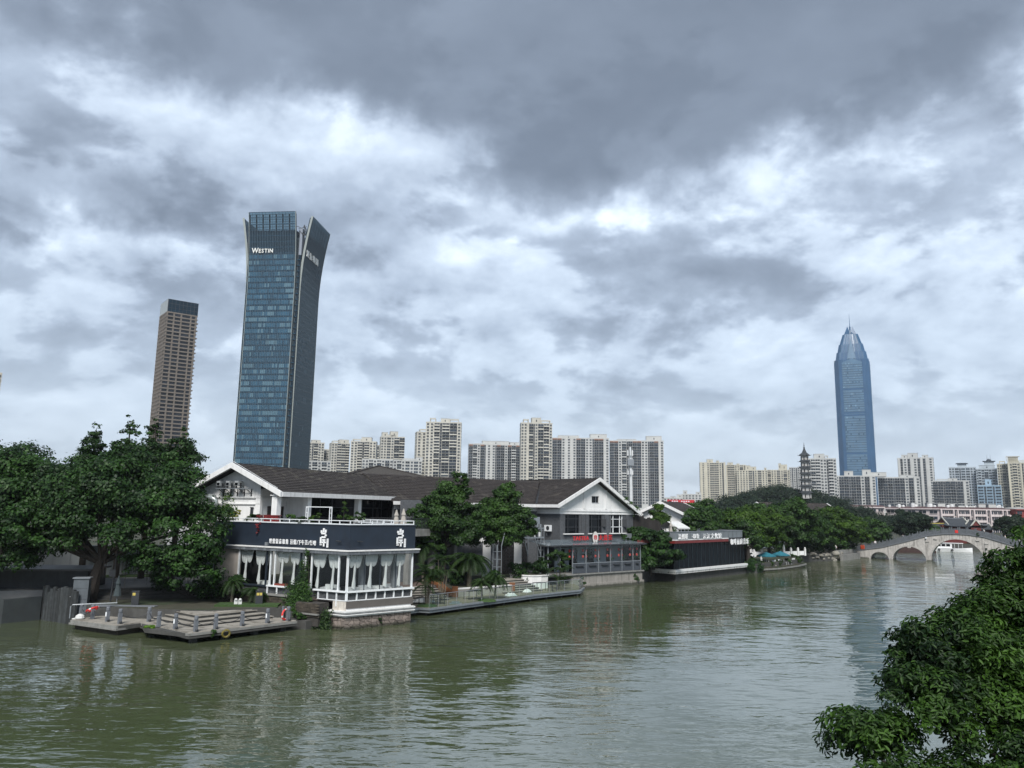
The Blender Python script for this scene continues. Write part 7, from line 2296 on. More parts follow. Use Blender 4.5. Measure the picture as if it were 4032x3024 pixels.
CITY = [
    ('white slab with a boxy penthouse just right of the blue curved tower', (-222.1, 880.0), 17.2, 81.0, 47.8, 22.2, 'wvbww', 'cream', [(-4.9, 4.4, 3.5, 'h')]),
    ('low stepped block between the two white slabs behind the cafe ridge', (-213.7, 900.0), 8.9, 74.8, 48.9, 8.4, 'bwb', 'cream', [(1.0, 4.2, 3.3, 'h')]),
    ('cream slab with a pergola frame left of the twin slabs', (-192.4, 870.0), 20.2, 80.0, 46.4, 22.5, 'wwBbB', 'cream', [(-9.0, -1.1, 2.5, 'p'), (-1.1, 9.5, 4.7, 'h')]),
    ('cream slab with a square lift house and a dark vertical slot', (-164.8, 860.0), 27.9, 81.6, 46.3, 4.8, 'wwBvBww', 'cream', [(-12.5, -2.8, 2.4, 'p'), (-2.8, 8.4, 5.2, 'h')]),
    ('narrow pale slab squeezed behind the stepped tower', (-158.2, 920.0), 6.6, 82.4, 53.7, 9.8, 'bw', 'cream', []),
    ('stepped cream tower with a rounded balcony wing', (-130.6, 850.0), 26.1, 86.3, 50.5, 14.7, 'wwgwGG', 'cream', [(-11.7, -5.6, 5.2, 'h'), (-2.8, 5.6, 6.5, 'h'), (-5.6, 3.3, 2.8, 'h')]),
    ('low pale row behind the cafe ridge, beside the curved tower', (-193.0, 780.0), 22.1, 54.1, 40.9, 13.9, 'wbwbw', 'white2', []),
    ('long low pale row with bay windows behind the pyramid roof', (-131.1, 760.0), 30.0, 55.6, 38.5, 9.8, 'wwbwbwbw', 'white2', []),
    ('low pale row with rounded glazed bays left of the tall tower', (-98.7, 740.0), 27.2, 53.9, 34.5, 11.6, 'wbwgwgw', 'white2', [(8.3, 14.3, 3.6, 'h'), (-4.9, 8.3, 1.7, 'p')]),
    ('slim left wing of the tall tower with the crown pergola', (-88.3, 770.0), 11.9, 84.4, 35.8, 14.5, 'wwv', 'cream', [(-3.2, 4.9, 2.8, 'p')]),
    ('tall cream tower with a crown pergola and curved balconies', (-66.8, 757.0), 34.7, 93.0, 35.7, 2.0, 'wwbvGGw', 'cream', [(-13.9, -8.1, 4.1, 'p'), (-3.1, 5.6, 4.3, 'h'), (5.6, 14.6, 3.4, 'p')]),
    ('blue-grey slab with white grid facade left of the cream tower', (-18.2, 850.0), 56.4, 79.7, 42.6, 6.2, 'dbwdvpwpwvddwdbd', 'grid', [(-21.7, -13.3, 1.1, 'h'), (-13.3, 16.4, 4.2, 'h'), (17.5, 27.6, 3.4, 'h')]),
    ('tall cream tower with a lift house and open roof frames', (25.1, 757.0), 30.9, 93.7, 38.3, 4.1, 'wwpbvwGGw', 'cream', [(-13.2, -7.7, 3.6, 'p'), (-4.6, 4.4, 5.8, 'h'), (4.4, 13.7, -2.9, 'x')]),
    ('grid-fronted slab with terracotta panels behind the tea house roof', (77.0, 850.0), 62.4, 88.2, 39.9, -1.2, 'ddwpwpwddwwvddpw', 'grid', [(-24.8, -1.8, 3.2, 'h'), (10.8, 29.0, 5.1, 'h')]),
    ('dark grid slab with terracotta panels behind the slim mast', (138.7, 850.0), 58.8, 86.3, 17.5, -6.3, 'ddwbvdddwwvddpw', 'grid', [(-21.1, -0.3, 2.1, 'h'), (10.8, 27.7, 5.7, 'h')]),
    ('cream apartment tower with tall pilasters at the left of the far group', (337.2, 1290.0), 41.5, 91.8, 23.8, -10.7, 'pwpwBBwvp', 'yellow', [(-8.8, 1.0, 5.9, 'h'), (6.8, 10.9, 4.0, 'h')]),
    ('cream apartment tower with a small roof box, second of the far group', (375.8, 1290.0), 32.2, 88.6, 24.4, -16.2, 'pBBwwbw', 'yellow', [(-13.3, -4.3, 4.5, 'h'), (1.4, 6.3, 2.6, 'h')]),
    ('broad cream terrace block in the middle of the far group', (396.6, 1270.0), 48.6, 79.1, 34.8, -17.3, 'wwwwgvwgww', 'yellow', [(-10.4, -2.4, 8.2, 'h'), (-2.4, 6.8, 6.3, 'h'), (19.5, 22.7, 4.5, 'h')]),
    ('cream block with a curved arch terrace left of the pagoda', (443.5, 1280.0), 35.8, 80.7, 35.7, -19.1, 'bwwgwbw', 'yellow', [(0.4, 4.4, 11.4, 'h'), (4.4, 13.9, 9.4, 'h')]),
    ('pale blue-white block peeping left of the pagoda', (480.8, 1300.0), 23.7, 86.5, 40.8, -20.3, 'wvwvwb', 'white2', [(3.8, 5.8, 2.6, 'h')]),
    ('white balcony tower with a square water tank beside the pagoda', (305.6, 760.0), 27.9, 63.2, 25.5, -18.9, 'bbBwwvBw', 'white2', [(-6.0, 3.7, 5.2, 'h'), (3.7, 7.0, -0.9, 'x')]),
    ('white apartment block with balcony grid left of the blue spire base', (367.9, 826.0), 39.2, 50.1, 20.8, -22.0, 'wddvddwdpw', 'white2', [(-10.4, -1.7, 5.6, 'h'), (7.4, 15.6, 7.0, 'h'), (15.6, 30.5, 4.2, 'h')]),
    ('balcony-fronted block right of the blue spire base', (414.1, 826.0), 40.0, 49.2, 20.2, -24.6, 'dddvddwdpw', 'white2', [(1.8, 15.2, 2.9, 'h')]),
    ('white art-deco tower with dark vertical window strips', (471.9, 900.0), 36.8, 75.8, 23.0, -31.7, 'pvwvpwvpvpw', 'white2', [(-14.2, -7.9, 4.3, 'h'), (-7.6, 2.6, 6.2, 'h'), (7.4, 13.2, 3.7, 'h')]),
    ('balcony block with terracotta corner right of the art-deco tower', (472.0, 830.0), 33.9, 46.7, 21.1, -29.6, 'ddvddvdpw', 'white2', [(-13.2, -2.0, 1.8, 'p'), (-2.0, 6.3, 3.0, 'h')]),
    ('stepped pale tower with a flat pagoda-like cap', (526.4, 900.0), 27.4, 65.7, 22.4, -30.3, 'wwgvggww', 'bluewhite', [(-11.9, 10.6, 0.6, 'h'), (-4.7, 4.5, 5.0, 'c')]),
    ('stepped pale tower with a domed cap and twin masts', (542.1, 880.0), 20.5, 63.2, 22.5, -31.6, 'wbgGgbw', 'bluewhite', [(-7.0, 8.5, 4.6, 'h'), (-1.6, 8.0, 10.5, 'm')]),
    ('pale blue framed apartment block below the domed tower', (494.4, 800.0), 21.0, 41.0, 21.3, -31.7, 'gvgvg', 'blue', [(-3.4, 2.2, 6.8, 'h')]),
    ('yellowish apartment tower with dark windows at the right', (548.1, 860.0), 10.3, 67.6, 22.5, -32.5, 'wwbw', 'yellow', [(-2.8, 2.8, 3.1, 'x')]),
    ('tall yellowish tower with a curved roof screen at the right edge', (553.9, 840.0), 21.7, 67.9, 22.4, -33.4, 'pwBwpvwwp', 'yellow', [(-11.8, -0.7, 7.3, 'k'), (-0.7, 10.9, 2.3, 'x')]),
    ('distant pale roofs left of the red billboard', (209.7, 1000.0), 24.9, 27.1, 18.1, -11.8, 'wwwwww', 'white2', [(-3.5, 2.9, 2.3, 'h'), (4.5, 12.5, 4.7, 'h')]),
    ('distant pale block with a barrel-roofed tower behind the billboard', (233.3, 1000.0), 24.8, 32.0, 18.4, -13.1, 'wwwwww', 'white2', [(-10.5, -5.4, 5.1, 'h'), (5.4, 11.8, 3.4, 'h')]),
    ('tower top cut off by the left picture edge', (-355.4, 520.0), 9.8, 95.9, 21.8, 34.3, 'wwbw', 'yellow', []),
]
for row in CITY:
    apartment(*row)

# ---- brown residential tower with a glass crown
BT = Fr((-268.0, 580.0), 38.0)
M_BTAN = pm('brown_tower_stone', (.150, .128, .106), .8, .12, .15)
bt = thing('brown_tower', 'slim brown residential tower with a blue glass crown', 'tower', BT.w(11, 11, 1.42), BT.ang)
MB(BT).box(.3, 22.5, .3, 22.5, 1.42, 156).build('wall', M_BTAN, bt)
NF, FHB = 52, 2.97
gl_b = pm('brown_tower_glass', (.010, .013, .018), .3, .4, .3, rnd=.8, spec=.2)
wcols = [(.9, 4.6), (6.0, 10.0), (11.4, 17.2), (18.4, 21.0)]
wms = [MB().box(0, b - a, -.0, .06, 0, 1.9).mesh('window', gl_b) for a, b in wcols]
ww = MB().box(0, .06, 0, 2.6, 0, 1.9).mesh('window', gl_b)
cw, cs = 0, 0
rest = MB(BT)
for f in range(NF):
    z = 154.0 - f * FHB
    if z < 6: break
    rest.box(-.15, 22.7, -.15, .3, z - 1.05, z - .05, 0)
    rest.box(-.15, .3, .3, 22.7, z - 1.05, z - .05, 0)
    rest.box(22.4, 22.9 + .5 * (f % 2), -.6 - .3 * (f % 2), 1.6, z - 1.0, z - .1, 0)
    rest.box(-.75 - .3 * (f % 2), .4, -.5, .5, z - 1.0, z - .2, 0)
    for k, (a, b) in enumerate(wcols):
        if cw < 170:
            inst('window', wms[k], bt, BT.w(a, .22, z), BT.ang)
        else:
            rest.box(a, b, .22, .28, z, z + 1.9, 1)
        cw += 1
    for k in range(5):
        if cs < 130:
            inst('window', ww, bt, BT.w(.22, 1.5 + k * 4.2, z), BT.ang)
        else:
            rest.box(.22, .28, 1.5 + k * 4.2, 4.1 + k * 4.2, z, z + 1.9, 1)
        cs += 1
for x in (.0, 5.0, 10.4, 17.6, 21.4): rest.box(x, x + .75, -.25, .3, 6, 156, 0)
for k in range(6): rest.box(-.25, .3, .2 + k * 4.2, .95 + k * 4.2, 6, 156, 0)
tag(rest.build('facade_fittings', [M_BTAN, gl_b], bt), kind='stuff')
crown_gl = pm('crown_glass', (.004, .018, .032), .15, .35, .2, spec=.12)
cr = MB(BT).box(.2, 22.6, .2, 22.6, 157, 167).build('glass_crown', crown_gl, bt)
MB(BT).box(-.1, 22.9, -.1, 22.9, 156, 157).build('crown_band', M_BTAN, bt)
mb = MB(BT)
for k in range(9): mb.box(.2 + k * 2.8, .4 + k * 2.8, .08, .2, 157, 167); mb.box(.08, .2, .2 + k * 2.8, .4 + k * 2.8, 157, 167)
for z in (160, 163.5, 166.8): mb.box(.2, 22.6, .1, .2, z, z + .2); mb.box(.1, .2, .2, 22.6, z, z + .2)
mb.build('crown_mullion', M_DARKMETAL, cr)
MB(BT).box(.05, .2, .3, 22.4, 157.2, 166.8).build('crown_side', pm('pale_crown', (.30, .33, .34), .6, .1, .2), cr)

# ---- curved blue glass hotel tower
WT = Fr((-147.2, 451.5), -6.0)
wt_ = thing('curved_glass_tower', 'tall blue glass tower with four flaring curved facade panels', 'tower', WT.w(0, 19, 1.42), WT.ang)
def flare(z):
    return 5.4 * max(0, (z - 138) / 48.0) ** 1.9
g1 = pm('tower_glass_mid', (.017, .060, .100), .18, .25, .12, rnd=.3)
g2 = pm('tower_glass_dark', (.010, .038, .067), .15, .25, .12, rnd=.3)
g3 = pm('tower_blind', (.055, .115, .155), .4, .15, .2, rnd=.25)
g4 = pm('tower_band', (.007, .020, .034), .15, .3, .15, spec=.2)
g5 = pm('tower_side_glass', (.022, .046, .068), .25, .2, .15)
fin = pm('tower_fin', (.06, .10, .13), .5, .1)
finp = pm('tower_edge_fin', (.24, .27, .26), .5, .1)
MB(WT).box(-15.5, 15.5, 2.2, 35.5, 1.42, 172).build('core', pm('tower_core', (.03, .045, .055), .5, .3, .1), wt_)
FT, NFT = 3.55, 45
pane_me = MB().box(-.46, .46, -.02, .02, 0, 2.35)
pms = [pane_me.mesh('pane', m) for m in (g1, g2, g3)]
def tower_panel(name, O, ang, width, ncol, front):
    """one curved facade panel: O is the world point of its left foot, facing -y"""
    fr = Fr(O, ang)
    pn = MB(fr)
    zs_ = [1.42 + k * 4 for k in range(28)] + [112 + k * 3.7 for k in range(21)]
    vs, fs = [], []
    for z in zs_:
        y = -flare(z)
        vs += [(0, y + .06, z), (width, y + .06, z), (width, y + .75, z), (0, y + .75, z)]
    for i in range(len(zs_) - 1):
        a, b = 4 * i, 4 * i + 4
        if zs_[i] < 172: fs += [(a, a + 1, b + 1, b), (a + 3, b + 3, b + 2, a + 2)]
        fs += [(a + 1, a + 2, b + 2, b + 1), (a, b, b + 3, a + 3)]
    sk = pn.add(vs, fs).build(name, g2 if front else g5, wt_)
    rr = random.Random(name)
    cwid = width / ncol
    n = 0
    rest = MB(fr)
    for f in range(NFT):
        z = 161 - (f + 1) * FT
        run = 0
        for c in range(ncol):
            if run <= 0:
                lit = rr.random() < (.34 if front else .04)
                run = rr.choice((1, 1, 2, 3, 4, 6))
            run -= 1
            mi = 2 if lit and rr.random() < .8 else (0 if rr.random() < .75 else 1)
            xc = (c + .5) * cwid
            y0, y1 = -flare(z), -flare(z + 2.35)
            if n < 150 and z < 108:
                inst('pane', pms[mi], sk, fr.w(xc, 0, z + .5), fr.ang, (cwid / 1.0, 1, 1))
                n += 1
            else:
                rest.add([(xc - cwid * .45, y0 - .02, z + .5), (xc + cwid * .45, y0 - .02, z + .5), (xc + cwid * .45, y1 - .02, z + 2.85), (xc - cwid * .45, y1 - .02, z + 2.85)], [(0, 1, 2, 3)], mi if front else (3 if mi != 2 else 2))
    # dark band above the signs
    for k in range(13):
        za, zb = 161 + k * 1.0, 162 + k * 1.0
        rest.add([(.05, -flare(za) - .03, za), (width - .05, -flare(za) - .03, za), (width - .05, -flare(zb) - .03, zb), (.05, -flare(zb) - .03, zb)], [(0, 1, 2, 3)], 4)
    tag(rest.build('pane_rows', [g1, g2, g3, g5, g4], sk), kind='stuff')
    # vertical fins follow the curve
    zz = [2, 112] + [112 + k * 7.4 for k in range(1, 11)]
    mb = MB(fr)
    step = 1 if front else 1
    for c in range(0, ncol + 1, step):
        x = c * cwid
        for a, b in zip(zz[:-1], zz[1:]):
            ya, yb = -flare(a), -flare(b)
            w_ = .07 if front else .10
            mb.add([(x - w_, ya - .22, a), (x + w_, ya - .22, a), (x + w_, yb - .22, b), (x - w_, yb - .22, b), (x - w_, ya, a), (x + w_, ya, a), (x + w_, yb, b), (x - w_, yb, b)], [(0, 1, 2, 3), (0, 3, 7, 4), (1, 5, 6, 2)])
    mb.build('vertical_fin', fin, sk)
    mb = MB(fr)
    for f in range(-7, NFT):
        z = 161 - (f + 1) * FT
        y = -flare(z)
        mb.box(0, width, y - .12, y + .02, z + .02, z + .32)
    mb.build('floor_band', g2 if front else g5, sk)
    for x in (-.25, width):
        mb = MB(fr)
        for a, b in zip(zz[:-1], zz[1:]):
            ya, yb = -flare(a), -flare(b)
            mb.add([(x, ya - .3, a), (x + .25, ya - .3, a), (x + .25, yb - .3, b), (x, yb - .3, b), (x, ya + 1.0, a), (x + .25, ya + 1.0, a), (x + .25, yb + 1.0, b), (x, yb + 1.0, b)], [(0, 1, 2, 3), (0, 3, 7, 4), (1, 5, 6, 2), (5, 4, 7, 6)])
        mb.build('edge_fin', finp, sk)
    # open glazed screen at the top with its steel grid
    top = MB(fr)
    for k in range(4):
        za, zb = 174 + k * 3.0, 177 + k * 3.0
        top.add([(.1, -flare(za), za), (width - .1, -flare(za), za), (width - .1, -flare(zb), zb), (.1, -flare(zb), zb)], [(0, 1, 2, 3)])
    top.build('screen_glass', thin_glass('screen_glass', (.30, .46, .52)), sk)
    mb = MB(fr)
    for k in range(9):
        z = 174 + k * 1.5
        mb.beam((0, -flare(z), z), (width, -flare(z), z), .22, .2)
    for c in range(0, ncol + 1, 2):
        x = c * cwid
        mb.beam((x, -flare(174) + .1, 174), (x, -flare(186) + .1, 186), .16, .2)
    for c in range(0, ncol + 1, 4):
        x = c * cwid
        mb.beam((x, -flare(170) + 1.2, 170), (x, -flare(185) + 1.3, 185), .5, .5)
    mb.build('screen_grid', g4, sk)
    return fr
pf = tower_panel('front_panel', WT.w(-14.6, 0)[:2], -6, 29.2, 28, True)
pr_ = tower_panel('right_panel', WT.w(17.1, 3.3)[:2], 84, 31.2, 30, False)
pl_ = tower_panel('left_panel', WT.w(-17.1, 34.5)[:2], -96, 31.2, 24, False)
tower_panel('rear_panel', WT.w(14.6, 38)[:2], 174, 29.2, 20, False)
mb = MB(WT)      # recessed corner slots with floor plates
for f in range(NFT):
    z = 161 - (f + 1) * FT
    mb.box(14.9, 16.6, 1.6, 3.0, z, z + .5); mb.box(-16.6, -14.9, 1.6, 3.0, z, z + .5)
mb.build('corner_floor_plate', g1, wt_)
MB(WT).box(15.4, 16.8, 2.2, 4.0, 1.42, 176).box(-16.8, -15.4, 2.2, 4.0, 1.42, 176).build('corner_glass', g4, wt_)
MB(WT).box(15.3, 16.9, 2.1, 6.0, 161, 178).build('corner_wall', pm('tower_pale', (.22, .25, .30), .7), wt_)
MB(WT).box(-13, 13, 4, 34, 172, 177).build('plant_room', g4, wt_)
mb = MB(WT)
rr = random.Random(4)
for k in range(16):
    a = rr.uniform(0, 1)
    mb.beam((13 + 4 * rr.random(), 1 + 6 * rr.random(), 174 + 8 * rr.random()), (17 + 2 * rr.random(), 2 + 8 * rr.random(), 173 + 9 * rr.random()), .3)
mb.build('roof_truss', M_DARKMETAL, wt_)
sgm = pm('tower_letter', (.68, .69, .66), .5, .04)
sg = thing('tower_sign', 'white capital letters on the front of the curved glass tower', 'sign', pf.w(3, -2.4, 162), pf.ang)
yl = -flare(163) - .55
letters(sg, 'W', pf, 1.9, yl, 161.2, 4.6, sgm, .2, .06, 4.3)
letters(sg, 'ESTIN', pf, 6.4, yl, 161.3, 3.5, sgm, .2, .06, 8.9)
sg = thing('tower_sign', 'four white square characters on the right face of the curved glass tower', 'sign', pr_.w(3, -2.4, 160), pr_.ang)
letters(sg, '置信集团', pr_, 1.6, -flare(163) - .55, 161.4, 4.6, sgm, .2, .08, 20.5)

# ---- blue spired tower
ST = Fr((516.9, 1150.0), -24.2)
sp_ = thing('spired_tower', 'very tall blue glass tower with a stepped pointed crown and spire', 'tower', ST.w(0, 24, 1.42), ST.ang)
b1 = pm('spire_blue', (.020, .078, .168), .3, .15, .05)
b2 = pm('spire_panel', (.075, .15, .235), .3, .2, .06)
b3 = pm('spire_pale', (.19, .25, .30), .5, .1, .05)
b4 = pm('spire_pane_light', (.12, .20, .28), .3, .2, .1, rnd=.3)
b5 = pm('spire_pane_dark', (.055, .12, .195), .25, .2, .1, rnd=.3)
def octa(hw, ch, yc=24.0):
    return [(-hw + ch, yc - hw), (hw - ch, yc - hw), (hw, yc - hw + ch), (hw, yc + hw - ch), (hw - ch, yc + hw), (-hw + ch, yc + hw), (-hw, yc + hw - ch), (-hw, yc - hw + ch)]
MB(ST).prism(octa(24.3, 5.5), 1.42, 231).build('shaft', b1, sp_)
mb = MB(ST)
for sx in (-1, 1):
    mb.box(sx * 24.0 - .8, sx * 24.0 + .8, 5.0, 43, 1.42, 240)
    mb.box(sx * 16.2 - 2.0, sx * 16.2 + 2.0, -.9, -.3 + .4, 1.42, 244)
mb.build('corner_pier', [b1], sp_)
MB(ST).box(-25.2, -22.4, 8, 40, 1.42, 244).box(23.8, 25.4, 8, 40, 1.42, 236).build('pale_flank', b3, sp_)
MB(ST).box(-14, 14, -.8, .2, 1.42, 239).build('front_panel', b2, sp_)
mb = MB(ST).add([(-14, -.7, 239), (14, -.7, 239), (0, -.7, 245.5), (-14, .2, 239), (14, .2, 239), (0, .2, 245.5)], [(0, 1, 2), (5, 4, 3), (0, 2, 5, 3), (1, 4, 5, 2)])
mb.build('pediment', b2, sp_)
pl = [MB().box(-.95, .95, -.05, .02, 0, 2.4).mesh('pane', m) for m in (b4, b5, b2)]
rr = random.Random(9)
rest = MB(ST)
n = 0
for f in range(64):
    z = 236 - f * 3.6
    if z < 8: break
    if any(abs(z - q) < 2.0 for q in (195, 158.5, 100)):
        rest.box(-14, 14, -1.0, -.8, z, z + 2.6, 3)
        continue
    rest.box(-14, 14, -1.0, -.8, z - 1.1, z - .15, 4)
    for c in range(13):
        mi = 0 if rr.random() < .09 else (1 if rr.random() < .08 else 2)
        x = -12.9 + c * 2.15
        if n < 300: inst('pane', pl[mi], sp_, ST.w(x, -.82, z), ST.ang); n += 1
        else: rest.box(x - .95, x + .95, -.87, -.8, z, z + 2.4, mi)
for k in range(30):
    rest.box(-22.6 + k * .0, -22.5, 1, 2, 0, .1, 4)
tag(rest.build('pane_rows', [b4, b5, b2, b1, b5], sp_), kind='stuff')
# stepped crown
for (z0, z1, h0, h1, ch) in ((231, 244, 24.3, 23.7, 5.5), (244, 256, 22.6, 20.7, 5), (256, 269, 19.6, 17.0, 5), (269, 286, 16.0, 10.8, 4), (286, 293, 8.6, 6.0, 2)):
    A_, B_ = octa(h0, ch), octa(h1, ch * .7)
    vs = [(x, y, z0) for x, y in A_] + [(x, y, z1) for x, y in B_]
    mb = MB(ST).add(vs, [(k, (k + 1) % 8, 8 + (k + 1) % 8, 8 + k) for k in range(8)] + [tuple(8 + k for k in range(8))])
    st_ = mb.build('crown_tier', b1, sp_)
    mb = MB(ST)      # upright ribs on the tier front
    for k in range(7):
        u = -.72 + k * .24
        mb.beam((u * h0, 24 - h0 - .1, z0), (u * h1, 24 - h1 - .1, z1), .9, .5)
    mb.build('crown_rib', b2, st_)
mb = MB(ST)      # two leaning fins with the notch between them
for sx in (-1, 1):
    for y, k in ((14.0, 1.0), (32, 1.0)):
        mb.add([(sx * 10.8, y, 281), (sx * .9, y, 281), (sx * .9, y, 290), (sx * 3.4, y + 2, 299.0), (sx * 10.8, y + 2.5, 281), (sx * .9, y + 2.5, 281), (sx * .9, y + 2.5, 290), (sx * 3.4, y + 3.2, 299.0)],
               [(0, 1, 2, 3), (7, 6, 5, 4), (0, 3, 7, 4), (1, 5, 6, 2), (2, 6, 7, 3)])
mb.build('crown_fin', b1, sp_)
mb = MB(ST)      # gabled blade up the middle of the crown front
mb.add([(-6, .6, 245), (6, .6, 245), (0, 6.6, 277), (-6, 3, 245), (6, 3, 245), (0, 9, 277)], [(0, 1, 2), (5, 4, 3), (0, 2, 5, 3), (1, 4, 5, 2)])
mb.build('crown_blade', b2, sp_)
MB(ST).box(-2.4, 2.4, 12.2, 12.9, 276, 279.5).build('crown_opening', b4, sp_)
mb = MB(ST); mb.tube([(0, 24, 284), (0, 24, 300)], [1.5, 1.2], 6); mb.tube([(0, 24, 299), (0, 24, 321)], [.55, .12], 6)
mb.build('spire', b1, sp_)

# ---- long pink-white block, red hall, rooftop tanks, billboard, mast
PK = Fr((222.9, 400.0), 0)
def row_house(label, a, b, ztop, nf, bays, wallm, balc=True, roofm=None):
    a, b = Vector(a), Vector(b)
    ang = math.degrees(math.atan2(b.y - a.y, b.x - a.x)); L = (b - a).length
    fr = Fr(a, ang)
    t = thing('row_block', label, 'building', fr.w(L / 2, 5, 1.42), fr.ang)
    MB(fr).box(0, L, 0, 10, 1.42, ztop).build('wall', wallm, t)
    rf = MB(fr).box(-.5, L + .5, -.8, 10.5, ztop, ztop + .55).build('cornice', wallm, t)
    MB(fr).add([(-.5, -.8, ztop + .55), (L + .5, -.8, ztop + .55), (L, 5, ztop + 1.5), (0, 5, ztop + 1.5), (L + .5, 10.5, ztop + .55), (-.5, 10.5, ztop + .55)], [(0, 1, 2, 3), (3, 2, 4, 5), (1, 4, 2), (5, 0, 3)]).build('roof', roofm or pm('dark_red_roof', (.07, .035, .035), .85, .25, .5), t)
    n = bays
    bw = L / n
    for f in range(nf):
        z = ztop - (f + 1) * 3.05
        for k in range(n):
            x = (k + .5) * bw
            if k % 4 == 3 and balc:
                inst('window', far_window(bw * .5, 2.2, M_DARK), t, fr.w(x, 0, z + .3), fr.ang)
                continue
            inst('window', far_window(bw * .66, 1.5, wallm), t, fr.w(x, 0, z + 1.0), fr.ang)
            if balc: inst('balcony', far_balcony(bw * .95, wallm, True, 1.0), t, fr.w(x, 0, z), fr.ang)
    if balc:
        for k in range(n + 1):
            if k % 4 in (3, 0): MB(fr).box(k * bw - .3, k * bw + .3, -1.1, 0, 1.42, ztop).build('pier', wallm, t)
    return t
M_PINK = pm('pink_white', (.52, .46, .455), .85, .08, .3, streak=.25, streak_col=(.3, .27, .26))
row_house('long pinkish balcony block with a dark red roof behind the bridge', (221.0, 400.0), (258.0, 402.0), 12.6, 4, 17, M_PINK)
row_house('plain pinkish end wing of the long block, behind the trees', (203, 421), (220.5, 400.3), 12.7, 4, 5, M_PINK, False)
row_house('low pinkish wing half hidden behind the promenade trees', (176, 430), (202.5, 421.5), 13.2, 4, 8, M_PINK, False)
row_house('dark red painted hall at the right picture edge', (258.6, 398), (290, 402), 12.9, 2, 8, pm('hall_red', (.20, .035, .03), .8, .15, .3), False, pm('hall_roof', (.3, .3, .29), .8))
tk = MB().lathe([(.0, 0), (.9, 0), (1.0, .2), (1.0, 1.9), (.7, 2.2), (.1, 2.3)], 10).mesh('water_tank', pm('tank_white', (.6, .61, .61), .5, .1, rnd=.15))
rs2 = random.Random(77)
spots = [(205 + k * 2.9 + rs2.uniform(-1, 1), 402 + rs2.uniform(2, 9) + max(0, 219 - (205 + k * 2.9)) * 1.1, 13.4, rs2.uniform(.6, 1.1)) for k in range(20)]
tank_lab = 'white roof tank among the clutter on the pinkish block'
for k, (x, y, z, s_) in enumerate(sorted(spots)):
    tank_lab = f'white roof tank on the pinkish block, {ordn(k)} from the left'
    o = link('water_tank', tk, None, (x, y, z), 0); o.scale = (s_, s_, s_)
    tag(o, tank_lab, 'water tank', 'white tanks on the roof of the pinkish block')
for k in range(9):
    x = 208 + k * 5.3
    y = 407 + max(0, 219 - x) * 1.1
    mb = MB().box(x, x + rs2.uniform(2, 4), y, y + 2.5, 13.3, 13.3 + rs2.uniform(1.4, 2.8))
    mb.box(x - .3, x + 4.2, y - .3, y + 2.8, 16.0, 16.15)
    single('roof_shed', mb, M_FAR['white2'], f'pale flat-roofed shed on the pinkish block, {ordn(k)} from the left', 'shed', (x, y, 13.3), 0, 'sheds on the roof of the pinkish block')
BB = Fr((76.7, 380), -11)
t = thing('led_billboard', 'red billboard with rows of white print above the house roofs', 'billboard', BB.w(6.5, 0, 1.42), BB.ang)
MB(BB).box(0, 13.0, 0, .5, 12.6, 15.2).build('panel', pm('billboard_red', (.42, .012, .02), .5, .08, .4), t)
mb = MB(BB)
for r_, (x0, n_) in enumerate(((2.2, 9), (5.2, 7))):
    for k in range(n_):
        if (k + r_) % 5 == 3: continue
        mb.box(x0 + k * 1.1, x0 + k * 1.1 + .72, -.06, 0, 14.15 - r_ * 1.1, 14.75 - r_ * 1.1)
mb.build('print_row', pm('billboard_print', (.60, .55, .60), .5, .1), t)
mb = MB(BB).lathe([(.1, 0), (.1, .1)], 8); mb = MB(BB)
for k in range(16):
    a0, a1 = 2 * math.pi * k / 16, 2 * math.pi * (k + 1) / 16
    mb.add([(1.2 + .7 * math.cos(a0), -.04, 13.9 + .7 * math.sin(a0)), (1.2 + .7 * math.cos(a1), -.04, 13.9 + .7 * math.sin(a1)), (1.2 + .35 * math.cos(a1), -.04, 13.9 + .35 * math.sin(a1)), (1.2 + .35 * math.cos(a0), -.04, 13.9 + .35 * math.sin(a0))], [(3, 2, 1, 0)])
mb.build('round_mark', M_DARK, t)
for x in (1, 6.5, 12): MB(BB).box(x - .2, x + .2, .1, .4, 1.42, 12.6).build('post', M_DARKMETAL, t)
ms = thing('antenna_mast', 'slim white antenna mast with panel antennas behind the tea house', 'mast', (28.0, 180, 1.42))
mb = MB(); mb.tube([(28.0, 180, 1.42), (28.0, 180, 14), (27.9, 180, 24)], [.42, .36, .22], 8); mb.build('pole', pm('mast_white', (.55, .57, .58), .5, .08), ms)
for z, n_ in ((22.6, 3), (20.6, 4), (18.2, 3)):
    mb = MB()
    for k in range(n_):
        a = 2 * math.pi * k / n_ + .5
        x, y = 27.9 + .62 * math.cos(a), 180 + .62 * math.sin(a)
        mb.box(x - .14, x + .14, y - .1, y + .1, z - .65, z + .65)
        mb.beam((27.9, 180, z), (x, y, z), .06)
    mb.build('antenna', MATS['mast_white'], ms)
MB().box(27.2, 28.6, 179.2, 179.6, 19.6, 21.1).build('equipment_box', M_ALU, ms)

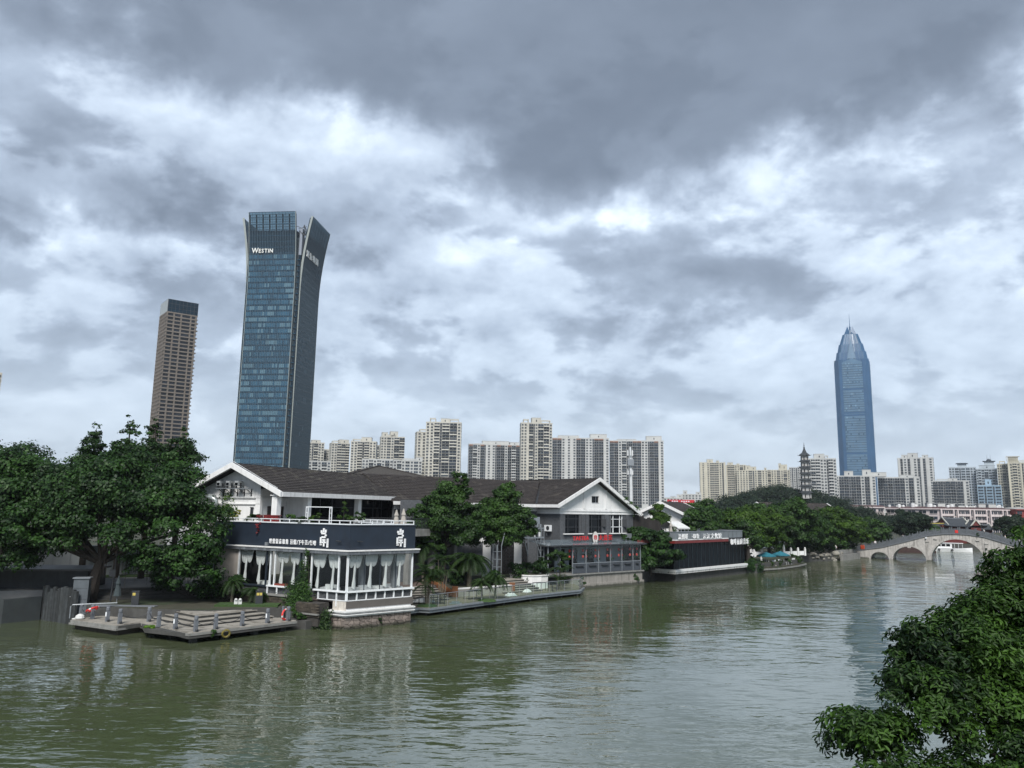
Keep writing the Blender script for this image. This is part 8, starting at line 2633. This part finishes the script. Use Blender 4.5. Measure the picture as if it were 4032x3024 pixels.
# ---- hill with pagoda
def hill():
    n = 40
    bm = bmesh.new()
    V = {}
    cx, cy = 147.0, 420.0
    for i in range(n + 1):
        for j in range(n + 1):
            x, y = cx - 75 + 150 * i / n, cy - 60 + 120 * j / n
            u, v = (x - cx) / 52.0, (y - cy) / 45.0
            q = math.exp(-(u * u + v * v) * 1.1)
            z = -3 + 19.5 * q + 1.5 * math.sin(x * .13) * math.cos(y * .11) * q
            V[i, j] = bm.verts.new((x, y, z))
    for i in range(n):
        for j in range(n): bm.faces.new((V[i, j], V[i + 1, j], V[i + 1, j + 1], V[i, j + 1]))
    me = bpy.data.meshes.new('hill'); bm.to_mesh(me); bm.free(); me.materials.append(M_EARTH)
    tag(link('hill', me), kind='structure')
hill()
PG = Fr((153.2, 402.0), 10)
pg = thing('pagoda', 'slender dark-roofed pagoda rising from the wooded hill', 'pagoda', PG.w(0, 0, 21), PG.ang)
M_PGR = pm('pagoda_roof', (.030, .036, .042), .8, .25, 1)
M_PGW = pm('pagoda_wall', (.40, .40, .39), .85, .12, 1)
def ring(r, z, n=6): return [(r * math.cos(2 * math.pi * k / n + .3), r * math.sin(2 * math.pi * k / n + .3), z) for k in range(n)]
z0 = 17.2
for f in range(7):
    r = 2.55 - f * .10
    hgt = 3.2
    mb = MB(PG); mb.add(ring(r, z0) + ring(r, z0 + hgt), [(k, (k + 1) % 6, 6 + (k + 1) % 6, 6 + k) for k in range(6)]); mb.build('storey_wall', M_PGW, pg)
    mb = MB(PG)
    for k in range(6):
        a = 2 * math.pi * (k + .5) / 6 + .3
        d = r * math.cos(math.pi / 6)
        mb.beam((d * math.cos(a) * 1.0, d * math.sin(a), z0 + .5), (d * math.cos(a), d * math.sin(a), z0 + 2.2), .8, .3)
    mb.build('window', M_DARK, pg)
    mb = MB(PG)
    top = z0 + hgt
    if f < 6:
        A_, B_, C_ = ring(r + 1.25, top - .25), ring(r + .55, top + .15), ring(r - .1, top + .75)
        mb.add(A_ + B_ + C_, [(k, (k + 1) % 6, 6 + (k + 1) % 6, 6 + k) for k in range(6)] + [(6 + k, 6 + (k + 1) % 6, 12 + (k + 1) % 6, 12 + k) for k in range(6)] + [tuple(range(5, -1, -1))])
        for (x, y, z) in A_: mb.beam((x * .97, y * .97, z), (x * 1.1, y * 1.1, z + .4), .14)
    else:
        prof = [(r + 1.25, top - .25), (r + .5, top + .35), (r - .7, top + 1.3), (.7, top + 2.6), (.35, top + 3.6), (.42, top + 4.0), (.18, top + 4.5), (.2, top + 5.2), (.04, top + 6.6)]
        R_ = []
        for a, b in prof: R_ += ring(a, b)
        mb.add(R_, [(6 * i + k, 6 * i + (k + 1) % 6, 6 * i + 6 + (k + 1) % 6, 6 * i + 6 + k) for i in range(len(prof) - 1) for k in range(6)] + [tuple(range(5, -1, -1))])
        for (x, y, z) in ring(r + 1.25, top - .25): mb.beam((x * .97, y * .97, z), (x * 1.1, y * 1.1, z + .5), .14)
    mb.build('eave_roof', M_PGR, pg)
    z0 = top
# ================================================================ trees
t = tree('banyan_tree', 'huge dark banyan spreading over the landing stage at the left', (-33.0, 62.6, 1.42),
         [(0, 0, 7.3, 4.6, 3.6, 3.0), (-6, .5, 7.0, 4.8, 3.6, 3.2), (5, -.6, 6.6, 3.6, 3.2, 2.8), (7.6, -.4, 3.6, 2.1, 2.0, 2.0), (-11, 0, 6.2, 4.6, 3.6, 3.4), (-4.5, -2.6, 5.0, 3.0, 2.2, 2.0),
          (3.6, -2.4, 4.9, 2.6, 2.2, 1.7), (-9.5, -2.4, 3.9, 3.4, 2.2, 2.0), (-15.5, -1, 5.6, 4.6, 3.4, 3.8), (0, 1, 9.2, 3.8, 3.4, 2.0), (-6, 1.5, 9.3, 3.6, 3.4, 2.0), (5.6, .8, 8.6, 2.6, 2.6, 2.2), (8.7, .6, 6.0, 1.9, 1.9, 1.9), (9.2, -.6, 4.4, 1.5, 1.6, 1.6), (-12, 0.5, 9.2, 3.4, 3, 2.4), (-1.5, -1.5, 4.4, 2.2, 2.0, 1.3), (-7, -.5, 4.2, 3, 2.5, 1.6), (-12, -1, 3.4, 3.5, 2.6, 1.8), (6, -1.4, 3.2, 2.2, 1.8, 1.5), (9.0, -.4, 2.6, 1.7, 1.6, 1.3), (-8, -3.2, 2.8, 3.0, 1.8, 1.3), (-13.5, -2.6, 3.0, 3.2, 2, 1.6), (-5, -2.2, 2.9, 1.8, 1.5, 1.0), (-10, -3.4, 2.0, 2.4, 1.6, 1.0), (4.6, -1.4, 2.8, 1.6, 1.4, 1.2), (6.8, -1.0, 1.9, 1.6, 1.4, 1.1), (9.2, -.6, 1.9, 1.5, 1.4, 1.1), (1.0, 2.0, 10.6, 2.4, 2.2, 1.6), (-9, 1.0, 10.2, 2.6, 2.4, 1.6)],
         170000, .15, L_BANYAN, .5, .30, seed=101, lean=(.6, 0), sub=10, subr=.30)
rb = MB()
rg = random.Random(5)
for k in range(46):     # aerial roots
    x, y = -33 + rg.uniform(.8, 5.4), 62.6 + rg.uniform(-1.6, 1.2)
    z = rg.uniform(4.6, 5.6)
    rb.tube([(x, y, z), (x + rg.uniform(-.08, .08), y, z - rg.uniform(.9, 2.4))], [.03, .008], 4)
rb.build('aerial_roots', M_BARK, t)
RW_ = [(-40.0, 74, 16.0, 'pointed dark conifer top behind the banyan, leftmost of four'), (-36.8, 74, 16.8, 'pointed dark conifer behind the banyan, second from the left'), (-34.2, 73.5, 16.7, 'pointed dark conifer behind the banyan, third from the left'), (-30.9, 72.5, 15.6, 'pointed conifer behind the banyan beside the brown tower')]
for k, (x, y, zt, lb) in enumerate(RW_):
    cl = [(0, 0, 7.0, 2.9, 2.9, 2.0), (0, 0, 9.4, 2.5, 2.5, 1.7), (.2, 0, 11.2, 2.0, 2.0, 1.4), (-.1, 0, 12.8, 1.4, 1.4, 1.1), (0, 0, zt - 2.4, .85, .85, .9), (0, 0, zt - 1.3, .4, .4, .7)]
    tree('conifer_tree', lb, (x, y, 1.42), cl, 22000, .13, L_BANYAN, .28, .8, 'conifers behind the banyan', 120 + k, sub=14, subr=.30)
tree('broadleaf_tree', 'leafy tree at the left picture edge behind the banyan', (-46.5, 72, 1.42), [(0, 0, 8.6, 4, 3.5, 3), (1.5, 0, 11.0, 2.4, 2.2, 2), (-3, 0, 10.5, 3, 3, 2.2), (3.5, 0, 8, 2.6, 2.4, 2.2)], 12000, .15, L_BANYAN, .35, seed=131)
tree('broadleaf_tree', 'rounded lime-tinged tree between the banyan and the cafe gable', (-25.6, 71.5, 1.42), [(0, 0, 5.6, 2.0, 1.8, 2.0), (.3, 0, 7.4, 1.7, 1.6, 1.6), (.9, -.4, 3.6, 1.6, 1.5, 1.5), (.2, 0, 8.8, 1.1, 1.1, 1.0)], 9000, .12, L_BRIGHT, .22, seed=132)
bush('sago_palm', 'dark leafy thicket at the left foot of the cafe', (-22.6, 63.4, 1.42), blobs(5, 1.6, .8, .4, 2.0, .5, .9, 9), 2600, .12, L_BANYAN, seed=133)
palm('fan_palm', 'low spiky palm beside the cafe end wall', (-19.9, 62.4, 1.42), .9, 'date', 18, .1, seed=9, sc=.75)
palm('fan_palm', 'second low palm in the shade left of the cafe', (-21.8, 62.6, 1.42), 1.6, 'date', 16, .1, seed=10, sc=.7)
bush('shade_shrub', 'dark shrub mass under the banyan right of the steps', (-26.5, 66.0, 1.42), blobs(6, 2.6, 1.4, .4, 2.6, .7, 1.2, 12), 3200, .14, L_BANYAN, seed=134)
bush('shade_shrub', 'round dark shrub on the upper square edge', (-30.2, 67.6, 2.2), blobs(3, .8, .6, .3, .8, .4, .6, 13), 700, .1, L_BANYAN, seed=135)
# trees of the river terrace
tree('terrace_tree', 'tall light-crowned tree right of the cafe, left of the pair', (-6.6, 80.6, 1.3), [(-.2, 0, 6.4, 2.7, 2.4, 2.1), (1.8, -.3, 5.0, 2.2, 1.8, 1.8), (-2.4, 0, 5.4, 2.0, 1.8, 1.7), (-2.9, 0, 7.2, 1.3, 1.2, 1.0), (3.2, 0, 5.6, 1.6, 1.5, 1.6), (.2, 0, 8.8, 2.0, 1.9, 1.6), (1.2, 0, 10.6, 1.1, 1.1, .9), (-1.2, .2, 8.0, 1.4, 1.4, 1.2), (2.6, 0, 7.0, 1.6, 1.6, 1.4), (-1.0, -.5, 3.6, 1.4, 1.2, 1.0), (1.6, 0, 9.3, 1.3, 1.3, 1.0)], 60000, .125, L_MID, .17, .35, seed=141, sub=17, subr=.26)
tree('terrace_tree', 'rounder leafy tree right of the cafe, right of the pair', (-.9, 84.6, 1.3), [(0, 0, 6.4, 2.5, 2.3, 2.2), (1.5, -.4, 4.6, 2.0, 1.7, 1.6), (-1.9, 0, 5.0, 2.0, 1.7, 1.7), (2.6, 0, 5.4, 1.3, 1.3, 1.2), (-2.6, 0, 6.8, 1.4, 1.3, 1.2), (.3, 0, 8.6, 1.7, 1.6, 1.5), (.6, 0, 9.8, 1.0, 1.0, .9), (2.2, 0, 6.6, 1.4, 1.4, 1.4), (-1.2, 0, 7.6, 1.5, 1.5, 1.3)], 54000, .125, L_MID, .17, .35, seed=142, sub=17, subr=.26)
palm('areca_palm', 'tall clump palm at the terrace corner beside the cafe', (-7.05, 69.5, .62), 3.6, 'areca', 12, .045, 7, seed=3, sc=.85)
palm('areca_palm', 'second clump palm behind the first, yellow-green fronds', (-6.2, 73.2, .9), 3.9, 'areca', 10, .045, 5, seed=5, sc=.85)
palm('date_palm', 'large drooping dark green palm in the middle garden', (-4.0, 79.8, 1.35), 2.6, 'date', 30, .22, seed=6, sc=1.35)
palm('date_palm', 'small leaning palm on the terrace, left of the pair', (-2.45, 74.2, .62), 1.5, 'date', 16, .10, seed=7, sc=.78, lean=.35)
palm('date_palm', 'small leaning palm on the terrace, right of the pair', (-1.3, 75.3, .62), 1.9, 'date', 18, .10, seed=8, sc=.85, lean=.5)
palm('areca_palm', 'yellow-green clump palm behind the glass at the right end', (5.5, 85.2, .62), 2.3, 'areca', 10, .04, 6, seed=11, sc=.7)
palm('fan_palm', 'dark broad palm beside the stair annex', (-8.6, 79.0, 1.4), 3.6, 'date', 16, .12, seed=12, sc=1.1)
mb = MB(); mb.lathe([(.0, 0), (.9, .0), (.75, .12), (.3, .2), (.0, .22)], 12, (-2.0, 73.9, .61)); single('grass_mound', mb, MATS['lawn'], 'round grass mound at the foot of the leaning palms', 'grass mound', (-2, 73.9, .61))
mb = MB(); mb.lathe([(.0, 0), (.95, .0), (.8, .12), (.3, .2), (.0, .22)], 12, (-7.1, 69.4, .61)); single('grass_mound', mb, MATS['lawn'], 'round grass mound at the foot of the corner clump palm', 'grass mound', (-7.1, 69.4, .61))
for k, (p, s_, lb, lm) in enumerate((((-4.2, 80.4, 1.3), 1.5, 'dark shrubs under the drooping palm', L_BANYAN), ((-2.0, 81.5, 1.3), 1.3, 'dark shrubs between palm and lattice mast', L_BANYAN), ((.6, 86.5, 1.4), 1.3, 'dark broad-leaved shrubs right of the lattice mast', L_BANYAN), ((2.6, 88.4, 1.4), 1.5, 'dark shrubs before the perforated screen', L_BANYAN), ((3.7, 87.4, 2.0), 1.2, 'leafy shrub growing in the white planter', L_MID), ((-6.8, 78.8, 1.4), 1.3, 'pale-leaved shrubs behind the clump palms', L_MID), ((-5.6, 81.8, 1.4), 1.6, 'dark shrub wall behind the rust-coloured slide', L_BANYAN))):
    bush('garden_shrub', lb, p, blobs(5, s_, s_ * .8, .3, s_ * 1.2, .45, .8, 20 + k), 1900, .12, lm, 'shrubs of the river terrace', 150 + k)
tree('feathery_tree', 'small feathery-leaved tree before the left veranda posts', (5.6, 87.6, 1.0), [(0, 0, 2.9, 1.0, .9, .7), (.7, 0, 2.4, .7, .6, .5), (-.7, 0, 3.2, .8, .6, .45), (.2, 0, 1.9, .6, .6, .4)], 3200, .08, L_MID, .05, .6, seed=160)
tree('loquat_tree', 'dark big-leaved tree leaning over the water between tea house and restaurant', (18.6, 103.6, 1.0), [(-.6, -1.0, 4.4, 2.0, 1.9, 1.5), (1.0, -1.2, 3.2, 2.0, 1.8, 1.4), (-1.8, -1.0, 5.0, 1.5, 1.5, 1.1), (2.6, -1.5, 2.2, 1.5, 1.5, 1.2), (-.4, -1.6, 1.4, 2.0, 1.6, 1.2), (1.4, -1.0, 4.8, 1.2, 1.2, .8), (-1.6, -1.4, 2.6, 1.4, 1.4, 1.3)], 20000, .20, L_BANYAN, .14, .3, seed=161, sub=14, subr=.26)
for k, (p, z) in enumerate((((8.6, 92.0, .3), .5), ((15.9, 99.4, .2), .6))):
    bush('wall_weed', ['weed clump hanging on the left of the quay wall', 'weed clump hanging on the right of the quay wall'][k], p, [(0, -.1, .3, .45, .2, .6), (0, -.1, .9, .3, .2, .3)], 360, .1, L_BANYAN, seed=162 + k, cat='plant')
# behind the restaurant and along the promenade
PROM = [
    ('bright young tree behind the tent on the restaurant roof', (21.8, 114.5), 10.6, 2.6, L_BRIGHT, 9000, .14),
    ('broad dense tree right behind the restaurant, first of the promenade row', (31.0, 125.5), 10.4, 4.6, L_MID, 15000, .19),
    ('broad yellow-green tree overhanging the right end of the restaurant', (38.6, 128.6), 10.4, 5.0, L_BRIGHT, 19000, .19),
    ('dense tree behind the teal parasols', (46.8, 141.5), 10.3, 4.6, L_BRIGHT, 14000, .20),
    ('tall tree with a bushy top left of the rockery', (54.5, 150.5), 12.3, 5.2, L_MID, 16000, .21),
    ('dark spreading tree above the rockery', (60.5, 157.0), 9.6, 4.8, L_MID, 13000, .21),
    ('broad bright tree next to the bridge foot', (69.0, 166.5), 11.2, 5.6, L_BRIGHT, 17000, .22),
    ('bright tree overhanging the bridge foot', (75.5, 172.5), 9.6, 4.6, L_BRIGHT, 13000, .22),
    ('dark tree behind the left part of the bridge', (84.5, 184.0), 8.6, 4.6, L_MID, 11000, .24),
    ('low dark tree behind the left side arch', (93.5, 201.0), 7.2, 4.4, L_HILL, 9000, .25),
    ('rounded tree above the left side arch', (103.0, 220.0), 8.4, 4.4, L_HILL, 9000, .26),
    ('large umbrella-shaped tree in front of the pinkish block', (116.0, 226.0), 10.4, 6.0, L_HILL, 15000, .26),
    ('bright low tree left of the gate hall', (121.0, 223.5), 6.6, 3.2, L_MID, 7000, .25),
    ('dark tree right of the gate hall', (146.5, 226.5), 10.2, 5.6, L_HILL, 14000, .26),
    ('dark tree at the right picture edge behind the bridge', (156.5, 228.0), 8.6, 5.0, L_HILL, 10000, .27),
]
for k, (lb, (x, y), zt, rw_, lm, n, sz) in enumerate(PROM):
    H_ = zt - 1.42
    cl = [(0, 0, H_ * .62, rw_ * .72, rw_ * .7, H_ * .28)]
    r_ = random.Random(300 + k)
    for q in range(7):
        a = 6.283 * q / 7 + r_.uniform(-.3, .3)
        d = rw_ * r_.uniform(.5, .72)
        s_ = rw_ * r_.uniform(.34, .5)
        cl.append((math.cos(a) * d, math.sin(a) * d, H_ * r_.uniform(.36, .68), s_, s_, s_ * .75))
    cl.append((r_.uniform(-.2, .2) * rw_, 0, H_ * .82, rw_ * .45, rw_ * .45, H_ * .16))
    for q in range(3):
        a = -1.57 + (q - 1) * .9
        cl.append((math.cos(a) * rw_ * .55, math.sin(a) * rw_ * .55, H_ * .30, rw_ * .36, rw_ * .34, rw_ * .28))
    tree('promenade_tree', lb, (x, y, 1.42), cl, n * 2, sz, lm, .34, .32, 'trees along the promenade', 300 + k, sub=8, subr=.30)
for k in range(9):
    q = k / 8
    x, y = 52.5 + 20 * q + 1.5 * math.sin(k * 2.1), 146.5 + 20 * q + 1.2 * math.cos(k * 1.7)
    bush('bank_hedge', f'dark bank shrub under the promenade trees, {nth[k]} from the left', (x, y + 2.0, 1.42), blobs(5, 2.2, 1.2, .6, 2.4, .8, 1.4, 380 + k), 1500, .22, (L_MID, L_HILL, L_BANYAN)[k % 3], 'dark shrubs along the promenade bank', 380 + k)
for k, (x, y, zt, rw_, lb) in enumerate(((48, 158, 11.5, 6, 'tall dense tree behind the promenade row, left end'), (60, 170, 11.8, 6.5, 'tall dense tree behind the promenade row, middle'), (74, 184, 11.4, 6.5, 'tall dense tree behind the promenade row, near the bridge'), (90, 212, 10.6, 6.5, 'dense tree behind the left half of the bridge'), (36, 142, 11.2, 5.5, 'dense tree behind the house with the dark roof'))):
    tree('promenade_tree', lb, (x, y, 1.42), blobs(12, rw_, rw_ * .6, 2.4, zt - 3.0, 1.6, 2.6, 390 + k), 16000, .24, (L_MID, L_HILL)[k % 2], .35, .35, 'trees along the promenade', 390 + k)
tree('bank_tree', 'gnarled tree with hanging roots at the right corner of the restaurant', (37.2, 122.4, 1.2), [(.3, .4, 4.0, 1.8, 1.6, 1.4), (1.6, .4, 3.0, 1.4, 1.2, 1.0), (-.4, .4, 5.4, 1.6, 1.6, 1.2)], 4200, .17, L_MID, .35, .45, seed=340)
# the wooded hill: one mass of crowns
def woods():
    r = np.random.default_rng(55)
    cx, cy = 147.0, 420.0
    cl = []
    for k in range(260):
        x, y = cx + r.normal() * 34, cy - 6 + r.normal() * 22
        if abs(x - cx) > 62: continue
        u, v = (x - cx) / 52.0, (y - cy) / 45.0
        q = math.exp(-(u * u + v * v) * 1.1)
        z = -3 + 19.5 * q
        if abs(x - 153) < 4 and 394 < y < 404: continue
        s_ = r.uniform(2.6, 6.4)
        cl.append((x, y, z + s_ * .45, s_, s_, s_ * .8))
    P, N, tint = crown_points(cl, 90000, 56, 3.2, .42)
    o = link('hill_woods', leaf_mesh('hill_woods', P, N, .48, L_HILL, 0, 57, tint))
    tag(o, 'dark green woods covering the hill below the pagoda', 'woods', kind='stuff')
woods()
for k, (x, y, z, s_, lb) in enumerate(((126.5, 402, 13.5, 3.4, 'bushy tree standing up at the left shoulder of the hill'), (140.5, 402, 18.5, 3.0, 'bushy tree standing up left of the pagoda'), (170.5, 404, 12.5, 3.4, 'pointed tree on the right slope of the hill'))):
    tree('hill_tree', lb, (x, y, z - 4), [(0, 0, 5.0, s_, s_, 2.4), (.6, 0, 7.0, s_ * .6, s_ * .6, 1.6), (-1.5, 0, 4.0, s_ * .7, s_ * .7, 1.8)], 3500, .42, L_HILL, .3, .5, 'trees standing out on the hill', 350 + k)
for k, (x, y, rw_, zt, lb) in enumerate(((96, 300, 8, 12.2, 'dark tree mass in front of the hill, left end'), (112, 320, 9, 11.5, 'dark tree mass at the foot of the hill'), (170, 340, 9, 11, 'dark trees right of the hill foot'), (60, 230, 6, 11.4, 'dark rounded tree between the promenade and the far flats'))):
    tree('background_tree', lb, (x, y, 1.42), blobs(8, rw_, rw_ * .5, 3.0, zt - 3.4, 2.0, 3.4, 360 + k), 7000, .36, L_HILL, .35, .4, 'background trees before the hill', 360 + k)
tree('roof_edge_tree', 'green tuft of a tree behind the right rake of the tea house', (17.2, 112.0, 1.42), [(0, 0, 7.4, 1.2, 1.2, 1.0), (.6, 0, 6.4, 1.0, 1.0, .9)], 2200, .13, L_MID, .12, .5, seed=370)

# ================================================================ near bank and the tree in the foreground
mb = MB().prism([(9.6, -60), (120, -60), (120, 10), (60, 12.5), (12, 13), (10.2, 11)], -1.5, .8)
structure('near_bank', mb, M_EARTH)
NEAR = [(5.05, 11.0, 5.75, .80), (4.72, 10.9, 5.0, .62), (5.7, 11.3, 6.35, .66), (6.35, 11.7, 7.05, .62), (5.95, 11.6, 6.9, .5), (6.75, 12.0, 6.2, .95), (7.6, 12.2, 7.3, .72), (7.95, 12.2, 8.05, .52), (8.3, 12.0, 7.4, .8), (7.3, 12.1, 6.7, .8), (8.1, 12.2, 6.8, .8), (7.0, 11.9, 7.2, .5), (8.7, 12.3, 8.3, .7), (8.2, 12.4, 7.8, .6), (7.75, 12.3, 7.75, .5),
        (7.4, 11.4, 5.4, 1.05), (6.25, 10.9, 5.2, .85), (5.5, 10.6, 4.5, .75), (4.8, 10.7, 4.2, .6), (7.0, 10.6, 4.2, .95), (8.6, 11.6, 6.3, 1.0), (6.1, 10.4, 3.7, .8), (8.3, 10.8, 4.6, 1.0), (5.2, 10.4, 3.5, .7), (7.4, 10.2, 3.2, .9)]
tree('foreground_tree', 'dark glossy-leaved tree crown in the near right corner', (10.6, 10.6, .78), [(x - 10.6, y - 10.6, z - .78, r_, r_, r_ * .85) for x, y, z, r_ in NEAR], 165000, .044, L_NEAR, .2, .3, seed=401, sub=26, subr=.34, shape=1, up=.6)

# ================================================================ the humid air
def haze():
    mt = bpy.data.materials.new('haze_air')
    mt.use_nodes = True
    tr = mt.node_tree
    tr.nodes.remove(tr.nodes['Principled BSDF'])
    v = tr.nodes.new('ShaderNodeVolumePrincipled')
    v.inputs['Color'].default_value = (.80, .86, .93, 1)
    v.inputs['Density'].default_value = HAZE_D
    v.inputs['Anisotropy'].default_value = .2
    tr.links.new(v.outputs[0], tr.nodes['Material Output'].inputs['Volume'])
    o = MB().box(-1900, 1900, -400, 3600, -6, 332).build('haze', mt)
    tag(o, 'thin pale humid haze over the river and the city', 'haze', kind='stuff')
HAZE_D = 0.00012
if HAZE_D > 0:
    haze()
